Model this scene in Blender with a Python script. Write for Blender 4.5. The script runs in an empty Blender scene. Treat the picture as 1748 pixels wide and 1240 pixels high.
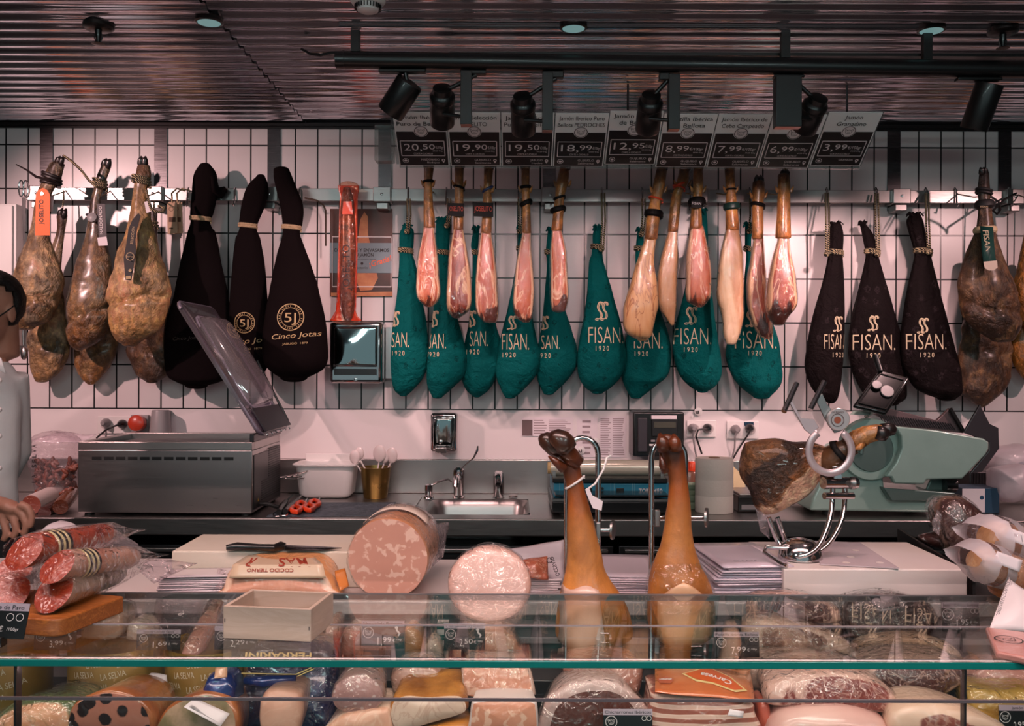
import bpy, bmesh, math, random
from mathutils import Vector as V, Matrix, noise
from mathutils.bvhtree import BVHTree
random.seed(7)
C = bpy.context.scene.collection
S = bpy.context.scene
# ------------------------------------------------------------------ camera
F = 1560.0; CZ = 1.5; ROLL = math.radians(.2)
RC, RS = math.cos(ROLL), math.sin(ROLL)
cam = bpy.data.objects.new('camera', bpy.data.cameras.new('camera')); C.objects.link(cam)
cam.data.sensor_width = 36; cam.data.lens = 36*F/1748; cam.data.clip_start = .05
cam.matrix_world = Matrix(((RC, -RS, 0, 0), (0, 0, -1, 0), (RS, RC, 0, CZ), (0, 0, 0, 1)))
S.camera = cam
def P(x, y, D):                       # a point of the place at distance D
    dx, dy = x-874, y-620
    return V(((dx*RC+dy*RS)/F*D, D, CZ-(-dx*RS+dy*RC)/F*D))
def lin(h):
    h = h.lstrip('#'); r = [int(h[i:i+2], 16)/255 for i in (0, 2, 4)]
    return tuple(((c+.055)/1.055)**2.4 if c > .04045 else c/12.92 for c in r)+(1,)
# ------------------------------------------------------------------ light
S.view_settings.view_transform = 'Standard'; S.view_settings.look = 'None'
S.view_settings.gamma = 1; S.view_settings.exposure = -.5; S.view_settings.use_curve_mapping = False
w = bpy.data.worlds.new('shop'); S.world = w; w.use_nodes = True
w.node_tree.nodes['Background'].inputs[0].default_value = (.44, .60, .64, 1)
w.node_tree.nodes['Background'].inputs[1].default_value = .78
def area(name, loc, target, sx, sy, energy, col, spread=180):
    l = bpy.data.lights.new(name, 'AREA'); l.shape = 'RECTANGLE'; l.size = sx; l.size_y = sy; l.energy = energy; l.color = col; l.spread = math.radians(spread)
    o = bpy.data.objects.new(name, l); C.objects.link(o); o.location = loc
    o.rotation_euler = (V(target)-V(loc)).to_track_quat('-Z', 'Y').to_euler()
def spot(name, loc, target, energy, angle, col, blend=.6, size=.025):
    l = bpy.data.lights.new(name, 'SPOT'); l.energy = energy; l.spot_size = math.radians(angle); l.spot_blend = blend
    l.color = col; l.shadow_soft_size = size
    o = bpy.data.objects.new(name, l); C.objects.link(o); o.location = loc
    o.rotation_euler = (V(target)-V(loc)).to_track_quat('-Z', 'Y').to_euler()
PINK = (1, .62, .60); TEAL = (.50, .82, .86); WARM = (1, .66, .61)
area('shop_ceiling_light', (-.2, 1.15, 2.5), (-.1, 1.75, .9), 3.4, .35, 31, WARM, 100)      # over the customers, onto the counter
for px_ in (-1.5, 0, 1.5):                  # unseen panels added behind the customers for glints on film and teal fill
    for py_ in (-.4, -1.7): area('shop_fill_panel', (px_, py_, 2.5), (px_*.6, 2.2, 1.0), 0.5, .12, 7.0, (.78, 1, .98))
area('case_fill_strip', (0, 1.468, 1.010), (0, 1.80, .87), 4.6, .012, 6.5, (1, .68, .62))  # fill light added under the glass to brighten the meats
# spots of the track in view, and the spots of the same kind further along the shop
for px, py, D, tgt, e, an in ((655, 192, 2.9, (-.95, 4, 1.45), 62, 66), (755, 212, 2.95, (-.45, 3.9, 1.6), 150, 70),
        (893, 224, 2.95, (-.0, 3.9, 1.62), 165, 70), (1105, 222, 2.95, (.5, 3.9, 1.62), 165, 70),
        (1370, 224, 2.95, (.95, 3.9, 1.6), 160, 70), (1662, 222, 2.9, (1.35, 4, 1.5), 140, 68)):
    spot('spot_lamp', P(px, py, D), tgt, e, an, PINK)
spot('spot_lamp', (-2.5, 2.3, 2.45), (-1.4, 4, 1.42), 185, 70, PINK)
spot('spot_lamp', (2.6, 2.5, 2.4), (1.75, 4, 1.2), 90, 66, PINK)
spot('spot_lamp', (-1.2, 2.35, 2.45), (-1.1, 3.1, .9), 30, 58, PINK)
spot('spot_lamp', (1.1, 2.0, 2.5), (1.1, 2.5, .9), 30, 62, PINK)
# ------------------------------------------------------------------ helpers
class MB:
    def __init__(s): s.v = []; s.f = []; s.m = []; s.a = []; s.b = []
    def add(s, vs, fs, mi=0, a=None, b=None):
        k = len(s.v); s.v += [V(p) for p in vs]
        s.a += list(a) if a else [0.0]*len(vs); s.b += list(b) if b else [0.0]*len(vs)
        s.f += [tuple(i+k for i in f) for f in fs]; s.m += [mi]*len(fs); return s
    def box(s, lo, hi, mi=0):
        x0, y0, z0 = lo; x1, y1, z1 = hi
        return s.add([(x0,y0,z0),(x1,y0,z0),(x1,y1,z0),(x0,y1,z0),(x0,y0,z1),(x1,y0,z1),(x1,y1,z1),(x0,y1,z1)],
            [(0,3,2,1),(4,5,6,7),(0,1,5,4),(1,2,6,5),(2,3,7,6),(3,0,4,7)], mi)
    def obox(s, O, R, U, w, h, d, mi=0):   # a box on axes R, U (its face looks along R x U), d deep behind
        O, R, U = V(O), V(R).normalized(), V(U).normalized(); N = R.cross(U)
        q = [O+R*a*w/2+U*b*h/2 for a, b in ((-1,-1),(1,-1),(1,1),(-1,1))]
        return s.add(q+[p-N*d for p in q], [(0,1,2,3),(7,6,5,4),(0,4,5,1),(1,5,6,2),(2,6,7,3),(3,7,4,0)], mi)
    def prism(s, pts, ext, mi=0, a=None):
        pts = [V(p) for p in pts]; n = len(pts); e = V(ext)
        return s.add(pts+[p+e for p in pts], [tuple(range(n)), tuple(range(2*n-1, n-1, -1))]+[(i, i+n, (i+1)%n+n, (i+1)%n) for i in range(n)], mi)
    def rings(s, R, mi=0, caps=(1, 1), a=None, b=None):
        n = len(R[0]); vs = [p for r in R for p in r]; fs = []
        A = [a[i] if a else i/max(1, len(R)-1) for i in range(len(R)) for _ in range(n)]
        B = [math.cos(2*math.pi*j/n) if b is None else b[j] for _ in R for j in range(n)]
        for i in range(len(R)-1):
            for j in range(n):
                k = (j+1) % n; fs.append((i*n+j, i*n+k, (i+1)*n+k, (i+1)*n+j))
        for on, i in ((caps[0], 0), (caps[1], len(R)-1)):
            if on:
                c = sum(R[i], V())/n; vs.append(c); A.append(A[i*n]); B.append(0); q = len(vs)-1
                fs += [(q, i*n+(j+1)%n, i*n+j) if i == 0 else (q, i*n+j, i*n+(j+1)%n) for j in range(n)]
        return s.add(vs, fs, mi, A, B)
    def tube(s, pts, r, n=10, mi=0, flat=1.0, up=None, caps=(1, 1)):
        pts = [V(p) for p in pts]; k = len(pts); rs = r if isinstance(r, (list, tuple)) else [r]*k
        R = []; u = None
        for i, p in enumerate(pts):
            t = (pts[min(i+1, k-1)]-pts[max(i-1, 0)]).normalized()
            if u is None:
                q = V(up) if up else (V((0,0,1)) if abs(t.z) < .9 else V((1,0,0)))
                u = (q-t*q.dot(t)).normalized()
            else: u = (u-t*u.dot(t)).normalized()
            w_ = t.cross(u)
            R.append([p+(w_*math.cos(2*math.pi*j/n)+u*math.sin(2*math.pi*j/n)*flat)*rs[i] for j in range(n)])
        return s.rings(R, mi, caps)
    def lathe(s, c, prof, n=24, mi=0, axis=(0,0,1), caps=(1, 1)):
        ax = V(axis).normalized(); u = ax.orthogonal().normalized(); w_ = ax.cross(u); c = V(c)
        return s.rings([[c+ax*h+(u*math.cos(2*math.pi*j/n)+w_*math.sin(2*math.pi*j/n))*r for j in range(n)] for r, h in prof], mi, caps)
    def ell(s, c, r, n=16, k=10, mi=0, lump=0, fr=20):
        c = V(c); R = []
        for i in range(1, k):
            t = math.pi*i/k; R.append([])
            for j in range(n):
                q = 2*math.pi*j/n; d = V((math.sin(t)*math.cos(q)*r[0], math.sin(t)*math.sin(q)*r[1], math.cos(t)*r[2]))
                R[-1].append(c+d*(1+lump*noise.noise((c+d)*fr)))
        return s.rings(R, mi)
    def ring2(s, O, R, U, r0, r1, n=28, mi=0, sy=1):
        O, R, U = V(O), V(R), V(U); vs = []
        for j in range(n):
            t = 2*math.pi*j/n; d = R*math.cos(t)+U*math.sin(t)*sy; vs += [O+d*r0, O+d*r1]
        return s.add(vs, [(2*j, 2*j+1, (2*j+3) % (2*n), (2*j+2) % (2*n)) for j in range(n)], mi)
    def disc(s, O, R, U, rx, ry=None, n=24, mi=0):
        O, R, U = V(O), V(R), V(U); ry = ry or rx
        return s.add([O+R*math.cos(2*math.pi*j/n)*rx+U*math.sin(2*math.pi*j/n)*ry for j in range(n)], [tuple(range(n))], mi)
    def stroke(s, pts, wd, O, R, U, mi=0, bvh=None):   # a flat drawn line, points in the plane of R, U
        O, R, U = V(O), V(R), V(U); k = len(pts); vs = []
        for i, (a, b) in enumerate(pts):
            a0, b0 = pts[max(0, i-1)]; a1, b1 = pts[min(k-1, i+1)]
            l = math.hypot(a1-a0, b1-b0) or 1; nx, ny = -(b1-b0)/l*wd/2, (a1-a0)/l*wd/2
            vs += [O+R*(a+nx)+U*(b+ny), O+R*(a-nx)+U*(b-ny)]
        if bvh: vs = [onto(bvh, p) for p in vs]
        return s.add(vs, [(2*i, 2*i+1, 2*i+3, 2*i+2) for i in range(k-1)], mi)
    def text(s, body, O, R, U, h, w=None, al='c', mi=0, bvh=None, shear=0, bold=0):
        vs, fs, bb = glyphs(body, bold); O, R, U = V(O), V(R).normalized(), V(U).normalized()
        k = h/.73; tw = (bb[1]-bb[0])*k; sx = (w/tw if w else 1)*k
        x0 = {'c': (bb[0]+bb[1])/2, 'l': bb[0], 'r': bb[1]}[al]
        pts = [O+R*((p[0]-x0)*sx+shear*p[1]*k)+U*((p[1]-.365)*k) for p in vs]
        if bvh: pts = [onto(bvh, p) for p in pts]
        return s.add(pts, fs, mi)
    def sheet(s, q, nx=10, ny=8, amp=.004, fr=14, mi=0, seed=0, sag=0):   # a crumpled sheet over four corners
        q = [V(p) for p in q]; n_ = (q[1]-q[0]).cross(q[3]-q[0]).normalized(); vs = []
        for j in range(ny+1):
            for i in range(nx+1):
                a, b = i/nx, j/ny; p = (q[0]*(1-a)+q[1]*a)*(1-b)+(q[3]*(1-a)+q[2]*a)*b
                vs.append(p+n_*(amp*noise.noise(p*fr+V((seed,)*3))*2+sag*math.sin(math.pi*a)*math.sin(math.pi*b)))
        return s.add(vs, [(j*(nx+1)+i, j*(nx+1)+i+1, (j+1)*(nx+1)+i+1, (j+1)*(nx+1)+i) for j in range(ny) for i in range(nx)], mi)
    def bvh(s): return BVHTree.FromPolygons(s.v, s.f)
    def build(s, name, mats, parent=None, ang=40, bevel=0, solid=0, sub=0, kind=None, label=None):
        me = bpy.data.meshes.new(name); o0 = parent_world(parent)
        me.from_pydata([p-o0 for p in s.v], [], s.f)
        for m in (mats if isinstance(mats, (list, tuple)) else [mats]): me.materials.append(m)
        me.polygons.foreach_set('material_index', s.m)
        for nm, vals in (('va', s.a), ('vb', s.b)):
            if any(vals): me.attributes.new(nm, 'FLOAT', 'POINT').data.foreach_set('value', vals)
        me.polygons.foreach_set('use_smooth', [True]*len(s.f)); me.validate(); me.update()
        if ang < 180: me.set_sharp_from_angle(angle=math.radians(ang))
        o = bpy.data.objects.new(name, me); C.objects.link(o); o.parent = parent
        o['origin'] = list(o0)
        if bevel:
            b = o.modifiers.new('bevel', 'BEVEL'); b.width = bevel; b.segments = 3; b.limit_method = 'ANGLE'; b.angle_limit = math.radians(40); b.use_clamp_overlap = True
        if solid:
            b = o.modifiers.new('solid', 'SOLIDIFY'); b.thickness = solid; b.offset = 0
        if sub:
            b = o.modifiers.new('sub', 'SUBSURF'); b.levels = sub; b.render_levels = sub
        if kind: o['kind'] = kind
        if label: o['label'] = label
        return o
def parent_world(p):
    o = V((0,0,0))
    while p is not None: o = o+p.location; p = p.parent
    return o
def onto(bvh, p):
    for dx in (0, .004, -.004, .01, -.01, .02, -.02):
        h = bvh.ray_cast(V((p.x+dx, p.y-1.0, p.z)), V((0,1,0)))
        if h[0]: return V((p.x+dx, h[0].y-.0022, p.z))
    return V(p)
_g = {}
def glyphs(body, bold=0):
    if (body, bold) not in _g:
        cu = bpy.data.curves.new('t', 'FONT'); cu.body = body; cu.size = 1; cu.resolution_u = 3; cu.offset = bold
        o = bpy.data.objects.new('t', cu); C.objects.link(o); bpy.context.view_layer.update()
        me = bpy.data.meshes.new_from_object(o.evaluated_get(bpy.context.evaluated_depsgraph_get()))
        vs = [(v.co.x, v.co.y) for v in me.vertices]; fs = [tuple(p.vertices) for p in me.polygons]
        bpy.data.objects.remove(o); bpy.data.curves.remove(cu); bpy.data.meshes.remove(me)
        xs = [p[0] for p in vs]; _g[(body, bold)] = (vs, fs, (min(xs), max(xs)))
    return _g[(body, bold)]
def thing(name, label, cat, loc=(0,0,0), group=None):
    o = bpy.data.objects.new(name, None); C.objects.link(o); o.location = loc; o.empty_display_size = .05
    o['label'] = label; o['category'] = cat
    if group: o['group'] = group
    return o
def tag(o, label, cat, group=None, kind=None):
    o['label'] = label; o['category'] = cat
    if group: o['group'] = group
    if kind: o['kind'] = kind
    return o
def struct(m, name, mats, **k): return m.build(name, mats, None, kind='structure', **k)
def cr(rows, k):                      # Catmull-Rom through rows of numbers
    out = []; n = len(rows)
    for i in range(n-1):
        p0, p1, p2, p3 = rows[max(0, i-1)], rows[i], rows[i+1], rows[min(n-1, i+2)]
        for s_ in range(k):
            t = s_/k
            out.append([.5*(2*b+(c-a)*t+(2*a-5*b+4*c-d)*t*t+(3*b-a-3*c+d)*t**3) for a, b, c, d in zip(p0, p1, p2, p3)])
    return out+[list(rows[-1])]
def body(rows, D, thick=.7, n=32, k=4, lump=.0, fr=9, seed=0, pleat=None, maxd=9, mi=0, m=None, sq=1.0, crease=None):
    """an upright solid: rows of (y, x left, x right[, depth shift]) give its sides at distance D; thick is its depth over its width"""
    m = m or MB(); rows = [tuple(r)+(0,)*(4-len(r)) for r in rows]; R = []
    y0, y1 = rows[0][0], rows[-1][0]; rr = cr(rows, k); sc = D/F
    def ring(y, xl, xr, dd, f=1.0):
        c = P((xl+xr)/2, y, D); c.y += dd; rx = max((xr-xl)/2*sc*f, .0008); ry = min(rx*thick, maxd*f); o = []
        for j in range(n):
            t = 2*math.pi*j/n; ct, st = math.cos(t), math.sin(t)
            if sq != 1: ct, st = math.copysign(abs(ct)**sq, ct), math.copysign(abs(st)**sq, st)
            d = V((ct*rx, st*ry, 0)); q = c+d
            g = 1+lump*noise.noise(q*fr+V((seed, seed*.7, 0)))+lump*.5*noise.noise(q*fr*2.3+V((seed, 0, seed)))+lump*.4*(.4-abs(noise.noise(q*fr*4.1+V((0, seed, seed)))))
            if pleat:
                fade = math.exp(-abs(y-pleat[0])/pleat[3]); g += pleat[2]*fade*math.cos(pleat[1]*t+3*noise.noise(V((y*.01, seed, 0))))
            if crease and st < .3:
                yc = crease[0]+crease[1]*ct+16*noise.noise(V((ct*1.7, seed, 0))); g -= (.55+.9*noise.noise(V((ct*2.1, seed, 4))))* crease[2]*math.exp(-((y-yc)/crease[3])**2)*max(0, .3-st)
            o.append(c+d*g)
        return o
    a = []
    e = (rr[0][2]-rr[0][1])*.25
    for h_, f_ in ((1, .15), (.92, .42), (.7, .72), (.38, .93)): R.append(ring(rr[0][0]-e*h_, rr[0][1], rr[0][2], rr[0][3], f_)); a.append(0)
    for r in rr: R.append(ring(*r)); a.append((r[0]-y0)/(y1-y0))
    e = (rr[-1][2]-rr[-1][1])*.16
    for h_, f_ in ((.38, .93), (.7, .72), (.92, .42), (1, .15)): R.append(ring(rr[-1][0]+e*h_, rr[-1][1], rr[-1][2], rr[-1][3], f_)); a.append(1)
    m.rings(R[::-1], mi, (1, 1), a[::-1]); return m
def loop(y, xl, xr, D, thick, rpx, tilt=0, turns=1, n=26, wob=.0):   # points of a rope or band round a neck
    sc = D/F; c = P((xl+xr)/2, y, D); rx = (xr-xl)/2*sc; pts = []
    for i in range(int(n*turns)+1):
        t = 2*math.pi*i/n; pts.append(c+V((math.cos(t)*rx, math.sin(t)*rx*thick, -tilt*sc*math.cos(t)+rpx*1.6*sc*i/n)))
    return pts
def slab(pts, D, depth, bulge=.012, m=None, mi=0, back=.85, lean=0.0, lump=.03, dz=0.0, smooth=4, fr=25, seed=0):
    """a cut piece: its outline in the plane at D, rounded front, body running back to D+depth; va runs 0 at the middle, 1 at the rim, 2 at the back"""
    m = m or MB(); pl = cr([tuple(p) for p in pts]+[tuple(pts[0])], smooth)[:-1]
    q = [P(x, y, D) for x, y in pl]; c = sum(q, V())/len(q); zb = min(p.z for p in q); R = []; A = []
    def lay(f, yy, up=0, bk=0):
        o = []
        for p in q:
            d = (p-c)*f; g = 1+lump*noise.noise(p*fr+V((seed, yy*8, 0)))
            r = c+d*g; r.y += yy+(r.z-zb)*lean; r.z += up; o.append(r)
        return o
    for f in (.08, .25, .42, .6, .75, .86): R.append(lay(f, -bulge*(1-f*f))); A.append(f)
    R.append(lay(.95, bulge*.25)); A.append(.95)
    R.append(lay(1, bulge*1.1)); A.append(1.05)
    for t in (.25, .5, .8, .95): R.append(lay(1+(back-1)*t, bulge*1.1+(depth-bulge)*t, dz*t)); A.append(1+t)
    R.append(lay(back*.8, depth, dz)); A.append(2); R.append(lay(back*.3, depth*1.01, dz)); A.append(2)
    m.rings(R, mi, (1, 1), A); return m
def rr_pts(x0, y0, x1, y1, r, k=3):
    out = []
    for cx, cy, a in ((x1-r, y0+r, -90), (x1-r, y1-r, 0), (x0+r, y1-r, 90), (x0+r, y0+r, 180)):
        for i in range(k+1):
            t = math.radians(a+90*i/k); out.append((cx+r*math.cos(t), cy+r*math.sin(t)))
    return out
# ------------------------------------------------------------------ materials
def newmat(name):
    m = bpy.data.materials.new(name); m.use_nodes = True; nt = m.node_tree
    return m, nt, nt.nodes['Principled BSDF']
def N(nt, t, **kw):
    n = nt.nodes.new(t)
    for k, v in kw.items():
        if k.startswith('i_'): n.inputs[k[2:].replace('_', ' ')].default_value = v
        else: setattr(n, k, v)
    return n
def coords(nt, scale=(1,1,1), rnd=True):
    tc = N(nt, 'ShaderNodeTexCoord'); mp = N(nt, 'ShaderNodeMapping'); mp.inputs['Scale'].default_value = scale
    nt.links.new(tc.outputs['Object'], mp.inputs['Vector'])
    if rnd:
        oi = N(nt, 'ShaderNodeObjectInfo'); mu = N(nt, 'ShaderNodeMath', operation='MULTIPLY'); mu.inputs[1].default_value = 37
        nt.links.new(oi.outputs['Random'], mu.inputs[0]); nt.links.new(mu.outputs[0], mp.inputs['Location'])
    return mp.outputs[0]
def noise_n(nt, vec, scale, detail=4, rough=.55, dist=0):
    n = N(nt, 'ShaderNodeTexNoise'); n.inputs['Scale'].default_value = scale; n.inputs['Detail'].default_value = detail
    n.inputs['Roughness'].default_value = rough; n.inputs['Distortion'].default_value = dist; nt.links.new(vec, n.inputs['Vector']); return n.outputs['Fac']
def ramp(nt, fac, stops, inter='LINEAR'):
    r = N(nt, 'ShaderNodeValToRGB'); r.color_ramp.interpolation = inter; el = r.color_ramp.elements
    while len(el) > 1: el.remove(el[0])
    el[0].position = stops[0][0]; el[0].color = lin(stops[0][1]) if isinstance(stops[0][1], str) else (stops[0][1],)*3+(1,)
    for p, c in stops[1:]:
        e = el.new(p); e.color = lin(c) if isinstance(c, str) else (c,)*3+(1,)
    nt.links.new(fac, r.inputs[0]); return r.outputs[0]
def mixc(nt, fac, a, b, mode='MIX'):
    x = N(nt, 'ShaderNodeMix', data_type='RGBA', blend_type=mode)
    for i, s in ((0, fac), (6, a), (7, b)):
        if isinstance(s, (int, float)): x.inputs[i].default_value = s
        elif isinstance(s, str): x.inputs[i].default_value = lin(s)
        else: nt.links.new(s, x.inputs[i])
    return x.outputs[2]
def bump(nt, p, h, strength=.3, dist=.01):
    b = N(nt, 'ShaderNodeBump'); b.inputs['Strength'].default_value = strength; b.inputs['Distance'].default_value = dist
    nt.links.new(h, b.inputs['Height']); nt.links.new(b.outputs[0], p.inputs['Normal'])
def attr(nt, nm): return N(nt, 'ShaderNodeAttribute', attribute_name=nm).outputs['Fac']
def math_(nt, op, a, b=0.0):
    x = N(nt, 'ShaderNodeMath', operation=op)
    for i, s in ((0, a), (1, b)):
        if isinstance(s, (int, float)): x.inputs[i].default_value = s
        else: nt.links.new(s, x.inputs[i])
    return x.outputs[0]
def mat(name, col, rough=.5, metal=0.0, coat=0.0, spec=.5, emit=None, es=0, bmp=None, var=None, alpha=None):
    m, nt, p = newmat(name); p.inputs['Base Color'].default_value = lin(col); p.inputs['Roughness'].default_value = rough
    p.inputs['Metallic'].default_value = metal; p.inputs['Coat Weight'].default_value = coat; p.inputs['Coat Roughness'].default_value = .08; p.inputs['Specular IOR Level'].default_value = spec
    if emit: p.inputs['Emission Color'].default_value = lin(emit); p.inputs['Emission Strength'].default_value = es
    if bmp or var:
        v = coords(nt)
        if bmp: bump(nt, p, noise_n(nt, v, bmp[0], 5), bmp[1], .01)
        if var: nt.links.new(ramp(nt, noise_n(nt, v, var[1], 5), [(.35, col), (.65, var[0])]), p.inputs['Base Color'])
    return m
def vmat(name, stops, mott=('#3a2010', .6, 9), amp=.12, rough=.45, coat=.25, bmp=.6, fine=45, stretch=(1,1,.7), pale=None, ov=.55):
    """colour that runs along a piece (foot to rump), mottled, with crevice shade painted in"""
    m, nt, p = newmat(name); v = coords(nt, stretch); f = attr(nt, 'va')
    n1 = noise_n(nt, v, mott[2], 6, .6, .8); n2 = noise_n(nt, v, fine, 5, .65)
    ff = math_(nt, 'ADD', f, math_(nt, 'MULTIPLY', math_(nt, 'SUBTRACT', n1, .5), amp*2))
    c = ramp(nt, ff, stops)
    c = mixc(nt, math_(nt, 'MULTIPLY', ramp(nt, n1, [(.42, 0.0), (.62, 1.0)]), mott[1]), c, mott[0])
    if pale: c = mixc(nt, math_(nt, 'MULTIPLY', ramp(nt, noise_n(nt, v, pale[2], 4, .6, 1.2), [(.5, 0.0), (.68, 1.0)]), pale[1]), c, pale[0])
    c = mixc(nt, ov, c, ramp(nt, n2, [(.32, '#3a1c10'), (.5, '#808080'), (.68, '#f0e0c8')]), 'OVERLAY')  # fine overlay paints crevice shade and paler ridges into the colour
    nt.links.new(c, p.inputs['Base Color']); p.inputs['Roughness'].default_value = rough; p.inputs['Coat Weight'].default_value = coat; p.inputs['Coat Roughness'].default_value = .25
    h = math_(nt, 'ADD', n1, math_(nt, 'MULTIPLY', n2, .4)); bump(nt, p, h, min(1, bmp*1.7), .035); return m
def meat(name, lean, lean2, fat, rim=.72, rind=None, streak=.5, scale=18, coat=.8, edge='va', rough=.35, stretch=(1,1,1), crinkle=.25, blobs=None, tip=None):
    """lean and fat: fat round the rim (attribute) and in streaks; a wet or wrapped gloss"""
    m, nt, p = newmat(name); v = coords(nt, stretch); f = attr(nt, edge)
    if edge == 'vb': f = math_(nt, 'ABSOLUTE', f)
    n1 = noise_n(nt, v, scale*.6, 4, .55, 1.0); n2 = noise_n(nt, v, scale*3, 5, .6)
    c = ramp(nt, n2, [(.3, lean), (.7, lean2)])
    wv = noise_n(nt, v, scale, 3, .5, 2.5)
    c = mixc(nt, math_(nt, 'MULTIPLY', ramp(nt, wv, [(.47, 0.0), (.5, 1.0), (.53, 0.0)]), streak), c, fat)
    if blobs: c = mixc(nt, ramp(nt, n1, [(blobs-.03, 0.0), (blobs+.03, 1.0)]), c, fat)
    ff = math_(nt, 'ADD', f, math_(nt, 'MULTIPLY', math_(nt, 'SUBTRACT', n1, .5), .7))
    c = mixc(nt, ramp(nt, ff, [(rim-.03, 0.0), (rim+.03, 1.0)]), c, fat)
    if rind: c = mixc(nt, ramp(nt, ff, [(rind[0]-.05, 0.0), (rind[0]+.05, 1.0)]), c, mixc(nt, n2, rind[1], rind[2]))
    if tip:                               # dark dried crust towards the cut end and in hollows
        g = math_(nt, 'ADD', attr(nt, 'va'), math_(nt, 'MULTIPLY', math_(nt, 'SUBTRACT', noise_n(nt, v, 13, 4, .6, 1.2), .5), 1.6))
        c = mixc(nt, ramp(nt, g, [(tip[1]-.04, 0.0), (tip[1]+.04, 1.0)]), c, tip[0])
    nt.links.new(c, p.inputs['Base Color']); p.inputs['Roughness'].default_value = rough
    p.inputs['Coat Weight'].default_value = coat; p.inputs['Coat Roughness'].default_value = .13
    cr_ = noise_n(nt, v, 30, 2, .5, 1.2); b = N(nt, 'ShaderNodeBump'); b.inputs['Strength'].default_value = min(1, crinkle*2); b.inputs['Distance'].default_value = .02
    nt.links.new(cr_, b.inputs['Height']); nt.links.new(b.outputs[0], p.inputs['Coat Normal'])
    bump(nt, p, n1, .25, .01); return m
def spotty(name, base, base2, spot_c, scale, thr, rough=.35, coat=.5, scale2=6, crinkle=.2, blotch=False):   # mortadella, olives: spots in an even ground
    m, nt, p = newmat(name); v = coords(nt)
    vo = N(nt, 'ShaderNodeTexVoronoi'); vo.inputs['Scale'].default_value = scale; nt.links.new(v, vo.inputs['Vector'])
    n1 = noise_n(nt, v, scale2, 4); n2 = noise_n(nt, v, scale*1.3, 3)
    d = math_(nt, 'ADD', vo.outputs['Distance'], math_(nt, 'MULTIPLY', n2, .35))
    if blotch: d = math_(nt, 'SUBTRACT', 1.0, noise_n(nt, v, scale, 2.5, .45, .4))
    c = mixc(nt, ramp(nt, d, [(thr-.03, 1.0), (thr+.03, 0.0)]), ramp(nt, n1, [(.35, base), (.65, base2)]), spot_c)
    nt.links.new(c, p.inputs['Base Color']); p.inputs['Roughness'].default_value = rough; p.inputs['Coat Weight'].default_value = coat; p.inputs['Coat Roughness'].default_value = .07
    b = N(nt, 'ShaderNodeBump'); b.inputs['Strength'].default_value = min(1, crinkle*2); b.inputs['Distance'].default_value = .02
    nt.links.new(noise_n(nt, v, 30, 2, .5, 1.2), b.inputs['Height']); nt.links.new(b.outputs[0], p.inputs['Coat Normal']); return m
def clear(name, tint='#ffffff', amount=.12, rough=.05, crinkle=0.0, gl='#ffffff', scale=32, ior=1.45, milk=0.0):
    """thin clear film or sheet: see-through, Fresnel mirror, a share of milky plastic"""
    m, nt, p = newmat(name); out = nt.nodes['Material Output']; nt.nodes.remove(p)
    tr = N(nt, 'ShaderNodeBsdfTransparent'); tr.inputs[0].default_value = lin(tint)
    g = N(nt, 'ShaderNodeBsdfGlossy'); g.inputs['Color'].default_value = lin(gl); g.inputs['Roughness'].default_value = rough
    fr = N(nt, 'ShaderNodeFresnel'); ge = N(nt, 'ShaderNodeNewGeometry'); mr = N(nt, 'ShaderNodeMapRange')      # same mirror from both sides of a thin sheet
    mr.inputs['To Min'].default_value = ior; mr.inputs['To Max'].default_value = 1/ior
    nt.links.new(ge.outputs['Backfacing'], mr.inputs['Value']); nt.links.new(mr.outputs[0], fr.inputs['IOR'])
    mx = N(nt, 'ShaderNodeMixShader'); f = math_(nt, 'ADD', fr.outputs[0], amount)
    nt.links.new(f, mx.inputs[0]); nt.links.new(tr.outputs[0], mx.inputs[1]); nt.links.new(g.outputs[0], mx.inputs[2])
    if crinkle:
        b = N(nt, 'ShaderNodeBump'); b.inputs['Strength'].default_value = crinkle; b.inputs['Distance'].default_value = .02
        nt.links.new(noise_n(nt, coords(nt), scale, 2, .5, 1.2), b.inputs['Height']); nt.links.new(b.outputs[0], g.inputs['Normal']); nt.links.new(b.outputs[0], fr.inputs['Normal'])
    last = mx.outputs[0]
    if milk:
        d = N(nt, 'ShaderNodeBsdfPrincipled'); d.inputs['Base Color'].default_value = lin('#e9dfe4'); d.inputs['Roughness'].default_value = .3
        m2 = N(nt, 'ShaderNodeMixShader'); m2.inputs[0].default_value = milk; nt.links.new(last, m2.inputs[1]); nt.links.new(d.outputs[0], m2.inputs[2]); last = m2.outputs[0]
    nt.links.new(last, out.inputs[0]); return m
def brushed(name, col, rough=.32, stretch=(2,60,60)):
    m, nt, p = newmat(name); p.inputs['Metallic'].default_value = 1; v = coords(nt, stretch); n = noise_n(nt, v, 6, 4)
    nt.links.new(ramp(nt, n, [(.3, col), (.7, col)]), p.inputs['Base Color'])
    r = N(nt, 'ShaderNodeMapRange'); r.inputs['To Min'].default_value = rough-.08; r.inputs['To Max'].default_value = rough+.12
    nt.links.new(n, r.inputs['Value']); nt.links.new(r.outputs[0], p.inputs['Roughness']); bump(nt, p, n, .06, .002); return m
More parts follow.
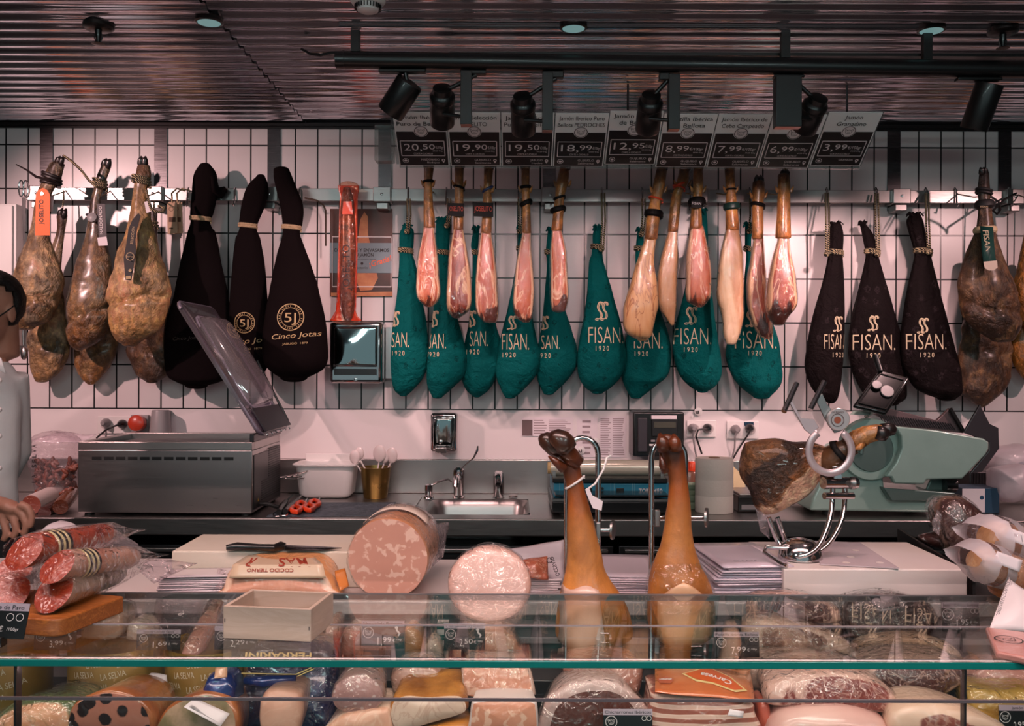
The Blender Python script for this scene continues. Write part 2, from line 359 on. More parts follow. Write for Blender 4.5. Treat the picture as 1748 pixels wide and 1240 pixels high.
def tile_mat():
    m, nt, p = newmat('wall_tiles'); tc = N(nt, 'ShaderNodeTexCoord'); sp = N(nt, 'ShaderNodeSeparateXYZ'); cb = N(nt, 'ShaderNodeCombineXYZ')
    nt.links.new(tc.outputs['Object'], sp.inputs[0])
    nt.links.new(math_(nt, 'ADD', sp.outputs['X'], 2.1205+.09744*40), cb.inputs['X']); nt.links.new(math_(nt, 'ADD', sp.outputs['Z'], .1923*20-1.295), cb.inputs['Y'])
    b = N(nt, 'ShaderNodeTexBrick', offset=0.0, squash=1.0)
    b.inputs['Scale'].default_value = 1; b.inputs['Brick Width'].default_value = .09744; b.inputs['Row Height'].default_value = .1923
    b.inputs['Mortar Size'].default_value = .0034; b.inputs['Mortar Smooth'].default_value = .08; b.inputs['Bias'].default_value = 0
    b.inputs['Color1'].default_value = lin('#dcd2d2'); b.inputs['Color2'].default_value = lin('#d5caca'); b.inputs['Mortar'].default_value = lin('#0b0c0e')
    nt.links.new(cb.outputs[0], b.inputs['Vector']); nt.links.new(b.outputs['Color'], p.inputs['Base Color'])
    p.inputs['Roughness'].default_value = .3; bump(nt, p, math_(nt, 'SUBTRACT', 1.0, b.outputs['Fac']), .5, .004); return m
def wood(name, a, b, scale=1, rough=.45, ax=(14,14,3)):
    m, nt, p = newmat(name); v = coords(nt, ax); n = noise_n(nt, v, 5*scale, 6, .6, 1.5)
    nt.links.new(ramp(nt, n, [(.3, a), (.5, b), (.62, a), (.75, b)]), p.inputs['Base Color']); p.inputs['Roughness'].default_value = rough; bump(nt, p, n, .08, .004); return m
TILE = tile_mat()
WHITE = mat('white_panel', '#e4dada', .35); PLAST = mat('white_plastic', '#e6e0de', .35); PAPER = mat('paper', '#e2d6da', .7)
STEEL = brushed('brushed_steel', '#a9a4a2'); STEELV = brushed('brushed_steel_upright', '#a9a4a2', .3, (60,60,2)); DSTEEL = brushed('dark_steel', '#4c4a4c', .35)
CHROME = mat('chrome', '#c9c6c6', .12, 1); CEILM = mat('corrugated_metal', '#dedee6', .12, .9); BLACKM = mat('black_metal', '#0d0c0d', .4, .0, .2)
BLACKP = mat('black_plastic', '#141314', .3, 0, .2); RUBBER = mat('rubber', '#0b0b0c', .6); GREYP = mat('grey_plastic', '#8d8788', .4); DARKP = mat('dark_grey_plastic', '#39353a', .35)
DARKIN = mat('dark_interior', '#0c0e10', .5); ORANGEP = mat('orange_plastic', '#d8431c', .35, 0, .3); TRIM = mat('dark_trim', '#2a2526', .35, .6); LITBASE = mat('lit_copper_base', '#8a5044', .35, .4)
GLASS = clear('counter_glass', '#f4fbf9', .012, .0, ior=1.5); GLASSEDGE = mat('glass_edge', '#118078', .08, 0, .6); ACRYL = clear('lid_acrylic', '#b9b2bc', .06, .04, milk=.12)
CLEARP = clear('clear_plastic_board', '#dfe6e4', .03, .05, milk=.05)
FILM = clear('cling_film', '#ffffff', .06, .12, 1.0, ior=1.3); BAGFILM = clear('plastic_bag_film', '#fbf6f8', .06, .12, .9, ior=1.25, milk=.08); MILKY = clear('milky_bag_film', '#faf2f6', .03, .15, .8, ior=1.2, milk=.5)
def cloth(name, a, b, mk):
    m, nt, p = newmat(name); v = coords(nt); n = noise_n(nt, v, 9, 5, .6, .6); c = ramp(nt, n, [(.35, a), (.65, b)])
    vo = N(nt, 'ShaderNodeTexVoronoi'); vo.inputs['Scale'].default_value = 21; vo.inputs['Randomness'].default_value = .75; nt.links.new(coords(nt, (1, .3, .75)), vo.inputs['Vector'])
    wob = noise_n(nt, v, 130, 2); d = math_(nt, 'ADD', vo.outputs['Distance'], math_(nt, 'MULTIPLY', math_(nt, 'SUBTRACT', wob, .5), .5))
    c = mixc(nt, ramp(nt, d, [(.10, 0.0), (.13, 1.0), (.19, 1.0), (.22, 0.0)]), c, mk)      # the small mark printed all over
    nt.links.new(c, p.inputs['Base Color']); p.inputs['Roughness'].default_value = .78; p.inputs['Specular IOR Level'].default_value = .1
    bump(nt, p, math_(nt, 'ADD', n, math_(nt, 'MULTIPLY', noise_n(nt, v, 26, 4, .6, 1.0), .5)), .7, .03); return m
GREENB = cloth('green_cotton', '#004e4e', '#005857', '#003a3a'); BROWND = cloth('brown_printed_cotton', '#110b0c', '#150e0f', '#2a2224'); BROWNB = mat('brown_cotton', '#120c0d', .9, 0, 0, .05, bmp=(14, .5))
CREAM = mat('cream_print', '#cdbb9c', .7); GOLDP = mat('gold_print', '#b09468', .5); DARKPR = mat('dark_print', '#1c181a', .6); WHITEPR = mat('white_print', '#e8dedd', .6); GREENPR = mat('dark_green_print', '#07403f', .7)
ROPE = mat('tan_rope', '#b59a78', .8, bmp=(160, .8)); ROPEDK = mat('black_white_cord', '#1a1614', .7, bmp=(160, .8)); HOOF = mat('hoof', '#1c1312', .35, 0, .3, bmp=(30, .3))
def cord_mat(name, a, b, sc):
    m, nt, p = newmat(name); v = coords(nt); wv = N(nt, 'ShaderNodeTexWave', wave_type='BANDS', bands_direction='DIAGONAL'); wv.inputs['Scale'].default_value = sc
    nt.links.new(v, wv.inputs['Vector']); nt.links.new(ramp(nt, wv.outputs['Fac'], [(.0, a), (.72, a), (.8, b), (1, b)]), p.inputs['Base Color']); p.inputs['Roughness'].default_value = .8
    bump(nt, p, wv.outputs['Fac'], .5, .004); return m
CORD = cord_mat('black_cream_cord', '#15110f', '#c9b48c', 70)
HAM1 = vmat('cured_rind_brown', [(0, '#3a2818'), (.15, '#7a583a'), (.35, '#9a7650'), (.6, '#cfae84'), (.8, '#c49c6c'), (1, '#94704a')], ('#3e2616', .85, 9), pale=('#e0c8a4', .5, 13))
HAM2 = vmat('cured_rind_dark', [(0, '#1c100c'), (.2, '#3c2618'), (.45, '#7a5636'), (.7, '#a07a50'), (.85, '#8a6036'), (1, '#b87a2c')], ('#2a150c', .8, 9), coat=.7, rough=.35, pale=('#d0ae80', .5, 12))
HAM3 = vmat('cured_rind_tan', [(0, '#2a1a12'), (.12, '#a8804e'), (.35, '#c49a62'), (.6, '#dcb884'), (.85, '#d0a468'), (1, '#a47c4c')], ('#74492a', .75, 6), coat=.35, pale=('#ecd4ae', .4, 11))
HAM4 = vmat('cured_rind_grey_brown', [(0, '#241510'), (.2, '#54361f'), (.5, '#7a5a40'), (.75, '#6a4a32'), (1, '#4c3220')], ('#2c1a10', .7, 10), pale=('#a8845c', .6, 14))
HAM5 = vmat('cured_rind_amber', [(0, '#8a4a1a'), (.5, '#c8832e'), (1, '#b8701c')], ('#7a4214', .5, 7), coat=.6)
LEG = vmat('cured_foot_skin', [(0, '#5a3418'), (.25, '#c08444'), (.7, '#d89a54'), (1, '#b8743c')], ('#6a3c1c', .5, 16), amp=.2, coat=.7, rough=.35, bmp=.35)
MEATA = meat('sliced_ham_red', '#a84a2c', '#c46c46', '#e6be9c', .72, None, .9, 11, edge='vb', stretch=(1,1,.25), crinkle=.5, tip=('#5c2a1c', 1.02))
MEATB = meat('sliced_ham_dark', '#742818', '#a44c30', '#deb48e', .62, None, .9, 10, edge='vb', stretch=(1,1,.25), crinkle=.5, tip=('#3c1a12', .86))
MEATC = meat('ham_fat_cover', '#bc8458', '#d0a074', '#dcbc96', .9, None, .3, 9, edge='vb', stretch=(1,1,.2), blobs=.55)
STREAK = meat('fat_with_lean_streaks', '#c4905f', '#d2a678', '#7a3018', 1.6, None, .75, 13, edge='vb', stretch=(1.3,1,.22))
# ------------------------------------------------------------------ setting
WY = 4.0; ZT = 1.295; ZC = 2.55; WZ = .93
X0, X1 = -3.4, 3.4
m = MB().box((X0, WY, ZT-.01), (X1, WY+.1, ZC+.1)); struct(m, 'wall_back', TILE)
m = MB().box((X0, WY-.002, 0), (X1, WY+.1, ZT-.002)); struct(m, 'trim_1', WHITE)
m = MB().box((X0, -3.5, -.1), (X1, WY+.1, 0)); struct(m, 'floor', mat('floor_tiles', '#6a6362', .4))
m = MB().box((X0-.1, -3.5, 0), (X0, WY+.1, ZC+.1)); struct(m, 'wall_left', mat('side_wall', '#6e6567', .6))
m = MB().box((X1, -3.5, 0), (X1+.1, WY+.1, ZC+.1)); struct(m, 'wall_right', mat('side_wall', '#6e6567', .6))
def corrugated(x0, x1, y0, y1, z, ph, per=.076, amp=.0075):
    m = MB(); n = int((y1-y0)/per*16); vs = []
    for i in range(n+1):
        y = y0+(y1-y0)*i/n; s_ = math.sin(2*math.pi*y/per+ph); zz = z+amp*math.copysign(abs(s_)**.9, s_)
        for k in range(25):
            x = x0+(x1-x0)*k/24
            vs.append((x, y, zz+.0005*noise.noise(V((x*1.3, i//16*3.1, ph)))))
    return m.add(vs, [(25*i+k, 25*i+25+k, 25*i+26+k, 25*i+1+k) for i in range(n) for k in range(24)])
mc = corrugated(X0, -.905, -3.5, WY, ZC-.004, 0); k = corrugated(-.912, X1, -3.5, WY, ZC+.003, .35)
mc.add(k.v, k.f); mc.box((X0, -3.5, ZC+.03), (X1, WY, ZC+.05)); struct(mc, 'ceiling', CEILM, ang=180)
m = MB().box((X0, WY-.03, ZC-.022), (X1, WY, ZC-.008)).box((X0, WY-.014, ZC-.03), (X1, WY, ZC-.022)); struct(m, 'trim_2', TRIM)
# ------------------------------------------------------------------ ceiling fittings
for i, (px, py, lb) in enumerate(((357, 36, 'round recessed downlight in the corrugated ceiling near the left seam'), (979, 46, 'round recessed downlight in the ceiling above the price signs'), (1590, 50, 'round recessed downlight in the ceiling beside the right sprinkler'))):
    D = 1560*(ZC-CZ-.006)/(620-py); c = P(px, py, D); t = thing('downlight', lb, 'lamp', c, 'ceiling downlights')
    MB().lathe(c, [(.041, .01), (.043, -.004), (.036, -.007), (.034, -.003)], 32).build('trim_ring', BLACKM, t)
    MB().lathe(c, [(.035, -.003), (.034, -.0065)], 32).build('lens', mat('downlight_lens', '#9fc4c4', .3, emit='#8fc0c0', es=.55), t)
def sprinkler(px, py, lb):
    D = 1560*(ZC-CZ-.01)/(620-py); c = P(px, py, D); t = thing('fire_sprinkler', lb, 'sprinkler', c, 'ceiling sprinklers')
    MB().lathe(c, [(.045, .006), (.046, -.006), (.036, -.013), (.012, -.014)], 28).build('escutcheon', BLACKM, t)
    MB().lathe(c, [(.011, -.012), (.009, -.03), (.006, -.045), (.006, -.052)], 14).build('sprinkler_body', BLACKM, t)
    m = MB().lathe(c, [(.004, -.052), (.018, -.054), (.02, -.056), (.004, -.058)], 18)
    for s_ in (-1, 1): m.tube([c+V((s_*.008, 0, -.02)), c+V((s_*.012, 0, -.035)), c+V((s_*.006, 0, -.053))], .002, 6)
    m.build('deflector', BLACKM, t)
sprinkler(168, 44, 'black pendant fire sprinkler in the ceiling at the left'); sprinkler(1712, 52, 'black pendant fire sprinkler in the ceiling at the far right')
c = P(628, -2, 1560*(ZC-CZ-.01)/622); t = thing('smoke_detector', 'white round smoke detector on the ceiling at the top edge', 'smoke detector', c)
MB().lathe(c, [(.05, .006), (.05, -.008), (.044, -.016), (.036, -.018)], 36).build('base', PLAST, t)
m = MB().lathe(c, [(.034, -.018), (.03, -.034), (.022, -.038), (.004, -.039)], 36); m.build('sensor_cover', PLAST, t)
m = MB()
for i in range(26):
    a = 2*math.pi*i/26; d = V((math.cos(a), math.sin(a), 0)); m.obox(c+d*.0345+V((0,0,-.025)), d.cross(V((0,0,1))), (0,0,1), .003, .012, .004)
m.build('vent_slots', BLACKP, t)
# ------------------------------------------------------------------ lighting track and its spotlights
TD = 2.88; a = P(577, 102, TD); b = P(1900, 121, TD)
t = thing('lighting_track', 'long black tubular lighting track hung under the corrugated ceiling', 'lighting track', a)
MB().tube([a, b], .027, 20).build('rail', BLACKM, t, 50)
MB().tube([a-V((.006,0,0)), a+V((.02,0,0))], .0285, 20).build('end_cap', BLACKP, t)
MB().text('RADIANT', a+V((.05,-.0275,-.003)), (1,0,0), (0,0,1), .007).build('lettering', WHITEPR, t) if False else None
for px, py in ((607, 92), (1340, 100), (1582, 103)):
    c = P(px, py, TD); MB().box((c.x-.014, c.y-.01, c.z-.01), (c.x+.014, c.y+.01, ZC-.004)).build('mounting_bracket', BLACKM, t)
MB().tube([P(515, 84, TD+.05), P(530, 92, TD+.03), P(548, 94, TD), P(565, 90, TD), P(580, 90, TD)], .005, 8).build('cable', BLACKP, t)
MB().box((a.x+.35, TD+.02, a.z+.024), (b.x, TD+.05, a.z+.034)).build('cable_tray', BLACKM, t)
def can(px0, py0, px1, py1, D0, D1, rpx, lb, steps, plate=None, box=None, arm=None):
    p0, p1 = P(px0, py0, D0), P(px1, py1, D1); r = rpx/F*D0; ax = p1-p0; L = ax.length
    t = thing('spotlight', lb, 'spotlight', p0, 'track spotlights')
    MB().lathe(p0, [(r*f, L*h) for f, h in steps], 32, 0, ax).build('lamp_head', BLACKM, t, 35)
    MB().lathe(p0+ax*.985, [(r*.8, 0), (r*.78, .002)], 28, 0, ax).build('lens', mat('spot_lens', '#c8b8b0', .2, emit='#ffd8cc', es=1.0), t)
    if plate:
        x0, y0, x1, y1 = plate; q0, q1 = P(x0, y0, TD), P(x1, y1, TD); MB().box((q0.x, TD-.014, q1.z), (q1.x, TD+.014, q0.z)).build('track_adapter', BLACKM, t, bevel=.003)
        MB().tube([V(((q0.x+q1.x)/2+.01, TD, q1.z)), p0+ax*.12], .007, 10).build('stem', BLACKM, t)
    if box:
        x0, y0, x1, y1, dp = box; q0, q1 = P(x0, y0, TD-.018), P(x1, y1, TD-.018); MB().box((q0.x, TD-.018, q1.z), (q1.x, TD-.018+dp, q0.z)).build('driver_box', BLACKM, t, bevel=.0015)
        MB().box((q0.x+.001, TD-.017, q1.z-.0012), (q1.x-.001, TD-.019+dp, q1.z)).build('driver_base', LITBASE, t)  # reddish reflected light under the box, put into this base's colour
    if arm: MB().tube([P(*arm[0]), P(*arm[1])], .006, 10).build('arm', BLACKM, t)
CY = [(.3, 0), (.97, .004), (1, .03), (1, .97), (.96, 1)]
HD = [(.5, 0), (.74, .01), (.78, .14), (.96, .19), (1, .22), (1, .34), (.95, .36), (.95, .5), (.985, .53), (.985, .97), (.95, 1)]
can(700, 140, 666, 193, 2.88, 2.92, 24, 'plain black cylinder spotlight tilted left at the near end of the track', CY, (647, 119, 727, 125))
can(755, 150, 755, 212, 2.88, 2.98, 22, 'black spotlight head over the second price sign, left of a slim driver box', HD, (786, 121, 830, 128), (786, 121, 805, 212, .036), ((757, 195, 2.9), (795, 200, 2.88)))
can(892, 163, 894, 225, 2.88, 2.98, 22, 'black spotlight head over the third price sign', HD, (926, 123, 962, 134), (926, 123, 944, 222, .036), ((895, 205, 2.9), (935, 208, 2.88)))
can(1112, 161, 1105, 222, 2.88, 2.98, 22, 'black spotlight head over the fifth price sign, its box on the right', HD, (1125, 126, 1142, 138), (1142, 126, 1161, 220, .036), ((1108, 203, 2.9), (1150, 206, 2.88)))
can(1398, 166, 1372, 222, 2.88, 2.97, 22, 'black spotlight head tilted beside the widest driver box', HD, (1320, 129, 1372, 134), (1325, 129, 1369, 216, .036), ((1385, 205, 2.9), (1365, 200, 2.88)))
can(1690, 142, 1662, 221, 2.88, 2.93, 23, 'plain black cylinder spotlight tilted left at the right end of the track', CY, (1632, 133, 1708, 139))
# ------------------------------------------------------------------ price signs over the hams
US = V((0, 3.2-3.41, 2.376-2.237)); SL = US.length; US.normalize(); SR = V((1,0,0)); SN = SR.cross(US)
def pig(m, O, R, U, r, mi, bvh=None):    # a round badge with a pig's head
    m.ring2(O, R, U, r*.9, r, 26, mi); m.ring2(O-U*r*.08, R, U, r*.42, r*.48, 20, mi, .85); m.ring2(O-U*r*.22, R, U, r*.17, r*.22, 16, mi, .7)
    for s_ in (-1, 1):
        m.stroke([(s_*r*.28, r*.25), (s_*r*.62, r*.5), (s_*r*.5, r*.05)], r*.07, O, R, U, mi); m.disc(O+R*s_*r*.18+U*r*.1, R, U, r*.05, None, 8, mi)
        m.disc(O+R*s_*r*.07-U*r*.22, R, U, r*.035, None, 8, mi)
SIGNS = [('Jamón Ibérico', 'Puro de Bellota', '20', '50', 'MALDONADO', 'Badajoz', '205,00'), ('Jamón Selección', 'JOSELITO', '19', '90', 'GUIJUELO', 'Salamanca', '199,00'),
    ('Jamón Ibérico', 'Puro de Bellota', '19', '50', 'JABUGO', 'Huelva', '195,00'), ('Jamón Iberico Puro', 'Bellota PEDROCHES', '18', '99', 'GUIJUELO', 'Salamanca', '189,90'),
    ('Jamón Ibérico', 'de Bellota', '12', '95', 'GUIJUELO', 'Salamanca', '129,50'), ('Paletilla Ibérica', 'de Bellota', '8', '99', 'GUIJUELO', 'Salamanca', '89,90'),
    ('Jamón Ibérico de', 'Cebo Campeado', '7', '99', 'GUIJUELO', 'Salamanca', '79,90'), ('', '', '6', '99', 'GUIJUELO', 'Salamanca', '69,90'), ('Jamón', 'Granadino', '3', '99', 'GRANADA', '', '39,90')]
SIGNW = mat('sign_white_sheet', '#f4f2f0', .4, 0, .1); SIGNB = mat('sign_black_sheet', '#1c1718', .3, 0, .25)
xw = (1.292+.424)/9
for i, (t1, t2, p1, p2, c1, c2, kg) in enumerate(SIGNS):
    O = V((-.424+xw*(i+.5), 3.305, 2.3065))+SN*(.0008*i)+US*(.012 if i in (4, 8) else 0); wd = xw-.004
    t = thing('price_sign', 'black and white hanging price sign reading %s,%s €/100gr' % (p1, p2), 'sign', O-SN*.006, 'price signs above the hams')
    MB().obox(O, SR, US, wd, SL, .004).build('sign_sheet', SIGNW, t)
    e = O+SN*.0012
    MB().obox(e-US*.042, SR, US, wd-.008, SL-.09, .0008).build('price_panel', SIGNB, t)
    e = e+SN*.0008; m = MB()
    if t1: m.text(t1, e+US*.107, SR, US, .019, min(wd*.86, len(t1)*.0125)); m.text(t2, e+US*.077, SR, US, .019, min(wd*.9, len(t2)*.0115))
    m.build('title_lettering', DARKPR, t) if t1 else None
    m = MB(); m.disc(e+US*.042, SR, US, .026, .026, 28)
    f = e-US*.04; W2, H2 = wd/2-.014, .036
    for s_ in (-1, 1): m.obox(f+US*s_*H2, SR, US, W2*2, .003, .0003); m.obox(f+SR*s_*W2, SR, US, .003, H2*2, .0003)
    pw = .028*len(p1)
    m.text(p1+',', f+SR*(-W2+.012)+US*.007, SR, US, .034, pw+.008, 'l'); m.text(p2, f+SR*(-W2+.024+pw)+US*.009, SR, US, .026, .044, 'l'); m.text('€/100gr', f+SR*(-W2+.071+pw)+US*.006, SR, US, .014, min(.05, 2*W2-.075-pw), 'l')
    m.text('CORTE A CUCHILLO', f-US*.025, SR, US, .0085, .07); m.text(kg+' €/kg', f+SR*(W2-.008)-US*.012, SR, US, .006, .036, 'r')
    m.text(c1, e+SR*(wd/2-.036)-US*.094, SR, US, .010, len(c1)*.0075, 'r')
    if c2: m.text(c2, e+SR*(wd/2-.036)-US*.109, SR, US, .009, len(c2)*.0065, 'r')
    m.ring2(e+SR*(wd/2-.021)-US*.097, SR, US, .003, .0065, 14); m.add([e+SR*(wd/2-.027)-US*.1, e+SR*(wd/2-.015)-US*.1, e+SR*(wd/2-.021)-US*.112], [(0, 1, 2)])
    m.ring2(e+SR*(-wd/2+.026)-US*.1, SR, US, .0095, .0115, 20); m.disc(e+SR*(-wd/2+.026)-US*.1, SR, US, .006, .005, 14)
    m.build('price_lettering', WHITEPR, t)
    m = MB(); pig(m, e+US*.042+SN*.0005, SR, US, .024, 0); m.build('pig_badge', DARKPR, t)
m = MB().obox(V((.434, 3.305, 2.3065))-SN*.0075, SR, US, 9*xw+.02, SL+.004, .003); o0 = thing('sign_holder', 'clear acrylic channel that carries the row of price signs', 'sign holder', (.434, 3.315, 2.3))
m.build('acrylic_panel', CLEARP, o0)
m = MB().box((-.43-.07, 3.3, 2.23), (-.432, 3.36, 2.36)); m.build('end_plate', CLEARP, o0, bevel=.004)
for x in (-.40, .43, 1.25): MB().tube([(x, 3.42, 2.3), (x, 3.42, ZC-.004)], .004, 8).build('hanger_rod', DSTEEL, o0); 
MB().box((-.424, 3.424, 2.232), (1.3, 3.432, 2.25)).build('lower_rail', CLEARP, o0)
# ------------------------------------------------------------------ rail on the wall
RY = 3.93; RZ = P(874, 334, RY).z
t = thing('ham_rail', 'steel ham rail along the tiled wall with strips up to the ceiling', 'rail', (0, RY, RZ))
MB().box((P(46, 334, RY).x, RY-.006, RZ-.027), (X1-.02, RY+.006, RZ+.027)).build('rail_bar', STEEL, t, bevel=.002)
for px in (80, 275, 468, 657, 938, 1187, 1525, 1714):
    x = P(px, 300, WY).x; MB().box((x-.028, WY-.007, RZ-.05), (x+.028, WY-.001, ZC-.022)).build('wall_strip', brushed('strip_steel', '#6a6668', .22, (2,2,60)), t)
    MB().box((x-.038, RY-.022, RZ-.032), (x+.038, WY-.005, RZ+.032)).box((x-.025, RY-.012, RZ-.062), (x+.025, WY-.006, RZ-.034)).build('bracket', STEEL, t, bevel=.003)
    MB().lathe((x, RY-.022, RZ), [(.006, 0), (.006, .003), (.003, .004)], 12, 0, (0, -1, 0)).build('screw', CHROME, t)
hookpx = [90, 175, 240, 322, 352, 402, 512, 697, 735, 762, 786, 832, 885, 897, 940, 1027, 1096, 1125, 1160, 1193, 1203, 1248, 1280, 1296, 1336, 1411, 1495, 1580, 1630, 1680, 1722]
for px in hookpx[3:]:
    c = P(px, 334, RY); MB().tube([c+V((0, .012, -.03)), c+V((0, .014, .02)), c+V((0, 0, .034)), c+V((0, -.014, .02)), c+V((0, -.016, -.03)), c+V((0, -.026, -.05)), c+V((0, -.04, -.045))], .0035, 7).build('hook', CHROME, t)
# ------------------------------------------------------------------ things hanging on the wall
def hoof(t, px, py, D, dx, dy, s=1.0, D2=None):
    """two toes of a trotter, pointing by (dx, dy) in the photo's plane"""
    k = D/F
    for q in (-1, 1):
        o = P(px+q*3.4*s*(abs(dy)+.3), py+q*3*s*dx*.4, D-.012*q*dx); m = MB()
        pts = [o, o+V((dx*8*s*k, -.004, -dy*8*s*k)), o+V((dx*17*s*k, -.006, -dy*17*s*k)), o+V((dx*25*s*k, 0, -dy*25*s*k))]
        m.tube(pts, [.009*s, .0135*s, .0115*s, .003*s], 12, 0, 1.25); m.build('hoof', HOOF, t)
def rope_tie(t, y, xl, xr, D, thick, rpx, mt, tilt=0, turns=2, name='tie', seg=7):
    MB().tube(loop(y, xl-1, xr+1, D, thick, rpx, tilt, turns), rpx/F*D, seg).build(name, mt, t)
def hang_loop(t, px, y, D, mt=None):       # a string from the foot back over the rail bar
    a_ = P(px, y, D); b_ = V((P(px, y, D).x, RY-.0055, RZ+.012)); c_ = V((b_.x, RY, RZ+.028))
    MB().tube([a_, a_.lerp(b_, .4)+V((0,0,-.006)), b_, c_, V((b_.x, RY+.008, RZ+.015))], .0028, 7).build('hanging_string', mt or ROPE, t)
HAMG = 'whole cured hams hanging at the left'
def whole_ham(lb, rows, D, mt, thick=.62, hf=None, group=None, crease=None, lump=.085, seed=1, deep=.07):
    t = thing('cured_ham', lb, 'ham', P((rows[-1][1]+rows[-1][2])/2, rows[-1][0], D), group)
    m = body(rows, D, thick, 56, 9, lump*1.25, 9, seed, maxd=deep, crease=crease); m.build('ham_body', mt, t, 180)
    if hf: hoof(t, *hf)
    r = min(rows, key=lambda q: abs(q[0]-336)); hang_loop(t, (r[1]+r[2])/2, max(336, rows[0][0]+4), D+.01, CORD)
    return t
tA = whole_ham('whole brown ham with orange tag, leftmost of the front row', [(282,84,110),(292,80,107),(305,76,103),(322,66,92),(340,60,86),(380,55,84),(405,47,84),(430,38,92),(460,28,103),(485,22,105),(510,20,102),(530,18,95),(548,18,82),(558,22,60)], 3.72, HAM1, .6, (99, 283, 3.72, .35, -.75, .85), HAMG, (515, -8, .32, 7), seed=2)
tB = whole_ham('whole dark glistening ham with black cord and grey tag', [(285,172,190),(300,166,184),(330,158,174),(350,153,172),(380,150,175),(400,147,178),(430,138,185),(460,128,192),(490,120,196),(520,114,194),(550,113,188),(575,115,178),(590,121,158),(597,128,142)], 3.79, HAM2, .6, (180, 288, 3.79, .25, -.8, .85), HAMG, (540, -16, .30, 6), seed=9)
tC = whole_ham('whole tan ham with a long black label, nearest the steel machine lid', [(285,234,256),(300,231,258),(318,229,252),(340,225,252),(370,222,258),(400,214,265),(430,203,275),(460,193,284),(490,186,289),(515,184,290),(540,186,284),(565,190,268),(580,196,245),(588,208,235)], 3.70, HAM3, .6, (244, 286, 3.7, .05, -.9, .85), HAMG, (512, -14, .34, 6), seed=14)
tA2 = whole_ham('brown ham hanging behind the orange-tagged ham, low on the wall', [(368,97,115),(400,96,110),(440,80,105),(480,68,104),(540,64,112),(570,48,117),(600,50,118),(630,53,105),(650,60,82)], 3.9, HAM1, .55, (105, 374, 3.9, .25, -.9, .8), HAMG, (590, -9, .3, 8), 0.090, 21, .05)
tB2 = whole_ham('dark ham showing only its rump below the glistening ham', [(380,152,176),(440,145,186),(520,125,192),(580,128,202),(620,128,190),(645,138,172),(655,148,162)], 3.925, HAM2, .55, None, HAMG, (600, -20, .3, 8), 0.075, 27, .05)
tC2 = whole_ham('brown ham showing only its rump below the tan ham', [(360,255,268),(400,254,268),(450,250,272),(520,235,285),(580,218,288),(615,222,288),(640,232,284),(651,248,270)], 3.9, HAM4, .55, None, HAMG, (600, 12, .3, 8), 0.105, 33, .05)
D = 3.72
MB().tube([P(28, 281, D-.03), P(45, 290, D-.04), P(62, 302, D-.045), P(85, 308, D-.05), P(100, 314, D-.02)], [.004, .006, .009, .009, .007], 9, 0, .6).tube(loop(308, 74, 103, D, .8, 3, 6, 2), .007, 8).tube(loop(316, 72, 101, D, .8, 3, 3, 1), .008, 8).build('leather_strap', mat('dark_leather', '#1c1212', .5), tA)
c = P(72, 356, D-.085); m = MB()
R_ = V((1, 0, .03)); pl = [P(x, y, D-.085) for x, y in ((60,402),(85,402),(85,332),(81,325),(73,321),(65,325),(61,332))]
m.prism(pl, (0, .003, 0)); og = m.build('hang_tag', mat('orange_card', '#e0621e', .6), tA, label='orange brand tag')
m = MB().text('JOSELITO', P(70, 362, D-.0865), V((0,0,1)), V((-1,0,0)), .017, .098); m.build('lettering', DARKPR, og)
MB().lathe(P(72, 331, D-.087), [(.006, 0), (.006, .002)], 14, 0, (0,-1,0)).build('eyelet', CHROME, og)
MB().prism([P(x, y, D-.06) for x, y in ((84,335),(92,335),(90,361),(83,361))], (0,.002,0)).build('paper_tag', PAPER, tA)
# loose rope from ham A's foot to ham B, clasp at B
MB().tube([P(108, 266, 3.71), P(122, 275, 3.7), P(138, 290, 3.69), P(152, 308, 3.69), P(163, 318, 3.69), P(172, 322, 3.76)], .0055, 8).tube(loop(322, 160, 182, 3.79, .9, 3.2, 4, 3), .0055, 8).build('cord', CORD, tB)
m = MB(); m.prism([P(x, y, 3.74) for x, y in ((165,348),(179,348),(183,418),(170,420))], (0,.002,0)); og = m.build('hang_tag', mat('grey_card', '#4a4346', .6), tB)
MB().text('MALDONADO', P(172, 376, 3.738), (-.05,0,1), (-1,0,-.05), .013, .115).build('lettering', WHITEPR, og)
MB().prism([P(x, y, 3.738) for x, y in ((166,406),(182,404),(184,419),(168,420))], (0,.001,0)).build('sticker', PAPER, og)
m = MB().lathe(P(158, 372, 3.74), [(.005,-.012),(.018,-.01),(.02,.008),(.008,.014)], 16, 0, (0,-1,.2)); m.build('clasp', GREYP, tB)
MB().tube(loop(372, 149, 177, 3.79, .9, 3, 2, 1), .005, 8).build('clasp_band', DARKP, tB)
MB().tube(loop(316, 227, 256, 3.7, .85, 3, 4, 3), .0055, 8).tube([P(250, 325, 3.68), P(254, 345, 3.66), P(258, 358, 3.65), P(268, 362, 3.65), P(278, 362, 3.66), P(281, 355, 3.67), P(270, 352, 3.68)], .0055, 8).build('cord', CORD, tC); MB().tube(loop(388, 251, 269, 3.9, .8, 3, 2, 2), .005, 8).build('cord', CORD, tC2)
pl = [P(x, y, D_) for x, y, D_ in ((214,478,3.6),(224,479,3.6),(232,430,3.61),(231,410,3.62),(234,390,3.63),(240,368,3.65),(236,364,3.65),(226,375,3.64),(219,392,3.63),(215,420,3.61),(211,440,3.6))]
m = MB().prism(pl, (0,.002,0)); og = m.build('long_label', DARKPR, tC, label='long black paper label')
m = MB(); cc = P(222, 438, 3.595); m.ring2(cc, V((1,0,0)), V((0,0,1)), .014, .0165, 24); m.disc(P(222, 462, 3.595), V((1,0,0)), V((0,0,1)), .006); m.obox(P(219, 474, 3.595), (1,0,.1), (0,0,1), .02, .012, .001)
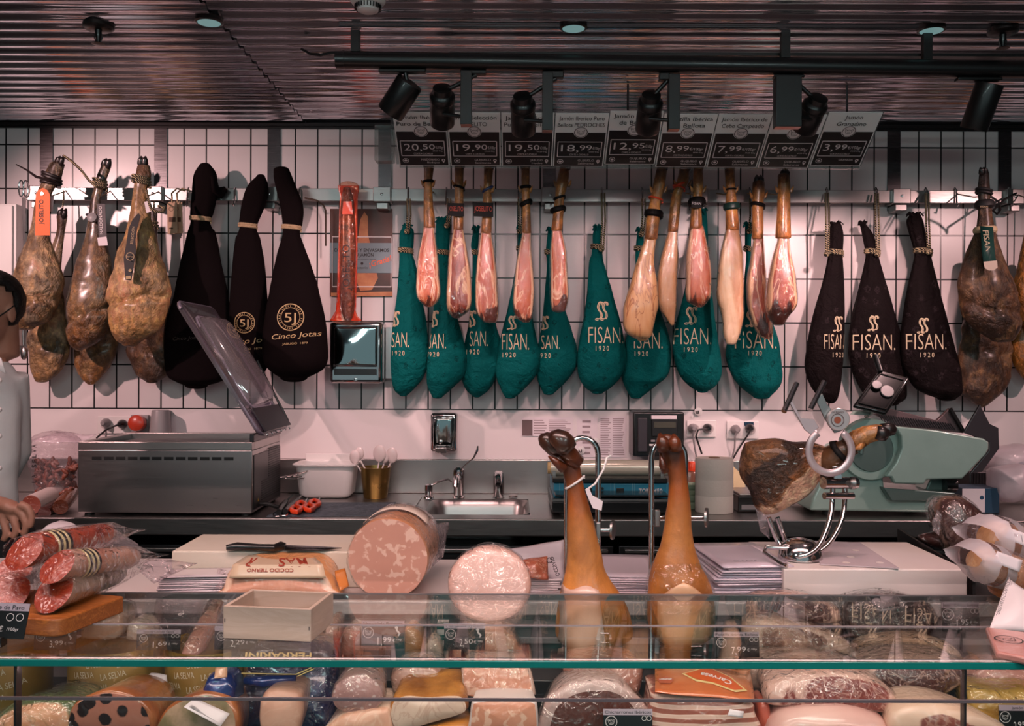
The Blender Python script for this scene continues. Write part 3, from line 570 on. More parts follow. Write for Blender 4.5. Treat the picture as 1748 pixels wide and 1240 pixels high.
m.text('Ibérico', cc, (1,0,0), (0,0,1), .007, .022); m.text('SELECCIÓN', P(226, 402, 3.6), (.12,0,1), (-1,0,.12), .011, .07); m.build('lettering', GOLDP, og)
MB().prism([P(x, y, 3.66) for x, y in ((246,345),(256,342),(261,360),(250,364))], (0,.002,0)).build('paper_tag', PAPER, tC)
# scissors, tags
t = thing('scissors', 'steel scissors hanging from the left end of the rail', 'scissors', P(41, 375, 3.9))
m = MB()
for q in (-1, 1): m.tube(loop(322, 36+q*3.5, 40+q*3.5, 3.9, .1, 1, 0, 1)[:0] or [P(40+q*4+4*math.cos(i*math.pi/8), 322+14*math.sin(i*math.pi/8), 3.9) for i in range(17)], .0028, 7)
m.build('handles', CHROME, t)
MB().prism([P(x, y, 3.9) for x, y in ((37,337),(44,337),(42,420),(40,420))], (0,.003,0)).build('blades', CHROME, t)
t = thing('ladle', 'steel ladle hanging on the tiles behind the salesperson', 'ladle', P(42, 600, 3.95)); MB().tube([P(36, 440, 3.95), P(38, 520, 3.95), P(40, 590, 3.95)], .004, 8).build('handle', STEELV, t); MB().ell(P(41, 603, 3.93), (.016, .012, .03)).build('bowl', STEELV, t)
for px, D_, lb in ((294, 3.86, 'brown paper swing tag hanging in front on the rail cord'), (303, 3.89, 'brown paper swing tag half hidden behind the other one')):
    t = thing('swing_tag', lb, 'tag', P(px, 402, D_), 'brown swing tags')
    MB().prism([P(px-8, 400, D_), P(px+9, 398, D_), P(px+8, 346, D_), P(px+4, 344, D_), P(px-5, 345, D_), P(px-9, 347, D_)], (0,.003,0)).build('card', mat('kraft_card', '#b8957a', .7), t)
    m = MB().ring2(P(px-2, 357, D_-.001), V((1,0,0)), V((0,0,1)), .008, .0095); m.obox(P(px, 375, D_-.001), (1,0,0), (0,0,1), .028, .02, .0005); m.obox(P(px-2, 390, D_-.001), (1,0,0), (0,0,1), .016, .006, .0005); m.build('print', mat('brown_print', '#5a3c2c', .7), t)
    MB().tube([P(px, 346, D_), P(px-1, 330, D_-.01), P(px+8, 322, D_), P(px+22, 326, D_)], .0035, 7).build('string', ROPE, t)
t = thing('electrical_cabinet', 'white cabinet on the tiles at the left edge', 'cabinet', P(0, 585, 3.95)); 
q0, q1 = P(-60, 348, 3.93), P(27, 590, 3.93); MB().box((q0.x, 3.93, q1.z), (q1.x, WY-.003, q0.z)).build('housing', PLAST, t, bevel=.003); MB().box((q0.x, 3.918, q1.z+.01), (q1.x-.012, 3.929, q0.z-.008)).build('door', PLAST, t, bevel=.002)
# brown cotton bags with gold crest
def fisan_logo(m, O, h, bvh, mi=0):      # two interlaced swan-like strokes
    base = [(-.12, -.95), (-.34, -.98), (-.42, -.86), (-.2, -.8), (-.02, -.84), (.14, -.6), (.1, -.2), (-.12, .12), (-.2, .45), (-.1, .78), (.08, .96), (.24, .82), (.2, .6)]
    for dx in (-.34, .2):
        m.stroke(cr([((a+dx)*h*.5, b*h*.5) for a, b in base], 3), h*.05, O, V((1,0,0)), V((0,0,1)), mi, bvh)
        m.stroke(cr([((a+dx+.14)*h*.5, (b-.02)*h*.5) for a, b in base[4:]], 3), h*.045, O, V((1,0,0)), V((0,0,1)), mi, bvh)
def bag(lb, rows, D, mt, tie_y, tie_m, kind, txt=None, seed=1, thick=.62, group=None, cord=None, flap=None, ties=2, n=36, maxd=.07):
    t = thing('ham_bag', lb, 'ham bag', P((rows[-1][1]+rows[-1][2])/2, rows[-1][0], D), group)
    m = body(rows, D, thick, n, 5, .035, 7, seed, (tie_y, 9, .10, 75) if kind == 'fisan' else (tie_y, 7, .05, 50), maxd=maxd)
    b = m.bvh(); m.build('cloth_sack', mt, t, 180)
    r = min(rows, key=lambda q: abs(q[0]-tie_y)); rope_tie(t, tie_y, r[1], r[2], D, thick, 2.3 if kind != 'fisan' else 2.6, tie_m, 2, ties, 'tie_cord')
    if kind == 'fisan':
        k = random.Random(seed); x, y = rows[0][1], rows[0][0]; w2 = (rows[0][2]-x)/2; mm = MB()
        for j in range(5):
            a = -1.9+.75*j; mm.tube([P(x+w2, y+5, D), P(x+w2+math.sin(a)*w2*1.0, y-3-k.random()*4, D-.01+.02*k.random()), P(x+w2+math.sin(a)*w2*1.6, y-3-k.random()*6+abs(a)*4, D-.01)], [.012, .010, .004], 8, 0, .5)
        mm.build('gathered_end', mt, t, 180)
    if txt: 
        px, py, wpx, hpx, word, lx, ly, lh, yr = txt; mm = MB(); R3, U3 = V((1,0,0)), V((0,0,1)); sc = D/F
        mm.text(word, P(px, py, D), R3, U3, hpx*1.06*sc, wpx*sc, 'c', 0, b, 0, -.014)
        if yr: mm.text('1 9 2 0', P(yr, py+23, D), R3, U3, 8.5*sc, 22*sc, 'c', 0, b)
        if lx: fisan_logo(mm, P(lx, ly, D), lh*sc, b)
        mm.build('print', CREAM, t)
    if cord:
        x0, y0, x1, y1 = cord; mm = MB()
        mm.tube([P(x0, y0, RY-.03), P(x0+1, (y0+y1)/2, D-.03), P(x1, y1, D-.02)], .004, 7).tube([P(x0+5, y0, RY-.03), P(x0+6, (y0+y1)/2, D-.025), P(x1+4, y1, D-.02)], .004, 7); mm.ell(P(x1+1, y1, D-.035), (.013, .012, .012), 10, 6); mm.build('hanging_cord', CORD, t)
    if flap: MB().tube([P(a, b_, D-.02+c_) for a, b_, c_, _ in flap], [q[3] for q in flap], 14, 0, .5).build('folded_flap', mt, t, 180)
    return t, b
BG = 'brown ham bags with gold crest'
t1, b1 = bag('dark brown ham bag half behind the lifted machine lid', [(283,340,360),(300,331,370),(340,327,369),(365,325,364),(378,326,358),(390,323,362),(400,320,368),(450,308,378),(500,298,388),(550,285,395),(600,280,398),(640,285,392),(652,300,375),(658,315,355)], 3.88, BROWNB, 378, ROPE, '5j', None, 3, .5, BG, None, [(364, 300, 0, .02), (368, 325, .02, .03), (376, 330, .03, .026), (386, 322, .03, .012)], 2, 36, .055)
t2, b2 = bag('dark brown ham bag, the narrow middle one of the three', [(301,438,452),(320,421,458),(350,412,452),(380,408,440),(390,409,437),(402,405,441),(410,402,444),(450,398,452),(500,393,456),(550,391,460),(600,392,462),(630,400,455),(645,412,440)], 3.84, BROWNB, 390, ROPE, '5j', None, 5, .5, BG, None, None, 2, 36, .05)
t3, b3 = bag('dark brown ham bag with whole gold crest, right of the three', [(291,467,494),(310,468,502),(350,478,517),(380,482,516),(393,483,512),(402,482,512),(410,480,515),(450,470,530),(500,460,545),(550,451,556),(590,447,560),(615,450,560),(632,460,550),(645,478,525)], 3.74, BROWNB, 393, ROPE, '5j', None, 8, .52, BG)
def crest(t, b, px, py, r, D, script=True, word=True):
    O = P(px, py, D); sc = D/F; m = MB(); R3, U3 = V((1,0,0)), V((0,0,1))
    for r0, r1 in ((.93, 1.0), (.68, .72)):
        n = 40; vs = []
        for j in range(n):
            a = 2*math.pi*j/n; d = R3*math.cos(a)+U3*math.sin(a); vs += [onto(b, O+d*r*sc*r0), onto(b, O+d*r*sc*r1)]
        m.add(vs, [(2*j, 2*j+1, (2*j+3) % (2*n), (2*j+2) % (2*n)) for j in range(n)])
    for j in range(30):                  # lettering round the rim, seen only as ticks
        a = 2*math.pi*j/30+.1; d = R3*math.cos(a)+U3*math.sin(a); e = d.cross(V((0,1,0))); vs = [onto(b, O+d*r*sc*q+e*s_*.0011) for q, s_ in ((.77,-1),(.77,1),(.88,1),(.88,-1))]
        if j % 6: m.add(vs, [(0, 1, 2, 3)])
    m.text('5J', O, R3, U3, r*.72*sc, r*.85*sc, 'c', 0, b)
    if script:
        m.text('Cinco Jotas', P(px+8, py+30, D), V((1,0,.09)), U3, 9*sc, 82*sc, 'c', 0, b, .25); m.text('JABUGO  1879', P(px+8, py+44, D), V((1,0,.06)), U3, 3.5*sc, 42*sc, 'c', 0, b)
    m.build('gold_print', GOLDP, t)
crest(t3, b3, 502, 543, 23, 3.74); crest(t2, b2, 422, 552, 18, 3.84)
m = MB().text('Cinco Jotas', P(325, 578, 3.88), V((1,0,.05)), V((0,0,1)), .015, .12, 'c', 0, b1, .25); m.build('gold_print', mat('dim_gold_print', '#4a3c34', .6), t1)
for t, pts in ((t2, ((430, 318), (436, 330), (431, 345), (422, 350))), (t3, ((520, 338), (540, 342), (552, 350), (556, 360), (556, 420)))):
    D_ = 3.88; MB().tube([P(x, y, D_) for x, y in pts], .004, 7).build('hanging_cord', mat('brown_cord', '#4a3a30', .8), t)
# green cotton bags
GG = 'green ham bags with cream lettering'
GB = [('green ham bag beside the poster, leftmost of the green bags', [(388,690,702),(397,683,706),(420,682,705),(433,682,703),(450,682,708),(500,678,718),(550,672,727),(590,668,731),(620,667,731),(645,668,722),(665,672,706),(675,682,695)], 433, (685,580,31,26,'SAN.',676,545,26,682), (695,340,694,395)),
 ('green ham bag behind the first two cut hams', [(376,748,766),(385,744,768),(430,746,766),(440,748,765),(470,747,768),(520,741,775),(570,735,788),(610,730,797),(640,728,793),(660,730,775),(678,738,755)], 436, (747,582,31,26,'SAN.',741,545,28,740), (764,340,762,385)),
 ('green ham bag behind the third cut ham from the left', [(392,808,818),(420,804,816),(436,808,815),(480,806,830),(550,800,845),(590,792,857),(620,786,859),(640,785,850),(665,795,835),(677,808,820)], 436, (818,578,31,26,'SAN.',805,545,28,808), None),
 ('green ham bag behind the fourth cut ham from the left', [(388,885,897),(430,884,898),(460,880,900),(520,868,905),(570,856,914),(610,849,921),(640,847,915),(665,855,895),(678,862,880)], 430, (880,583,46,28,'FISAN.',875,552,24,869), (885,340,886,395)),
 ('green ham bag behind the fifth cut ham from the left', [(395,935,945),(430,932,945),(450,934,944),(500,930,955),(560,924,975),(600,916,985),(625,913,984),(650,918,968),(672,928,945)], 436, (939,584,31,24,'SAN.',929,552,24,928), None),
 ('green ham bag hanging free in full view, whole lettering', [(390,1015,1026),(400,1012,1028),(418,1012,1026),(427,1011,1027),(436,1010,1028),(450,1006,1030),(500,1002,1045),(550,995,1059),(580,989,1065),(610,985,1070),(640,987,1062),(660,997,1045),(670,1010,1030)], 427, (1033,572,60,28,'FISAN.',1027,532,32,1026), (1027,330,1026,425)),
 ('green ham bag below the big pale ham', [(395,1088,1098),(430,1085,1100),(480,1085,1110),(540,1080,1130),(580,1068,1143),(610,1062,1146),(640,1060,1140),(660,1066,1118),(678,1076,1095)], 430, (1104,581,48,28,'ISAN.',None,0,0,1092), (1096,340,1094,400)),
 ('green ham bag below the short round red cut ham', [(362,1197,1206),(400,1190,1208),(440,1180,1208),(480,1172,1212),(530,1160,1218),(580,1148,1226),(610,1150,1231),(640,1160,1231),(658,1175,1222),(668,1190,1208)], 430, (1179,574,62,28,'FISAN.',1177,540,30,1175), None),
 ('wide green ham bag below the three rightmost cut hams', [(386,1272,1284),(420,1272,1282),(440,1274,1284),(500,1268,1300),(550,1258,1318),(580,1243,1328),(610,1240,1333),(640,1249,1335),(660,1263,1330),(677,1285,1315)], 430, (1286,580,70,30,'FISAN.',1279,545,28,1283), (1280,340,1278,395))]
for i, (lb, rows, ty, txt, cd) in enumerate(GB): bag(lb, rows, 3.86 if i % 2 else 3.90, GREENB, ty, CORD, 'fisan', txt, 40+i*3, .62, GG, cd, None, 2, 36, .055)
KG = 'dark brown ham bags with cream lettering'
for lb, rows, ty, txt, cd, D_ in (
 ('dark ham bag with cream lettering, left of the three, turned away', [(384,1418,1436),(400,1415,1439),(425,1413,1438),(436,1414,1437),(445,1413,1438),(480,1405,1440),(540,1388,1441),(590,1378,1440),(630,1374,1437),(660,1384,1434),(680,1400,1430),(687,1412,1425)], 436, (1420,583,38,26,'FISAN',1426,554,26,1426), (1409,330,1410,434), 3.86),
 ('dark ham bag with cream lettering, middle one of the three', [(383,1468,1478),(400,1472,1490),(430,1478,1500),(436,1478,1500),(445,1477,1501),(490,1468,1514),(540,1455,1528),(590,1448,1544),(620,1450,1548),(650,1462,1546),(678,1480,1546),(688,1500,1535)], 435, (1486,584,68,27,'FISAN.',1483,553,26,1483), (1494,330,1497,434), 3.90),
 ('dark ham bag with cream lettering, right of the three beside the grey-brown hams', [(369,1552,1572),(380,1548,1576),(410,1556,1582),(430,1562,1588),(437,1562,1589),(445,1561,1590),(490,1551,1602),(540,1542,1614),(590,1537,1628),(630,1543,1639),(660,1560,1642),(673,1580,1640),(680,1600,1632)], 434, (1574,583,64,27,'FISAN.',1567,557,26,1573), (1580,330,1584,430), 3.84)):
    bag(lb, rows, D_, BROWND, ty, CORD, 'fisan', txt, 90+ty+rows[0][1], .6, KG, cd, None, 2, 36, .055)
RG = 'whole cured hams hanging at the right'
tR = whole_ham('grey-brown whole ham with a green and cream label, upper one at the right', [(295,1672,1688),(325,1669,1690),(345,1671,1690),(380,1668,1696),(400,1663,1700),(430,1652,1708),(470,1640,1725),(510,1638,1735),(540,1645,1742),(562,1665,1740),(578,1690,1732)], 3.69, HAM4, .6, (1679, 300, 3.69, -.15, -.7, .8), RG, (530, 8, .34, 9), 0.083, 51)
whole_ham('grey-brown whole ham hanging lower behind the labelled one', [(440,1664,1692),(500,1655,1705),(560,1645,1718),(600,1637,1728),(640,1635,1725),(670,1640,1708),(688,1660,1690),(694,1672,1682)], 3.9, HAM4, .55, None, RG, (600, 14, .32, 9), 0.098, 57, .05)
whole_ham('amber whole ham cut by the right edge, upper one', [(300,1752,1764),(350,1750,1766),(400,1748,1772),(440,1740,1785),(500,1731,1800),(540,1737,1798),(560,1750,1780)], 3.81, HAM5, .6, None, RG, (530, 8, .2, 9), .06, 61)
whole_ham('amber whole ham cut by the right edge, lower one', [(440,1752,1768),(480,1745,1770),(560,1732,1785),(600,1726,1790),(630,1735,1780),(648,1748,1770)], 3.9, HAM5, .55, None, RG, None, .06, 66, .04)
D_ = 3.59
pl = [P(x, y, D_+dd) for x, y, dd in ((1680,458,0),(1688,461,0),(1695,462,0),(1702,458,0),(1698,430,.015),(1695,388,.05),(1673,386,.05),(1676,430,.015))]
m = MB().add(pl, [tuple(range(8))]); og = m.build('ham_label', mat('green_label', '#12403a', .5), tR, solid=.002, label='green and cream paper label')
m = MB().text('FISAN', P(1685, 412, D_+.025), (.02,-.2,-1), (1,0,0), .024, .09); m.build('lettering', CREAM, og)
m = MB().prism([P(x, y, D_-.004) for x, y in ((1679,447),(1702,445),(1703,457),(1696,462),(1688,462),(1681,458))], (0,.002,0)); m.build('label_foot', mat('cream_label', '#d4bfae', .6), og)
MB().tube(loop(396, 1665, 1698, 3.69, .62, 3, 0, 1), .009, 8, 0, 1.6).build('label_band', mat('cream_band', '#c9b08c', .6), tR)
MB().tube(loop(352, 1670, 1691, 3.69, .65, 3, 0, 1), .016, 8, 0, 1.2).build('foot_band', DARKPR, tR); MB().text('FISAN', P(1680, 353, 3.635), (1,0,0), (0,0,1), .008, .03).build('lettering', GOLDP, tR)
MB().tube(loop(333, 1667, 1692, 3.69, .7, 3, 3, 2), .006, 8).tube([P(1692, 336, 3.73), P(1705, 345, 3.74), P(1708, 358, 3.76), P(1702, 366, 3.78), P(1695, 360, 3.8), P(1715, 340, 3.86), P(1735, 330, 3.9)], .0045, 7).build('hanging_cord', DARKPR, tR)
# cut hams of the front row
CG = 'cut hams hanging under the price signs'
BAND = mat('black_band', '#0e0b0c', .6, 0, 0, .2); BREDS = mat('red_print', '#c84a34', .6)
def cut_ham(lb, leg, meatrows, D, mt, hoofp, bands=(), seed=1, wrap=True, word=None, thick=.7, lump=.07):
    t = thing('cut_ham', lb, 'ham', P((meatrows[-1][1]+meatrows[-1][2])/2, meatrows[-1][0], D), CG)
    body(meatrows, D, thick, 36, 6, lump, 13, seed, maxd=.06, sq=.62).build('cut_meat', mt, t, 180)
    body(leg, D, .9, 24, 5, .05, 16, seed+1).build('shank', LEG, t, 180)
    y, l, r = leg[0][:3]; hoof(t, (l+r)/2, y+5, D, hoofp[0], hoofp[1], .85)
    r_ = min(leg, key=lambda q: abs(q[0]-330)); hang_loop(t, (r_[1]+r_[2])/2, 330, D+.01)
    for q in (-1, 1):                    # dewclaws behind the foot
        y_, l_, r_ = leg[1][:3]; c = P((l_ if q < 0 else r_), y_+4, D); MB().tube([c+V((0, 0, -.012)), c+V((q*.005, -.004, 0)), c+V((q*.012, -.004, .016))], [.006, .0065, .001], 8).build('dewclaw', LEG, t)
    for y_, l_, r_, rad, mm, tl in bands: MB().tube(loop(y_, l_, r_, D, .95, 2, tl, 1), rad, 8, 0, 1.4).build('foot_band', mm, t)
    if word:
        x_, y_, w_, h_, tx = word; sc = D/F; c = P(x_, y_, D-.035); og = MB().obox(c, (1,0,-.03), (0,0,1), w_*sc, h_*sc, .002).build('band_card', BAND, t)
        MB().text(tx, c+V((0,-.001,.004)), (1,0,-.03), (0,0,1), h_*.38*sc, w_*.9*sc).build('lettering', BREDS if tx == 'JOSELITO' else WHITEPR, og)
    if wrap: 
        mm = body([(y, l-1.3, r+1.3) for y, l, r in meatrows], D, thick*1.04, 28, 4, .03, 30, seed+3, maxd=.0645, sq=.65); mm.build('cling_wrap', FILM, t, 180)
    return t
cut_ham('cut ham in film, leftmost of the front row, with a black label tab', [(285,723,741),(310,724,738),(345,723,739),(370,723,742),(388,723,743)], [(386,724,741),(410,720,743),(440,714,747),(470,712,749),(500,712,751),(513,716,748),(522,725,740)], 3.68, MEATA, (-.05,-.8), ((312,723,739,.004,BAND,0),), 3)
cut_ham('cut ham in film with red lettered band, second from the left', [(285,776,792),(310,776,791),(340,776,791),(370,774,791),(392,774,791)], [(390,775,790),(430,768,797),(470,765,803),(510,763,805),(530,765,800),(542,773,785)], 3.68, MEATB, (.1,-.8), ((322,775,792,.004,BAND,3),), 7, True, (778,358,28,22,'JOSELITO'))
cut_ham('cut ham in film with red lettered band, third from the left', [(285,826,843),(320,825,839),(350,824,840),(398,821,839)], [(396,822,838),(430,817,843),(470,813,848),(510,812,850),(535,815,850),(548,825,848)], 3.68, MEATA, (.15,-.8), ((326,824,841,.004,mat('blue_band','#27345c',.4),-4),), 12, True, (825,358,34,24,'JOSELITO'))
cut_ham('cut ham in film with a small white tag at the foot, fourth from the left', [(285,889,904),(320,890,904),(350,891,905),(398,891,907)], [(396,893,906),(430,885,907),(470,880,910),(510,876,911),(540,880,908),(549,891,904)], 3.68, MEATA, (0,-.8), ((322,889,905,.005,BAND,0),(349,890,906,.007,BAND,-3)), 18)
cut_ham('cut ham in film with one twisted black band, fifth from the left', [(288,955,972),(310,950,970),(340,947,963),(365,944,962),(393,941,960)], [(392,943,958),(430,940,966),(470,940,968),(510,940,970),(530,943,965)], 3.68, MEATA, (.2,-.8), ((340,946,964,.004,BAND,-2),(360,942,963,.008,BAND,-2)), 25)
cut_ham('big pale trimmed ham under the fifth price sign, leaning left', [(290,1120,1139),(320,1114,1134),(350,1108,1128),(370,1104,1127),(408,1100,1122)], [(405,1102,1120),(430,1093,1117),(460,1083,1117),(500,1072,1122),(530,1065,1121),(560,1065,1115),(573,1075,1112),(580,1088,1105)], 3.66, STREAK, (.12,-.85), ((342,1108,1131,.003,ORANGEP,4),(367,1104,1128,.011,BAND,2)), 31, False)
cut_ham('pale trimmed ham tied with orange twine, behind the big pale one', [(288,1160,1178),(310,1155,1175),(330,1148,1165),(350,1144,1162),(395,1140,1157)], [(393,1142,1156),(440,1128,1157),(480,1122,1155),(520,1124,1154),(545,1138,1152),(555,1145,1150)], 3.76, MEATC, (.3,-.8), ((318,1150,1170,.004,ORANGEP,-4),(322,1149,1169,.003,ORANGEP,4)), 37, True)
cut_ham('short red round cut ham with a black crest band', [(288,1183,1200),(320,1183,1200),(350,1181,1197),(390,1177,1199)], [(388,1180,1200),(420,1174,1207),(460,1172,1212),(500,1172,1213),(515,1175,1207),(523,1188,1200)], 3.66, MEATA, (0,-.8), ((347,1180,1199,.014,BAND,0),), 44, True, (1189,349,17,12,'FISAN'))
cut_ham('long amber cut ham with a dark green band, fourth from the right', [(288,1237,1254),(320,1239,1255),(350,1239,1258),(392,1239,1262)], [(390,1241,1260),(430,1231,1266),(470,1226,1268),(510,1226,1268),(540,1233,1268),(570,1235,1262),(586,1240,1256)], 3.67, MEATC, (-.05,-.8), ((326,1238,1256,.003,BAND,0),(355,1239,1259,.011,mat('green_band','#17332e',.4),0)), 50)
cut_ham('narrow dark cut ham with a bared bone knob, below the widest driver box', [(312,1285,1305),(330,1284,1305),(350,1284,1303),(407,1284,1303)], [(405,1287,1302),(450,1281,1305),(480,1276,1307),(520,1277,1306),(550,1285,1316),(570,1295,1318),(578,1305,1316)], 3.74, MEATB, (0,-.85), ((352,1283,1304,.006,BAND,3),), 57)
cut_ham('broad red cut ham with a wide fat edge, rightmost of the front row', [(300,1328,1348),(320,1328,1349),(350,1327,1349),(405,1324,1350)], [(403,1330,1345),(440,1320,1350),(480,1312,1357),(520,1309,1358),(540,1312,1345),(553,1320,1338)], 3.65, MEATB, (.1,-.75), (), 64)
# orange bag of sausage, poster, towel dispenser
t = thing('sausage_pack', 'dark cured sausage in an orange vacuum bag standing on the towel dispenser', 'sausage pack', P(590, 547, 3.8))
sp = body([(322,586,598),(345,582,604),(400,580,607),(460,581,607),(510,582,606),(535,584,604),(545,588,600)], 3.8, .8, 26, 4, .05, 18, 4); b = sp.bvh(); sp.build('cured_sausage', vmat('sausage_rind', [(0, '#8a4a2a'), (.4, '#a05a34'), (1, '#7a3e24')], ('#54210f', .7, 22), coat=.6), t, 180)
m = MB(); rows = [(317,577,613),(325,578,613),(335,580,611),(370,579,610),(440,577,610),(520,574,608),(536,570,608),(546,564,616),(548,564,617)]
rr = cr(rows, 5); R = []
for y, l, r in rr:
    o = [];
    for j in range(13): a_ = j/12; o.append(P(l+(r-l)*a_, y, 3.812+.004*noise.noise(V((a_*4, y*.05, 0)))))
    R.append(o)
m.add([p for r in R for p in r], [(i*13+j, i*13+j+1, i*13+14+j, i*13+13+j) for i in range(len(R)-1) for j in range(12)]); m.build('orange_backing', mat('orange_film', '#c8431a', .3, 0, .5, bmp=(30, .6)), t, 180, solid=.002)
body([(318,578,612),(330,580,610),(400,578,609),(480,577,609),(530,573,608),(547,566,614)], 3.798, .62, 26, 4, .05, 26, 9, maxd=.052).build('clear_front', clear('orange_clear_film', '#ffe2d2', .04, .1, 1.0, ior=1.25), t, 180)
MB().text('JOSELITO', P(592, 458, 3.8), (0,0,1), (-1,0,0), .032, .19, 'c', 0, b).build('lettering', DARKPR, t)
m = MB().sheet([P(584, 366, 3.765), P(602, 366, 3.765), P(600, 344, 3.765), P(586, 344, 3.765)], 6, 6, .003); m.build('orange_sticker', ORANGEP, t)
t = thing('poster', 'poster of a hanging ham with a blue text panel, behind the orange pack', 'poster', P(618, 505, 3.99))
def wq(x0, y0, x1, y1, D): a_, b_ = P(x0, y1, D), P(x1, y0, D); return (a_.x, b_.x, a_.z, b_.z)
def plate(x0, y0, x1, y1, D, th=.003): a_, b_, c_, d_ = wq(x0, y0, x1, y1, D); return MB().box((a_, D, c_), (b_, D+th, d_))
plate(563, 357, 670, 506, 3.99, .006).build('sheet', mat('poster_brown', '#3c1f18', .4, var=('#54281c', 6)), t)
m = MB().add([P(x, y, 3.988) for x, y in ((612,400),(628,400),(628,370),(622,362),(615,375))], [(0,1,2,3,4)]); m.add([P(x, y, 3.988) for x, y in ((612,400),(605,470),(615,497),(635,495),(645,475),(628,400))], [tuple(range(6))]); m.add([P(x, y, 3.988) for x, y in ((565,506),(670,506),(670,498),(565,500))], [(0,1,2,3)]); m.build('ham_picture', mat('poster_ham', '#a8623e', .5, var=('#c98a5c', 14)), t)
plate(563, 415, 670, 466, 3.9865, .001).build('text_panel', mat('poster_blue', '#6c7c84', .4), t)
m = MB().text('CORTAMOS Y ENVASAMOS', P(617, 427, 3.985), (1,0,0), (0,0,1), .015, .24, bold=.02).text('TU JAMÓN', P(620, 435, 3.985), (1,0,0), (0,0,1), .015, .09, bold=.02).text('en nuestra tienda', P(626, 443, 3.985), (1,0,0), (0,0,1), .006, .08).text('octavio', P(618, 457, 3.985), (1,0,0), (0,0,1), .012, .05).disc(P(618, 450, 3.985), V((1,0,0)), V((0,0,1)), .006); m.build('lettering', DARKPR, t)
MB().text('¡Gratis!', P(648, 446, 3.9845), (1,0,.32), (-.32,0,1), .026, .1, 'c', 0, None, .2, .01).build('script', mat('orange_print', '#e0643e', .6), t)
m = MB()
for x0, y0, x1, y1 in ((567,404,668,405.2),(567,489,668,490.2),(567,404,568,490),(667,404,668.2,490)): a_, b_, c_, d_ = wq(x0, y0, x1, y1, 3.985); m.box((a_, 3.985, c_), (b_, 3.986, d_))
m.build('frame_line', WHITEPR, t)
t = thing('paper_towel_dispenser', 'mirror-steel paper towel dispenser on the tiles under the poster', 'dispenser', P(610, 655, 3.9))
MIRROR = mat('mirror_steel', '#b9b6b6', .1, 1)
q0, q1 = P(562, 549, 3.86), P(652, 655, 3.86); MB().box((q0.x, 3.86, q1.z), (q1.x, WY-.003, q0.z)).build('housing', MIRROR, t, bevel=.015)
m = MB().sheet([(q0.x+.02, 3.855, q1.z+.07), (q1.x-.02, 3.855, q1.z+.07), (q1.x-.02, 3.855, q0.z-.02), (q0.x+.02, 3.855, q0.z-.02)], 14, 14, .003, 7, 0, 4, .008); m.build('front_plate', mat('teal_reflect_steel', '#a4b0b0', .07, 1), t, solid=.002)  # the front plate's teal reflection is put into its steel colour
MB().box((q0.x+.022, 3.852, q1.z+.035), (q1.x-.022, 3.8595, q1.z+.062)).build('paper_slot', BLACKP, t); MB().lathe((( q0.x+q1.x)/2, 3.8595, q1.z+.015), [(.008, 0), (.008, .003), (.003, .004)], 16, 0, (0,-1,0)).build('lock', CHROME, t)
MB().box((q1.x+.003, 3.95, q1.z+.02), (q1.x+.03, WY-.003, q0.z-.02)).build('side_bracket', STEELV, t)
# ------------------------------------------------------------------ back worktop
def G(x, y, z): k = (P(x, y, 1).z-CZ); return P(x, y, (z-CZ)/k)      # the point of a level plane seen at a pixel
WF = 3.33; SX0, SX1, SY0, SY1 = P(722, 880, 3.43).x, P(905, 880, 3.43).x, 3.43, 3.82
t = thing('steel_worktop', 'long stainless steel worktop with upstand along the back wall', 'worktop', (0, 3.66, WZ))
m = MB()
for a_, b_ in (((X0, WF), (SX0, WY-.004)), ((SX1, WF), (X1, WY-.004)), ((SX0, WF), (SX1, SY0)), ((SX0, SY1), (SX1, WY-.004))): m.box((a_[0], a_[1], WZ-.004), (b_[0], b_[1], WZ))
m.build('top_sheet', STEEL, t)
MB().box((X0, WF-.003, WZ-.062), (X1, WF+.02, WZ+.001)).build('front_edge', STEEL, t, bevel=.004)
MB().box((X0, WY-.022, WZ), (X1, WY-.004, P(870, 785, WY-.022).z)).build('upstand', STEEL, t, bevel=.004)
m = MB(); R = []
for f, z in ((0, 0), (.012, -.01), (.02, -.03), (.03, -.14), (.05, -.155)):
    R.append([V((x, y, WZ+z)) for x, y in rr_pts(SX0+f, SY0+f, SX1-f, SY1-f, .05, 4)])
m.rings(R[::-1], 0, (1, 0)); m.build('sink_bowl', STEEL, t)
MB().box((SX0-.06, SY0-.02, WZ), (SX0-.045, SY1+.02, WZ+.004)).build('drainer_ridge', STEEL, t, bevel=.002)
t = thing('under_counter_cabinet', 'dark steel cabinet run below the back worktop', 'cabinet', (0, 3.6, 0))
MB().box((X0, 3.42, .1), (X1, 3.98, .755)).build('carcass', DSTEEL, t)
for i in range(9):
    x = -3.2+.72*i; d = MB().box((x, 3.40, .12), (x+.7, 3.419, WZ-.11)).build('door', DSTEEL, t, bevel=.003); MB().box((x+.02, 3.385, WZ-.135), (x+.68, 3.399, WZ-.12)).build('handle', STEEL, d, bevel=.003)
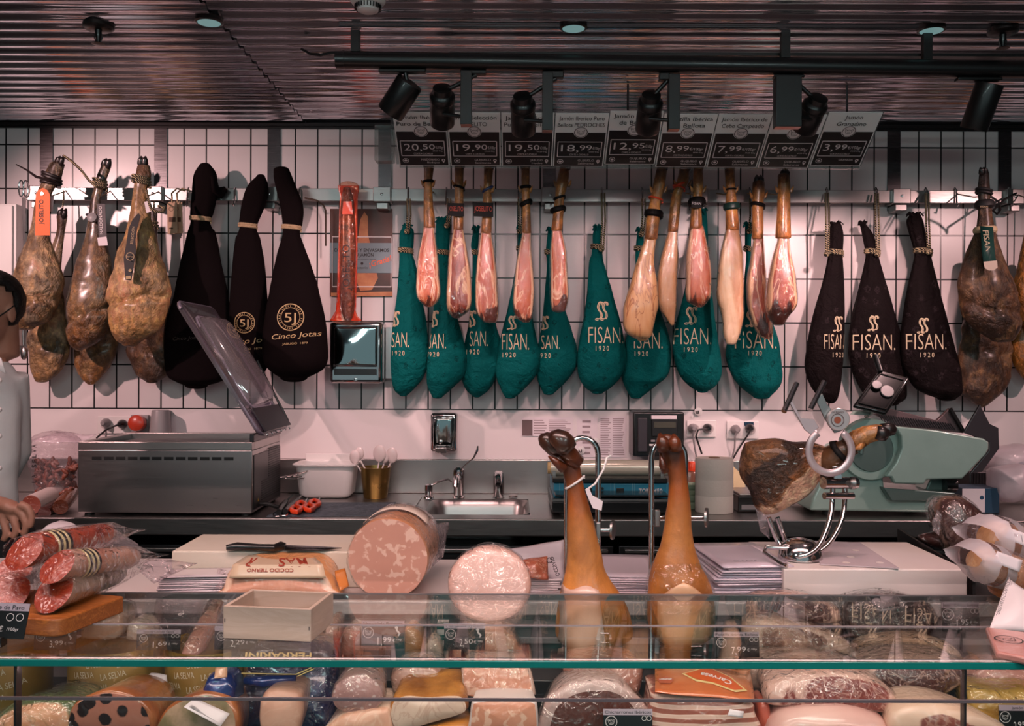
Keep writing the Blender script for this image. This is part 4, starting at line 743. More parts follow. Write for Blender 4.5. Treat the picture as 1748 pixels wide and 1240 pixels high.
# vacuum packing machine
xa, xb, ya, yb = P(133, 820, 3.37).x, P(430, 820, 3.37).x, 3.37, 3.78; zb, zt = WZ+.012, 1.204
t = thing('vacuum_packing_machine', 'steel vacuum packing machine with its clear lid lifted, on the worktop', 'vacuum machine', (xa/2+xb/2, 3.57, WZ))
MB().box((xa, ya, zb), (xb, yb, zt-.03)).build('housing', brushed('machine_steel', '#a29e9d', .3, (2,50,50)), t, bevel=.003)
m = MB()
for lo, hi in (((xa, ya, zt-.03), (xb, ya+.03, zt)), ((xa, yb-.03, zt-.03), (xb, yb, zt+.004)), ((xa, ya+.03, zt-.03), (xa+.04, yb-.03, zt)), ((xb-.05, ya+.03, zt-.03), (xb, yb-.03, zt))): m.box(lo, hi)
m.build('chamber_rim', STEEL, t, bevel=.002)
MB().box((xa+.06, ya+.045, zt-.0299), (xb-.07, yb-.045, zt-.018)).build('filler_plate', DSTEEL, t, bevel=.004)
m = MB()
for i in range(12): x = P(157+20.5*i, 782, ya).x; m.box((x, ya-.001, P(0, 785, ya).z), (x+.035, ya+.002, P(0, 779.5, ya).z))
m.build('front_slots', DARKIN, t)
MB().box((xb+.0005, ya+.02, zb+.01), (xb+.003, yb-.01, zt-.05)).build('side_panel', DSTEEL, t)
m = MB()
for i in range(22): m.box((xb+.003, ya+(.22 if i > 8 else .12), zb+.03+.0088*i), (xb+.0045, yb-.025, zb+.0345+.0088*i))
m.build('vent_grille', DARKIN, t)
for x, y in ((xa+.03, ya+.03), (xb-.03, ya+.03), (xa+.03, yb-.03), (xb-.03, yb-.03)): MB().lathe((x, y, WZ), [(.018, .0005), (.016, .0115)], 16).build('foot', RUBBER, t)
H = V((P(444, 730, 3.4).x, ya+.005, 1.226)); lu = V((-.535, 0, .845)); lv = V((0, 1, 0)); ln = V((.845, 0, .535))
def lp(a, b, c=0): return H+lu*a+lv*b+ln*c
L, Wd = .58, .40
m = MB(); R = []
for c_, ins in ((0, 0), (.016, .0), (.02, .008)): R.append([lp(a, b, c_) for a, b in rr_pts(ins, ins, L-ins, Wd-ins, .03, 3)])
oa = [(a, b) for a, b in rr_pts(.11, .05, L-.07, Wd-.05, .05, 3)]
R.append([lp(a, b, .02) for a, b in oa]); R0 = [lp(a, b, 0) for a, b in oa]; R = [R0]+R
m.rings(R, 0, (0, 0)); ld = m.build('lid', clear('lid_frame_acrylic', '#968e9e', .06, .08, milk=.07), t, 30)
m = MB(); R = []
for f, c_ in ((0, .02), (.006, .04), (.018, .058), (.035, .066), (.08, .068)): R.append([lp(a, b, c_) for a, b in rr_pts(.11+f, .05+f, L-.07-f, Wd-.05-f, max(.02, .05-f*.3), 3)])
m.rings(R, 0, (0, 1)); m.build('lid_dome', ACRYL, ld, 60)
m = MB().obox(lp(.05, Wd/2, .027), lv, -lu, Wd-.02, .1, .006).build('hinge_plate', mat('hinge_grey', '#343136', .4, .5), ld, bevel=.001)
m = MB()
for i in range(6): m.lathe(lp(-.01+.0, .03+i*.068, .0225), [(.006, 0), (.005, .004)], 10, 0, ln)
for i in range(1): m.build('hinge_screws', CHROME, t)
MB().box((xb-.012, ya+.01, zt), (xb+.004, yb-.005, zt+.03)).build('hinge_bracket', DSTEEL, t, bevel=.002)
MB().tube([lp(a_, b_, .01) for a_, b_ in rr_pts(0, 0, L, Wd, .03, 3)]+[lp(L, .03, .01)], .007, 8).build('lid_edge', mat('lid_edge_grey', '#6c6472', .3, 0, .4), ld)
MB().tube([lp(a_, b_, .021) for a_, b_ in rr_pts(.105, .045, L-.065, Wd-.045, .05, 3)]+[lp(L-.065, .095, .021)], .004, 8).build('window_edge', mat('lid_edge_pale', '#8e8694', .3, 0, .4), ld)
MB().tube([lp(.02, Wd-.01, .03), lp(.3, Wd+.005, .05)], .005, 8).build('gas_strut', BLACKM, ld)
MB().tube([V((xb, ya+.1, zb+.02)), V((xb+.03, ya+.1, zb+.02)), V((xb+.08, ya+.12, WZ+.012)), V((xb+.12, ya+.2, WZ+.008))], .008, 8).build('power_cord', RUBBER, t)
MB().prism([V((xb+.0052, ya+.06, zb+.035)), V((xb+.0052, ya+.075, zb+.035)), V((xb+.0052, ya+.0675, zb+.048))], (.0005,0,0)).build('warning_sticker', mat('yellow_sticker', '#c9a028', .5), t)
# sockets and plugs on the wall
SKG = 'wall sockets above the worktop'
def socket(x0, y0, x1, y1, lb, n=2):
    a_, b_ = P(x0, y1, WY-.004), P(x1, y0, WY-.004); t = thing('wall_socket', lb, 'socket', ((a_.x+b_.x)/2, WY-.004, (a_.z+b_.z)/2), SKG)
    MB().box((a_.x, WY-.013, a_.z), (b_.x, WY-.0045, b_.z)).build('plate', PLAST, t, bevel=.002)
    for i in range(n):
        x = a_.x+(b_.x-a_.x)*(i+.5)/n; MB().lathe((x, WY-.0132, (a_.z+b_.z)/2), [(.021, 0), (.021, .003), (.018, .003), (.017, -.002+.003)], 24, 0, (0,-1,0)).build('outlet', mat('outlet_ring', '#cfc6c4', .4), t)
    return t
def plug(px, py, mt, lb, pts, dx=0, name='power_plug'):
    c = P(px, py, WY-.02); t = thing(name, lb, 'plug', c); MB().lathe(c, [(.019, -.001), (.02, .012), (.014, .03), (.008, .04)], 18, 0, (dx, -1, 0)).build('body', mt, t)
    if pts: MB().tube([c+V((0,-.035,0))]+[P(x, y, d) for x, y, d in pts], .004, 8).build('cord', mt, t)
socket(168, 711, 225, 740, 'double white wall socket left, above the steel machine')
plug(182, 722, GREYP, 'grey plug in the left half of the left double socket', [(181, 735, 3.95), (181, 750, 3.97), (184, 765, 3.97)])
plug(210, 724, BLACKP, 'black plug in the right half of the left double socket', [(195, 728, 3.93), (180, 735, 3.93), (165, 748, 3.95)])
socket(1172, 718, 1222, 746, 'double white wall socket right of the black label printer')
plug(1182, 731, GREYP, 'grey plug in the socket beside the black label printer', [(1183, 745, 3.95), (1186, 765, 3.97), (1190, 785, 3.97)])
plug(1207, 731, BLACKP, 'black plug in the socket beside the black label printer', [(1192, 734, 3.93), (1188, 745, 3.95), (1198, 775, 3.97)])
t = socket(1240, 719, 1294, 749, 'white wall socket with a small blue display, above the paper roll', 2)
MB().box((P(1271, 726, 3.98).x, 3.983, P(1271, 727, 3.98).z), (P(1287, 726, 3.98).x, 3.9865, P(1271, 721, 3.98).z)).build('display', mat('blue_lcd', '#1c3348', .2), t)
plug(1255, 733, GREYP, 'grey plug in the socket with the blue display', [(1255, 745, 3.95), (1254, 765, 3.97), (1248, 790, 3.97)])
plug(1279, 731, BLACKP, 'thin black plug in the socket with the blue display', [(1275, 745, 3.95), (1262, 765, 3.97), (1250, 785, 3.97)])
t = thing('industrial_plug', 'red industrial plug cap on the wall beside the grey one', 'plug', P(238, 722, 3.97)); MB().box((P(226, 0, 3.98).x, 3.975, P(0, 739, 3.98).z), (P(256, 0, 3.98).x, WY-.004, P(0, 708, 3.98).z)).build('wall_box', GREYP, t, bevel=.004)
MB().lathe(P(239, 723, 3.974), [(.03, 0), (.036, .02), (.034, .045), (.02, .055)], 24, 0, (0,-1,.1)).build('cap', mat('red_plastic', '#b83a24', .35, 0, .3), t)
t = thing('industrial_socket', 'grey industrial wall socket with a hanging cap', 'socket', P(277, 722, 3.97)); MB().box((P(263, 0, 3.98).x, 3.965, P(0, 738, 3.98).z), (P(293, 0, 3.98).x, WY-.004, P(0, 700, 3.98).z)).build('wall_box', GREYP, t, bevel=.004)
MB().lathe(P(274, 738, 3.93), [(.046, 0), (.036, .09), (.034, .095)], 28).build('cap', GREYP, t); MB().lathe(P(273, 739, 3.93), [(.038, -.012), (.044, 0)], 24).build('seal', mat('red_plastic', '#b83a24', .35, 0, .3), t)
# white tray, brass cup, spoons, scissors, mat
t = thing('plastic_tub', 'white plastic tub with a perforated back on the worktop, beside the brass cup', 'tub', P(556, 850, 3.84)); a_, b_ = P(505, 851, 3.82), P(605, 788, 3.82)
R = []
for f, z in ((.03, WZ+.003), (.012, WZ+.02), (0, WZ+.135), (-.012, WZ+.14), (-.012, WZ+.146), (.004, WZ+.146), (.02, WZ+.03)): R.append([V((x, y, z)) for x, y in rr_pts(a_.x+f, 3.79+f, b_.x-f, 3.95-f, .03, 3)])
MB().rings(R, 0, (1, 1)).build('bowl', PLAST, t, 50); MB().box((P(524, 0, 3.95).x, 3.953, WZ+.1), (P(600, 0, 3.95).x, 3.958, WZ+.175)).build('back_plate', PLAST, t, bevel=.002)
for px in (541, 586): MB().lathe(P(px, 797, 3.952), [(.009, 0), (.009, .0012)], 16, 0, (0,-1,0)).build('hole', DARKIN, t)
c = P(641, 850, 3.85); c.z = WZ; t = thing('brass_cup', 'brass cup full of pale plastic spoons beside the white tub', 'cup', c)
MB().lathe(c, [(.048, .001), (.05, .006), (.064, .128), (.066, .131), (.062, .131), (.05, .02)], 36, 0, (0,0,1), (1, 1)).build('cup_body', brushed('brass', '#a58a50', .28, (2,2,2)), t)
SP = mat('pale_spoon_plastic', '#d8c8c6', .25, 0, .3)
for i, (px, py, r, tl) in enumerate(((606, 782, 9, -.3), (614, 776, 8, -.15), (648, 776, 11, -.05), (656, 782, 8, .1), (669, 779, 10, .25))):
    D_ = 3.83+.012*i; e = P(px, py, D_); q = c+V((tl*.06, .0, .06)); q.y = c.y+(.01*i-.02)
    t = thing('plastic_spoon', ('leftmost pale spoon in the brass cup, facing left', 'second pale spoon from the left in the brass cup', 'widest pale round spoon in the brass cup', 'pale spoon just right of the widest one in the brass cup', 'rightmost pale translucent spoon in the brass cup')[i], 'spoon', q, 'spoons in the brass cup')
    MB().tube([q, e-V((0,0,.02))], .0035, 8).build('handle', SP, t); sc = r*D_/F; MB().ell(e+V((0, -.004, .004)), (sc, .008, sc*1.35), 16, 10).build('bowl', SP, t)
t = thing('blue_mat', 'blue woven plastic mat at the front of the worktop', 'mat', G(570, 870, WZ))
q = [G(455, 883, WZ), G(652, 882, WZ), G(676, 859, WZ), G(497, 860, WZ)]
MB().prism([p+V((0,0,.0005)) for p in q], (0,0,.003)).build('woven_sheet', mat('blue_weave', '#5a6670', .6, bmp=(160, .6), var=('#39444e', 60)), t)
def on(x, y, h=.0): return G(x, y, WZ+.004)+V((0, 0, h))
for x, y, lb in ((508, 872, 'orange-handled scissors on the blue mat, the left pair'), (531, 869, 'orange-handled scissors on the blue mat, the right pair')):
    t = thing('scissors', lb, 'scissors', on(x, y), 'orange scissors on the mat')
    for dx, dy in ((-3, 3), (6, -4)): MB().tube([on(x+dx+8*math.cos(a_*.698), y+dy+5*math.sin(a_*.698), .012) for a_ in range(10)], .0095, 9).build('handle', ORANGEP, t)
    MB().tube([on(x+8, y-4, .01), on(x+13, y-12, .008), on(x+17, y-20, .005)], [.005, .004, .001], 7, 0, .4).build('blades', CHROME, t)
for x, y, x1, y1, lb in ((476, 880, 488, 862, 'black-handled tool with a steel ring on the worktop, left one'), (487, 879, 508, 858, 'black-handled tool with a steel blade on the worktop, right one')):
    t = thing('kitchen_tool', lb, 'tool', on(x, y), 'black-handled tools by the machine'); MB().tube([on(x, y, .012), on((x+x1)/2, (y+y1)/2, .014), on(x1, y1, .012)], [.011, .013, .010], 10).build('handle', BLACKP, t)
    MB().tube([on(x1, y1, .012), on(x1+12, y1-14, .008)], [.005, .002], 8).build('blade', CHROME, t); MB().tube([on(x-3+7*math.cos(a_*.6), y+2+4*math.sin(a_*.6), .008) for a_ in range(11)], .0022, 6).build('ring', CHROME, t)
t = thing('tongs', 'steel wire tongs lying over the left rim of the white tub', 'tongs', P(500, 808, 3.8)); MB().tube([P(478, 815, 3.76), P(500, 812, 3.77), P(525, 804, 3.79), P(528, 803, 3.8), P(520, 805, 3.8), P(490, 812, 3.79), P(478, 816, 3.77), P(500, 818, 3.77), P(518, 817, 3.79), P(522, 813, 3.8), P(500, 814, 3.79)], .0028, 7).build('wire', CHROME, t)
# taps
t = thing('mixer_tap', 'chrome mixer tap with a long lever behind the sink', 'tap', on(783, 850)); c = on(783, 850)
MB().lathe(c, [(.026, 0), (.026, .006), (.021, .01), (.022, .08), (.024, .1), (.022, .118), (.01, .128)], 26).build('tap_body', CHROME, t)
MB().tube([c+V((0,-.01,.085)), c+V((-.004,-.07,.09)), c+V((-.006,-.11,.078)), c+V((-.006,-.115,.06))], [.016, .015, .014, .012], 14).build('spout', CHROME, t)
MB().tube([c+V((.004,-.0,.115)), c+V((.03,-.005,.14)), c+V((.062,-.005,.168)), c+V((.078,-.005,.2)), c+V((.08,-.005,.218))], [.006, .006, .007, .011, .007], 10, 0, .5).build('lever', CHROME, t)
t = thing('sensor_tap', 'plain curved chrome tap right of the lever tap', 'tap', on(851, 850)); c = on(851, 850)
MB().lathe(c, [(.024, 0), (.024, .004), (.022, .006), (.022, .09), (.02, .105), (.01, .113)], 26).build('tap_body', CHROME, t); MB().tube([c+V((0,0,.09)), c+V((0,-.05,.098)), c+V((0,-.09,.088)), c+V((0,-.105,.07))], [.02, .019, .016, .014], 16).build('spout', CHROME, t); MB().lathe(c+V((0,-.107,.066)), [(.011, 0), (.011, -.003)], 14).build('nozzle', BLACKP, t)
t = thing('soap_pump', 'low chrome pump with a bent lever left of the taps', 'pump', on(732, 851)); c = on(732, 851)
MB().lathe(c, [(.022, 0), (.02, .008), (.015, .012), (.015, .03), (.017, .032), (.016, .055), (.008, .06)], 22).build('pump_body', CHROME, t); MB().tube([c+V((0,0,.05)), c+V((.04,-.01,.07)), c+V((.082,-.015,.082)), c+V((.095,-.015,.07))], [.005, .005, .004, .003], 9).build('lever', CHROME, t)
t = thing('drain_plug', 'small steel plug on the worktop right of the taps', 'plug', on(876, 849)); MB().lathe(on(876, 849), [(.018, 0), (.018, .007), (.012, .01)], 22).build('cap', STEEL, t)
# soap dispenser
t = thing('soap_dispenser', 'mirror-steel soap dispenser on the wall above the taps', 'dispenser', P(756, 740, 3.95)); a_, b_ = P(734, 772, 3.9), P(780, 706, 3.9)
MB().box((a_.x, 3.91, a_.z), (b_.x, WY-.004, b_.z)).build('housing', MIRROR, t, bevel=.014)
R = [[V((x, 3.9096-h, z)) for x, z in rr_pts(a_.x+f, a_.z+f, b_.x-f, b_.z-f, .012, 3)] for f, h in ((.012, 0), (.016, .006), (.03, .009), (.045, .0095))]
MB().rings(R[::-1], 0, (1, 0)).build('front_plate', mat('teal_reflect_steel', '#a4b0b0', .07, 1), t, 60); MB().lathe((P(755, 0, 3.9).x, 3.9, P(0, 752, 3.9).z), [(.0095, 0), (.0095, .004), (.004, .006)], 20, 0, (0,-1,0)).build('sight_lock', CHROME, t)  # teal that this plate reflects is mixed into its colour
MB().box((P(746, 0, 3.9).x, 3.885, P(0, 771, 3.9).z), (P(765, 0, 3.9).x, 3.899, P(0, 761, 3.9).z)).build('push_lever', CHROME, t, bevel=.003)
# sheets taped on the wall
def notice(x0, y0, x1, y1, lb, cols, dark=None):
    D_ = WY-.0055; t = thing('notice', lb, 'notice', P((x0+x1)/2, y1, D_), 'printed notices on the wall'); plate(x0, y0, x1, y1, D_, .0012).build('sheet', PAPER, t)
    m = MB(); r = random.Random(int(x0))
    for c0, c1, st in cols:
        y = y0+4
        while y < y1-3:
            a_, b_ = P(c0, y+st*.42, D_-.001), P(c0+(c1-c0)*(.7+.3*r.random()), y, D_-.001); m.box((a_.x, D_-.0006, a_.z), (b_.x, D_, b_.z)); y += st
    m.build('print', mat('faint_print', '#a08c90', .7), t)
    if dark: plate(*dark, D_-.0012, .0005).build('dark_panel', mat('notice_dark', '#6a5656', .6), t)
notice(890, 713, 978, 745, 'wide printed notice with a dark panel, left of the other sheets', [(911, 934, 4.4), (937, 976, 3)], (891, 717, 909, 744))
notice(985, 714, 1020, 781, 'nearly blank pale sheet between the two printed notices', [(994, 1012, 9)])
notice(1023, 711, 1068, 781, 'tall printed table sheet beside the black label printer', [(1025, 1043, 3.2), (1046, 1066, 3.2)])
for x, y, lb in ((992, 769, 'round white suction hook on the wall behind the arch of the left ham stand'), (1192, 703, 'small round white suction hook at the tile edge above the sockets'), (1017, 755, 'small round suction hook at the edge of the table sheet')):
    t = thing('suction_hook', lb, 'hook', P(x, y, 3.98), 'round suction hooks'); MB().lathe(P(x, y, WY-.008), [(.018, 0), (.017, .004), (.008, .006)], 20, 0, (0,-1,0)).build('disc', PLAST, t); MB().tube([P(x, y-1, WY-.016), P(x, y+3, WY-.028), P(x-3, y+3, WY-.032), P(x-4, y-1, WY-.03)], .003, 7).build('hook', BLACKP, t)
# label printer
t = thing('label_printer', 'black label printer on the wall above the blue wrapping machine', 'printer', P(1125, 780, 3.9)); a_, b_ = P(1081, 780, 3.84), P(1169, 704, 3.84)
MB().box((a_.x, 3.85, a_.z), (b_.x, WY-.004, b_.z)).build('housing', BLACKP, t, bevel=.008); MB().box((P(1092, 0, 3.83).x, 3.835, a_.z+.02), (P(1108, 0, 3.83).x, 3.849, P(0, 710, 3.83).z)).build('side_cover', DARKP, t, bevel=.004)
x0, x1 = P(1116, 0, 3.83).x, P(1160, 0, 3.83).x; MB().box((x0, 3.84, P(0, 742, 3.83).z), (x1, 3.849, P(0, 712, 3.83).z)).build('control_panel', DARKIN, t, bevel=.003)
MB().box((x0+.008, 3.8375, P(0, 727, 3.83).z), (x1-.008, 3.8395, P(0, 717, 3.83).z)).build('display', mat('lcd_olive', '#4a4a40', .25), t)
MB().box((x0-.002, 3.838, P(0, 712, 3.83).z), (x1-.004, 3.8495, P(0, 706, 3.83).z)).build('paper_strip', PAPER, t)
for i in range(4): x = x0+.012+.026*i; MB().box((x-.015, 3.842, P(0, 751, 3.83).z), (x+.002, 3.849, P(0, 748, 3.83).z)).build('key', GREYP, t)
for i in range(2): x = P(1112+40*i, 0, 3.83).x; MB().box((x, 3.842, P(0, 758, 3.83).z), (x+.024, 3.849, P(0, 755, 3.83).z)).build('key', PLAST, t)
# wrapping machine
t = thing('wrapping_machine', 'blue hot-wire wrapping machine with a big film roll on the worktop', 'wrapping machine', (P(1050, 0, 3.55).x, 3.6, WZ))
xa, xb = P(948, 0, 3.5).x, P(1146, 0, 3.5).x
MB().box((xa, 3.5, P(0, 848, 3.5).z), (xb, 3.84, P(0, 821, 3.5).z)).build('housing', mat('blue_enamel', '#2a84a2', .35, 0, .3), t, bevel=.006)
MB().box((xa-.01, 3.4, WZ+.012), (xb+.005, 3.8, WZ+.055)).build('base_tray', mat('machine_black', '#16181a', .3), t, bevel=.004); MB().box((xa, 3.38, WZ+.075), (xb-.02, 3.52, WZ+.082)).build('hot_plate', mat('hot_plate', '#1a1c1e', .2, .4), t, bevel=.003)
MB().box((xa-.01, 3.395, WZ+.056), (xb+.005, 3.402, WZ+.066)).build('front_rail', STEEL, t); 
for x, y in ((xa+.03, 3.43), (xb-.03, 3.43), (xa+.03, 3.77), (xb-.03, 3.77)): MB().lathe((x, y, WZ), [(.014, .0005), (.014, .014)], 14).build('foot', RUBBER, t)
m = MB()
for x0, x1 in ((955, 983), (988, 1043), (1048, 1080), (1083, 1139)):
    for u0, v0, u1, v1 in ((x0,824,x1,824.7),(x0,845,x1,845.7),(x0,824,x0+.7,845),(x1-.7,824,x1,845)): a_, b_ = P(u0, v1, 3.498), P(u1, v0, 3.498); m.box((a_.x, 3.4985, a_.z), (b_.x, 3.4995, b_.z))
m.build('panel_lines', mat('pale_blue_print', '#8fb4be', .5), t)
sc = 3.498/F; MB().text('ZORE', P(1101, 838, 3.4985), (1,0,0), (0,0,1), 7.5*sc, 22*sc, bold=.02).text('-450', P(1122, 838, 3.4985), (1,0,0), (0,0,1), 7.5*sc, 17*sc, bold=.02).build('lettering', WHITEPR, t)
for x in (1007, 1062): MB().box((P(x-7, 0, 3.498).x, 3.494, P(0, 836, 3.498).z), (P(x+6, 0, 3.498).x, 3.4995, P(0, 830, 3.498).z)).build('switch', BLACKP, t, bevel=.002); 
for x in (1028,): MB().lathe(P(x, 834, 3.4995), [(.006, 0), (.005, .012)], 14, 0, (0,-1,0)).build('knob', BLACKP, t)
MB().box((xa-.004, 3.49, P(0, 821, 3.5).z), (xb-.01, 3.6, P(0, 813, 3.5).z)).build('roller_bed', BLACKM, t, bevel=.003)
a_, b_ = P(940, 799, 3.62), P(1142, 799, 3.62); fr_ = MB().tube([a_, b_], 13.5*3.62/F, 32).build('film_roll', mat('film_roll', '#d8cfbc', .2, .25, .6), t, 50); MB().tube([a_-V((.012,0,0)), a_+V((.004,0,0))], 10*3.62/F, 24).build('core', mat('card_core', '#c8a874', .7), fr_)
for x in (xa, xb-.02): MB().box((x, 3.62-.03, P(0, 822, 3.62).z), (x+.012, 3.62+.03, a_.z+.004)).build('roll_bracket', STEEL, t)
# paper roll, bowls and small things
c = P(1219, 870, 3.52); c.z = WZ; t = thing('paper_towel_roll', 'thick white paper towel roll standing on the worktop', 'paper roll', c); r = 32*3.52/F; h = 92*3.52/F
m = MB().lathe(c, [(r*.98, .001), (r, .004), (r, h*.3), (r*.985, h*.315), (r*1.0, h*.33), (r, h*.6), (r*.99, h*.615), (r, h*.63), (r, h-.004), (r*.97, h), (r*.3, h), (r*.29, h-.03)], 44); m.build('paper', mat('towel_paper', '#d9d0c6', .85, bmp=(90, .15)), t, 30); MB().lathe(c, [(r*.3, h-.02), (r*.3, h+.002), (r*.27, h+.002), (r*.27, h-.02)], 24).build('card_core', mat('card_core', '#8a6a50', .8), t)
for i in range(4):
    c = V((P(1183, 0, 3.58).x, 3.6, WZ+.002+i*.023)); t = tag(MB().lathe(c, [(.03, 0), (.032, .001), (.042, .022), (.045, .026), (.042, .027), (.03, .006)], 30).build('green_bowl', mat('pale_green_plastic', '#8f9f86', .4), None), ('lowest pale green bowl of the stack beside the paper roll', 'second pale green bowl from the bottom of the stack', 'third pale green bowl from the bottom of the stack', 'topmost pale green bowl of the stack beside the paper roll')[i], 'bowl', 'stacked pale green bowls')
t = thing('jar', 'squat jar with an orange lid behind the green bowls', 'jar', (P(1182, 0, 3.75).x, 3.78, WZ)); c = V((P(1183, 0, 3.75).x, 3.78, WZ)); MB().lathe(c, [(.04, .001), (.042, .01), (.042, .11), (.036, .125)], 26).build('glass_body', mat('jar_contents', '#7a5444', .25, 0, .6), t); MB().lathe(c+V((.012,0,0)), [(.02, .126), (.02, .16), (.016, .165)], 20).build('orange_lid', ORANGEP, t)
t = thing('yellow_cloth', 'pale yellow cloth behind the paper roll', 'cloth', P(1262, 840, 3.75)); MB().sheet([P(1248, 857, 3.7), P(1278, 855, 3.7), P(1268, 812, 3.78), P(1250, 795, 3.8)], 8, 8, .006, 12).build('folded_cloth', mat('yellow_cotton', '#c9b890', .85), t, 180, solid=.004)
t = thing('kitchen_scale', 'small black kitchen scale behind the ham on the stand', 'scale', (P(1272, 0, 3.55).x, 3.6, WZ)); a_, b_ = P(1258, 874, 3.52), P(1300, 846, 3.52); MB().box((a_.x, 3.5, WZ+.001), (b_.x, 3.7, b_.z)).build('housing', BLACKP, t, bevel=.005); MB().box((a_.x+.005, 3.505, b_.z), (b_.x-.005, 3.695, b_.z+.008)).build('pan', STEEL, t, bevel=.003); MB().box((a_.x+.012, 3.497, WZ+.012), (b_.x-.012, 3.4995, WZ+.03)).build('keypad', GREYP, t)
# slicer
t = thing('meat_slicer', 'big grey-green meat slicer at the right end of the worktop', 'slicer', (P(1500, 0, 3.5).x, 3.55, WZ)); SLI = mat('slicer_alloy', '#b2cec4', .36, .2, .15, var=('#9ab8ae', 3)); SLD = mat('slicer_alloy_dark', '#6f8580', .3, .5)
def pp(pts, D_, dp): return MB().prism([P(x, y, D_) for x, y in pts][::-1], (0, dp, 0))
base = [(1382,872),(1388,850),(1400,825),(1411,803),(1440,790),(1455,770),(1465,766),(1499,768),(1505,780),(1507,811),(1510,830),(1517,845),(1531,853),(1612,856),(1616,864),(1606,876)]
pp(base, 3.42, .3).build('base_casting', SLI, t, 30, bevel=.012)
for x, y in ((1410, 3.46), (1590, 3.46), (1410, 3.68), (1590, 3.68)): MB().lathe((P(x, 0, 3.5).x, y, WZ), [(.022, .0005), (.02, .02)], 18).build('foot', RUBBER, t)
MB().lathe(P(1488, 768, 3.40), [(.112, 0), (.116, .01), (.116, .035), (.1, .045)], 44, 0, (0,1,0)).build('blade_cover', SLI, t); MB().lathe(P(1488, 768, 3.395), [(.08, .0), (.083, .004), (.083, .0055)], 40, 0, (0,1,0)).build('blade_plate', SLD, t)
pp([(1528,728),(1600,735),(1679,749),(1688,755),(1688,766),(1683,776),(1643,818),(1582,819),(1578,827),(1527,826),(1522,815),(1513,814),(1530,790),(1540,765),(1538,745)], 3.36, .03).build('carriage_plate', SLI, t, 30, bevel=.006)
m = MB(); pp_ = [P(x, y, 3.44) for x, y in ((1493,708),(1519,698),(1600,718),(1622,697),(1645,740),(1535,729))]; m.prism(pp_[::-1], (0,.02,0)); pl_ = m.build('pusher_plate', mat('ribbed_plate', '#6a5a5c', .35, .3), t, bevel=.002)
m = MB()
for i in range(30): x = 1500+i*4.2; m.tube([P(x, 704+(x-1500)*.13+3, 3.437), P(x+9, 724+(x-1500)*.085, 3.437)], .002, 5)
m.build('ribs', DARKP, pl_)
MB().tube([P(1622,698,3.43), P(1645,738,3.43)], .008, 10).build('pusher_edge', BLACKP, t)
pp([(1645,739),(1673,691),(1690,724),(1705,731),(1706,766),(1677,806),(1656,809),(1688,770),(1689,755)], 3.40, .012).build('guard_plate', mat('smoked_guard', '#3e3a3e', .25, 0, .3), t, bevel=.003)
pp([(1508,833),(1630,842),(1640,855),(1522,856)], 3.38, .2).build('slice_tray', SLD, t, bevel=.004)
pp([(1590,815),(1612,815),(1622,838),(1580,838)], 3.44, .1).build('carriage_arm', SLD, t, bevel=.006); MB().tube([P(1612, 828, 3.42), P(1630, 828, 3.42)], .028, 20).build('thickness_knob', BLACKP, t)
MB().tube([P(1474,752,3.39), P(1470,775,3.39)], .008, 12).build('lock_lever', SLD, t); MB().lathe(P(1470, 708, 3.46), [(.04, 0), (.03, .012)], 28, 0, (0,0,1)).build('sharpener_cap', SLI, t); MB().tube([P(1478,712,3.45), P(1490,703,3.42), P(1497,690,3.36)], .008, 10).build('guard_arm', CHROME, t)
q = [P(1456,693,3.36), P(1513,707,3.33), P(1553,645,3.38), P(1502,631,3.41)]; n_ = (q[1]-q[0]).cross(q[3]-q[0]).normalized()
R = []; c = sum(q, V())/4
R = [[c+(p-c)*f+n_*h for p in cr([q[0], q[0]*.85+q[1]*.15, q[0]*.15+q[1]*.85, q[1], q[1]*.85+q[2]*.15, q[1]*.15+q[2]*.85, q[2], q[2]*.85+q[3]*.15, q[2]*.15+q[3]*.85, q[3], q[3]*.85+q[0]*.15, q[3]*.15+q[0]*.85, q[0]], 2)[:-1]] for f, h in ()] if 0 else None
m = MB().prism(q, -n_*.02); hg = m.build('hand_guard', mat('black_guard_plastic', '#101010', .16, 0, .5), t, bevel=.006)
q2 = [c+(p-c)*.8+n_*.003 for p in q]; m = MB()
for i in range(4): m.tube([q2[i], q2[(i+1) % 4]], .003, 8)
m.build('guard_ridge', BLACKP, hg); MB().lathe(P(1514, 669, 3.365)+n_*.004, [(.024, 0), (.022, .004)], 26, 0, n_).build('guard_disc', GREYP, hg); MB().lathe(P(1496, 658, 3.375)+n_*.004, [(.018, 0), (.016, .004)], 20, 0, n_).build('guard_hole', mat('guard_hole', '#5a5658', .3), hg)
MB().tube([P(1503,634,3.40), P(1494,606,3.42)], .011, 14).build('guard_grip', BLACKP, hg)
# boxes and bags at the right end
t = thing('glove_box', 'white and blue small carton behind the wrapped dark meat', 'carton', P(1663, 862, 3.5)); a_, b_ = P(1643, 861, 3.5), P(1706, 834, 3.5); MB().box((a_.x, 3.5, WZ+.001), (b_.x, 3.62, b_.z)).build('carton', mat('carton_blue', '#20445c', .5), t, bevel=.002); MB().box((a_.x-.001, 3.499, WZ+.004), (P(1684, 0, 3.5).x, 3.5005, b_.z-.002)).build('white_panel', PAPER, t); MB().disc(P(1676, 850, 3.4985), V((1,0,0)), V((0,0,1)), .008).build('round_mark', mat('carton_blue2', '#274a68', .5), t)
t = thing('steel_insert', 'dark slotted steel tray behind the small carton', 'tray', P(1680, 830, 3.7)); a_, b_ = P(1655, 842, 3.68), P(1705, 806, 3.68); m = MB().box((a_.x, 3.68, WZ+.001), (b_.x, 3.9, b_.z)); m.build('tray', DSTEEL, t, bevel=.004)
m = MB()
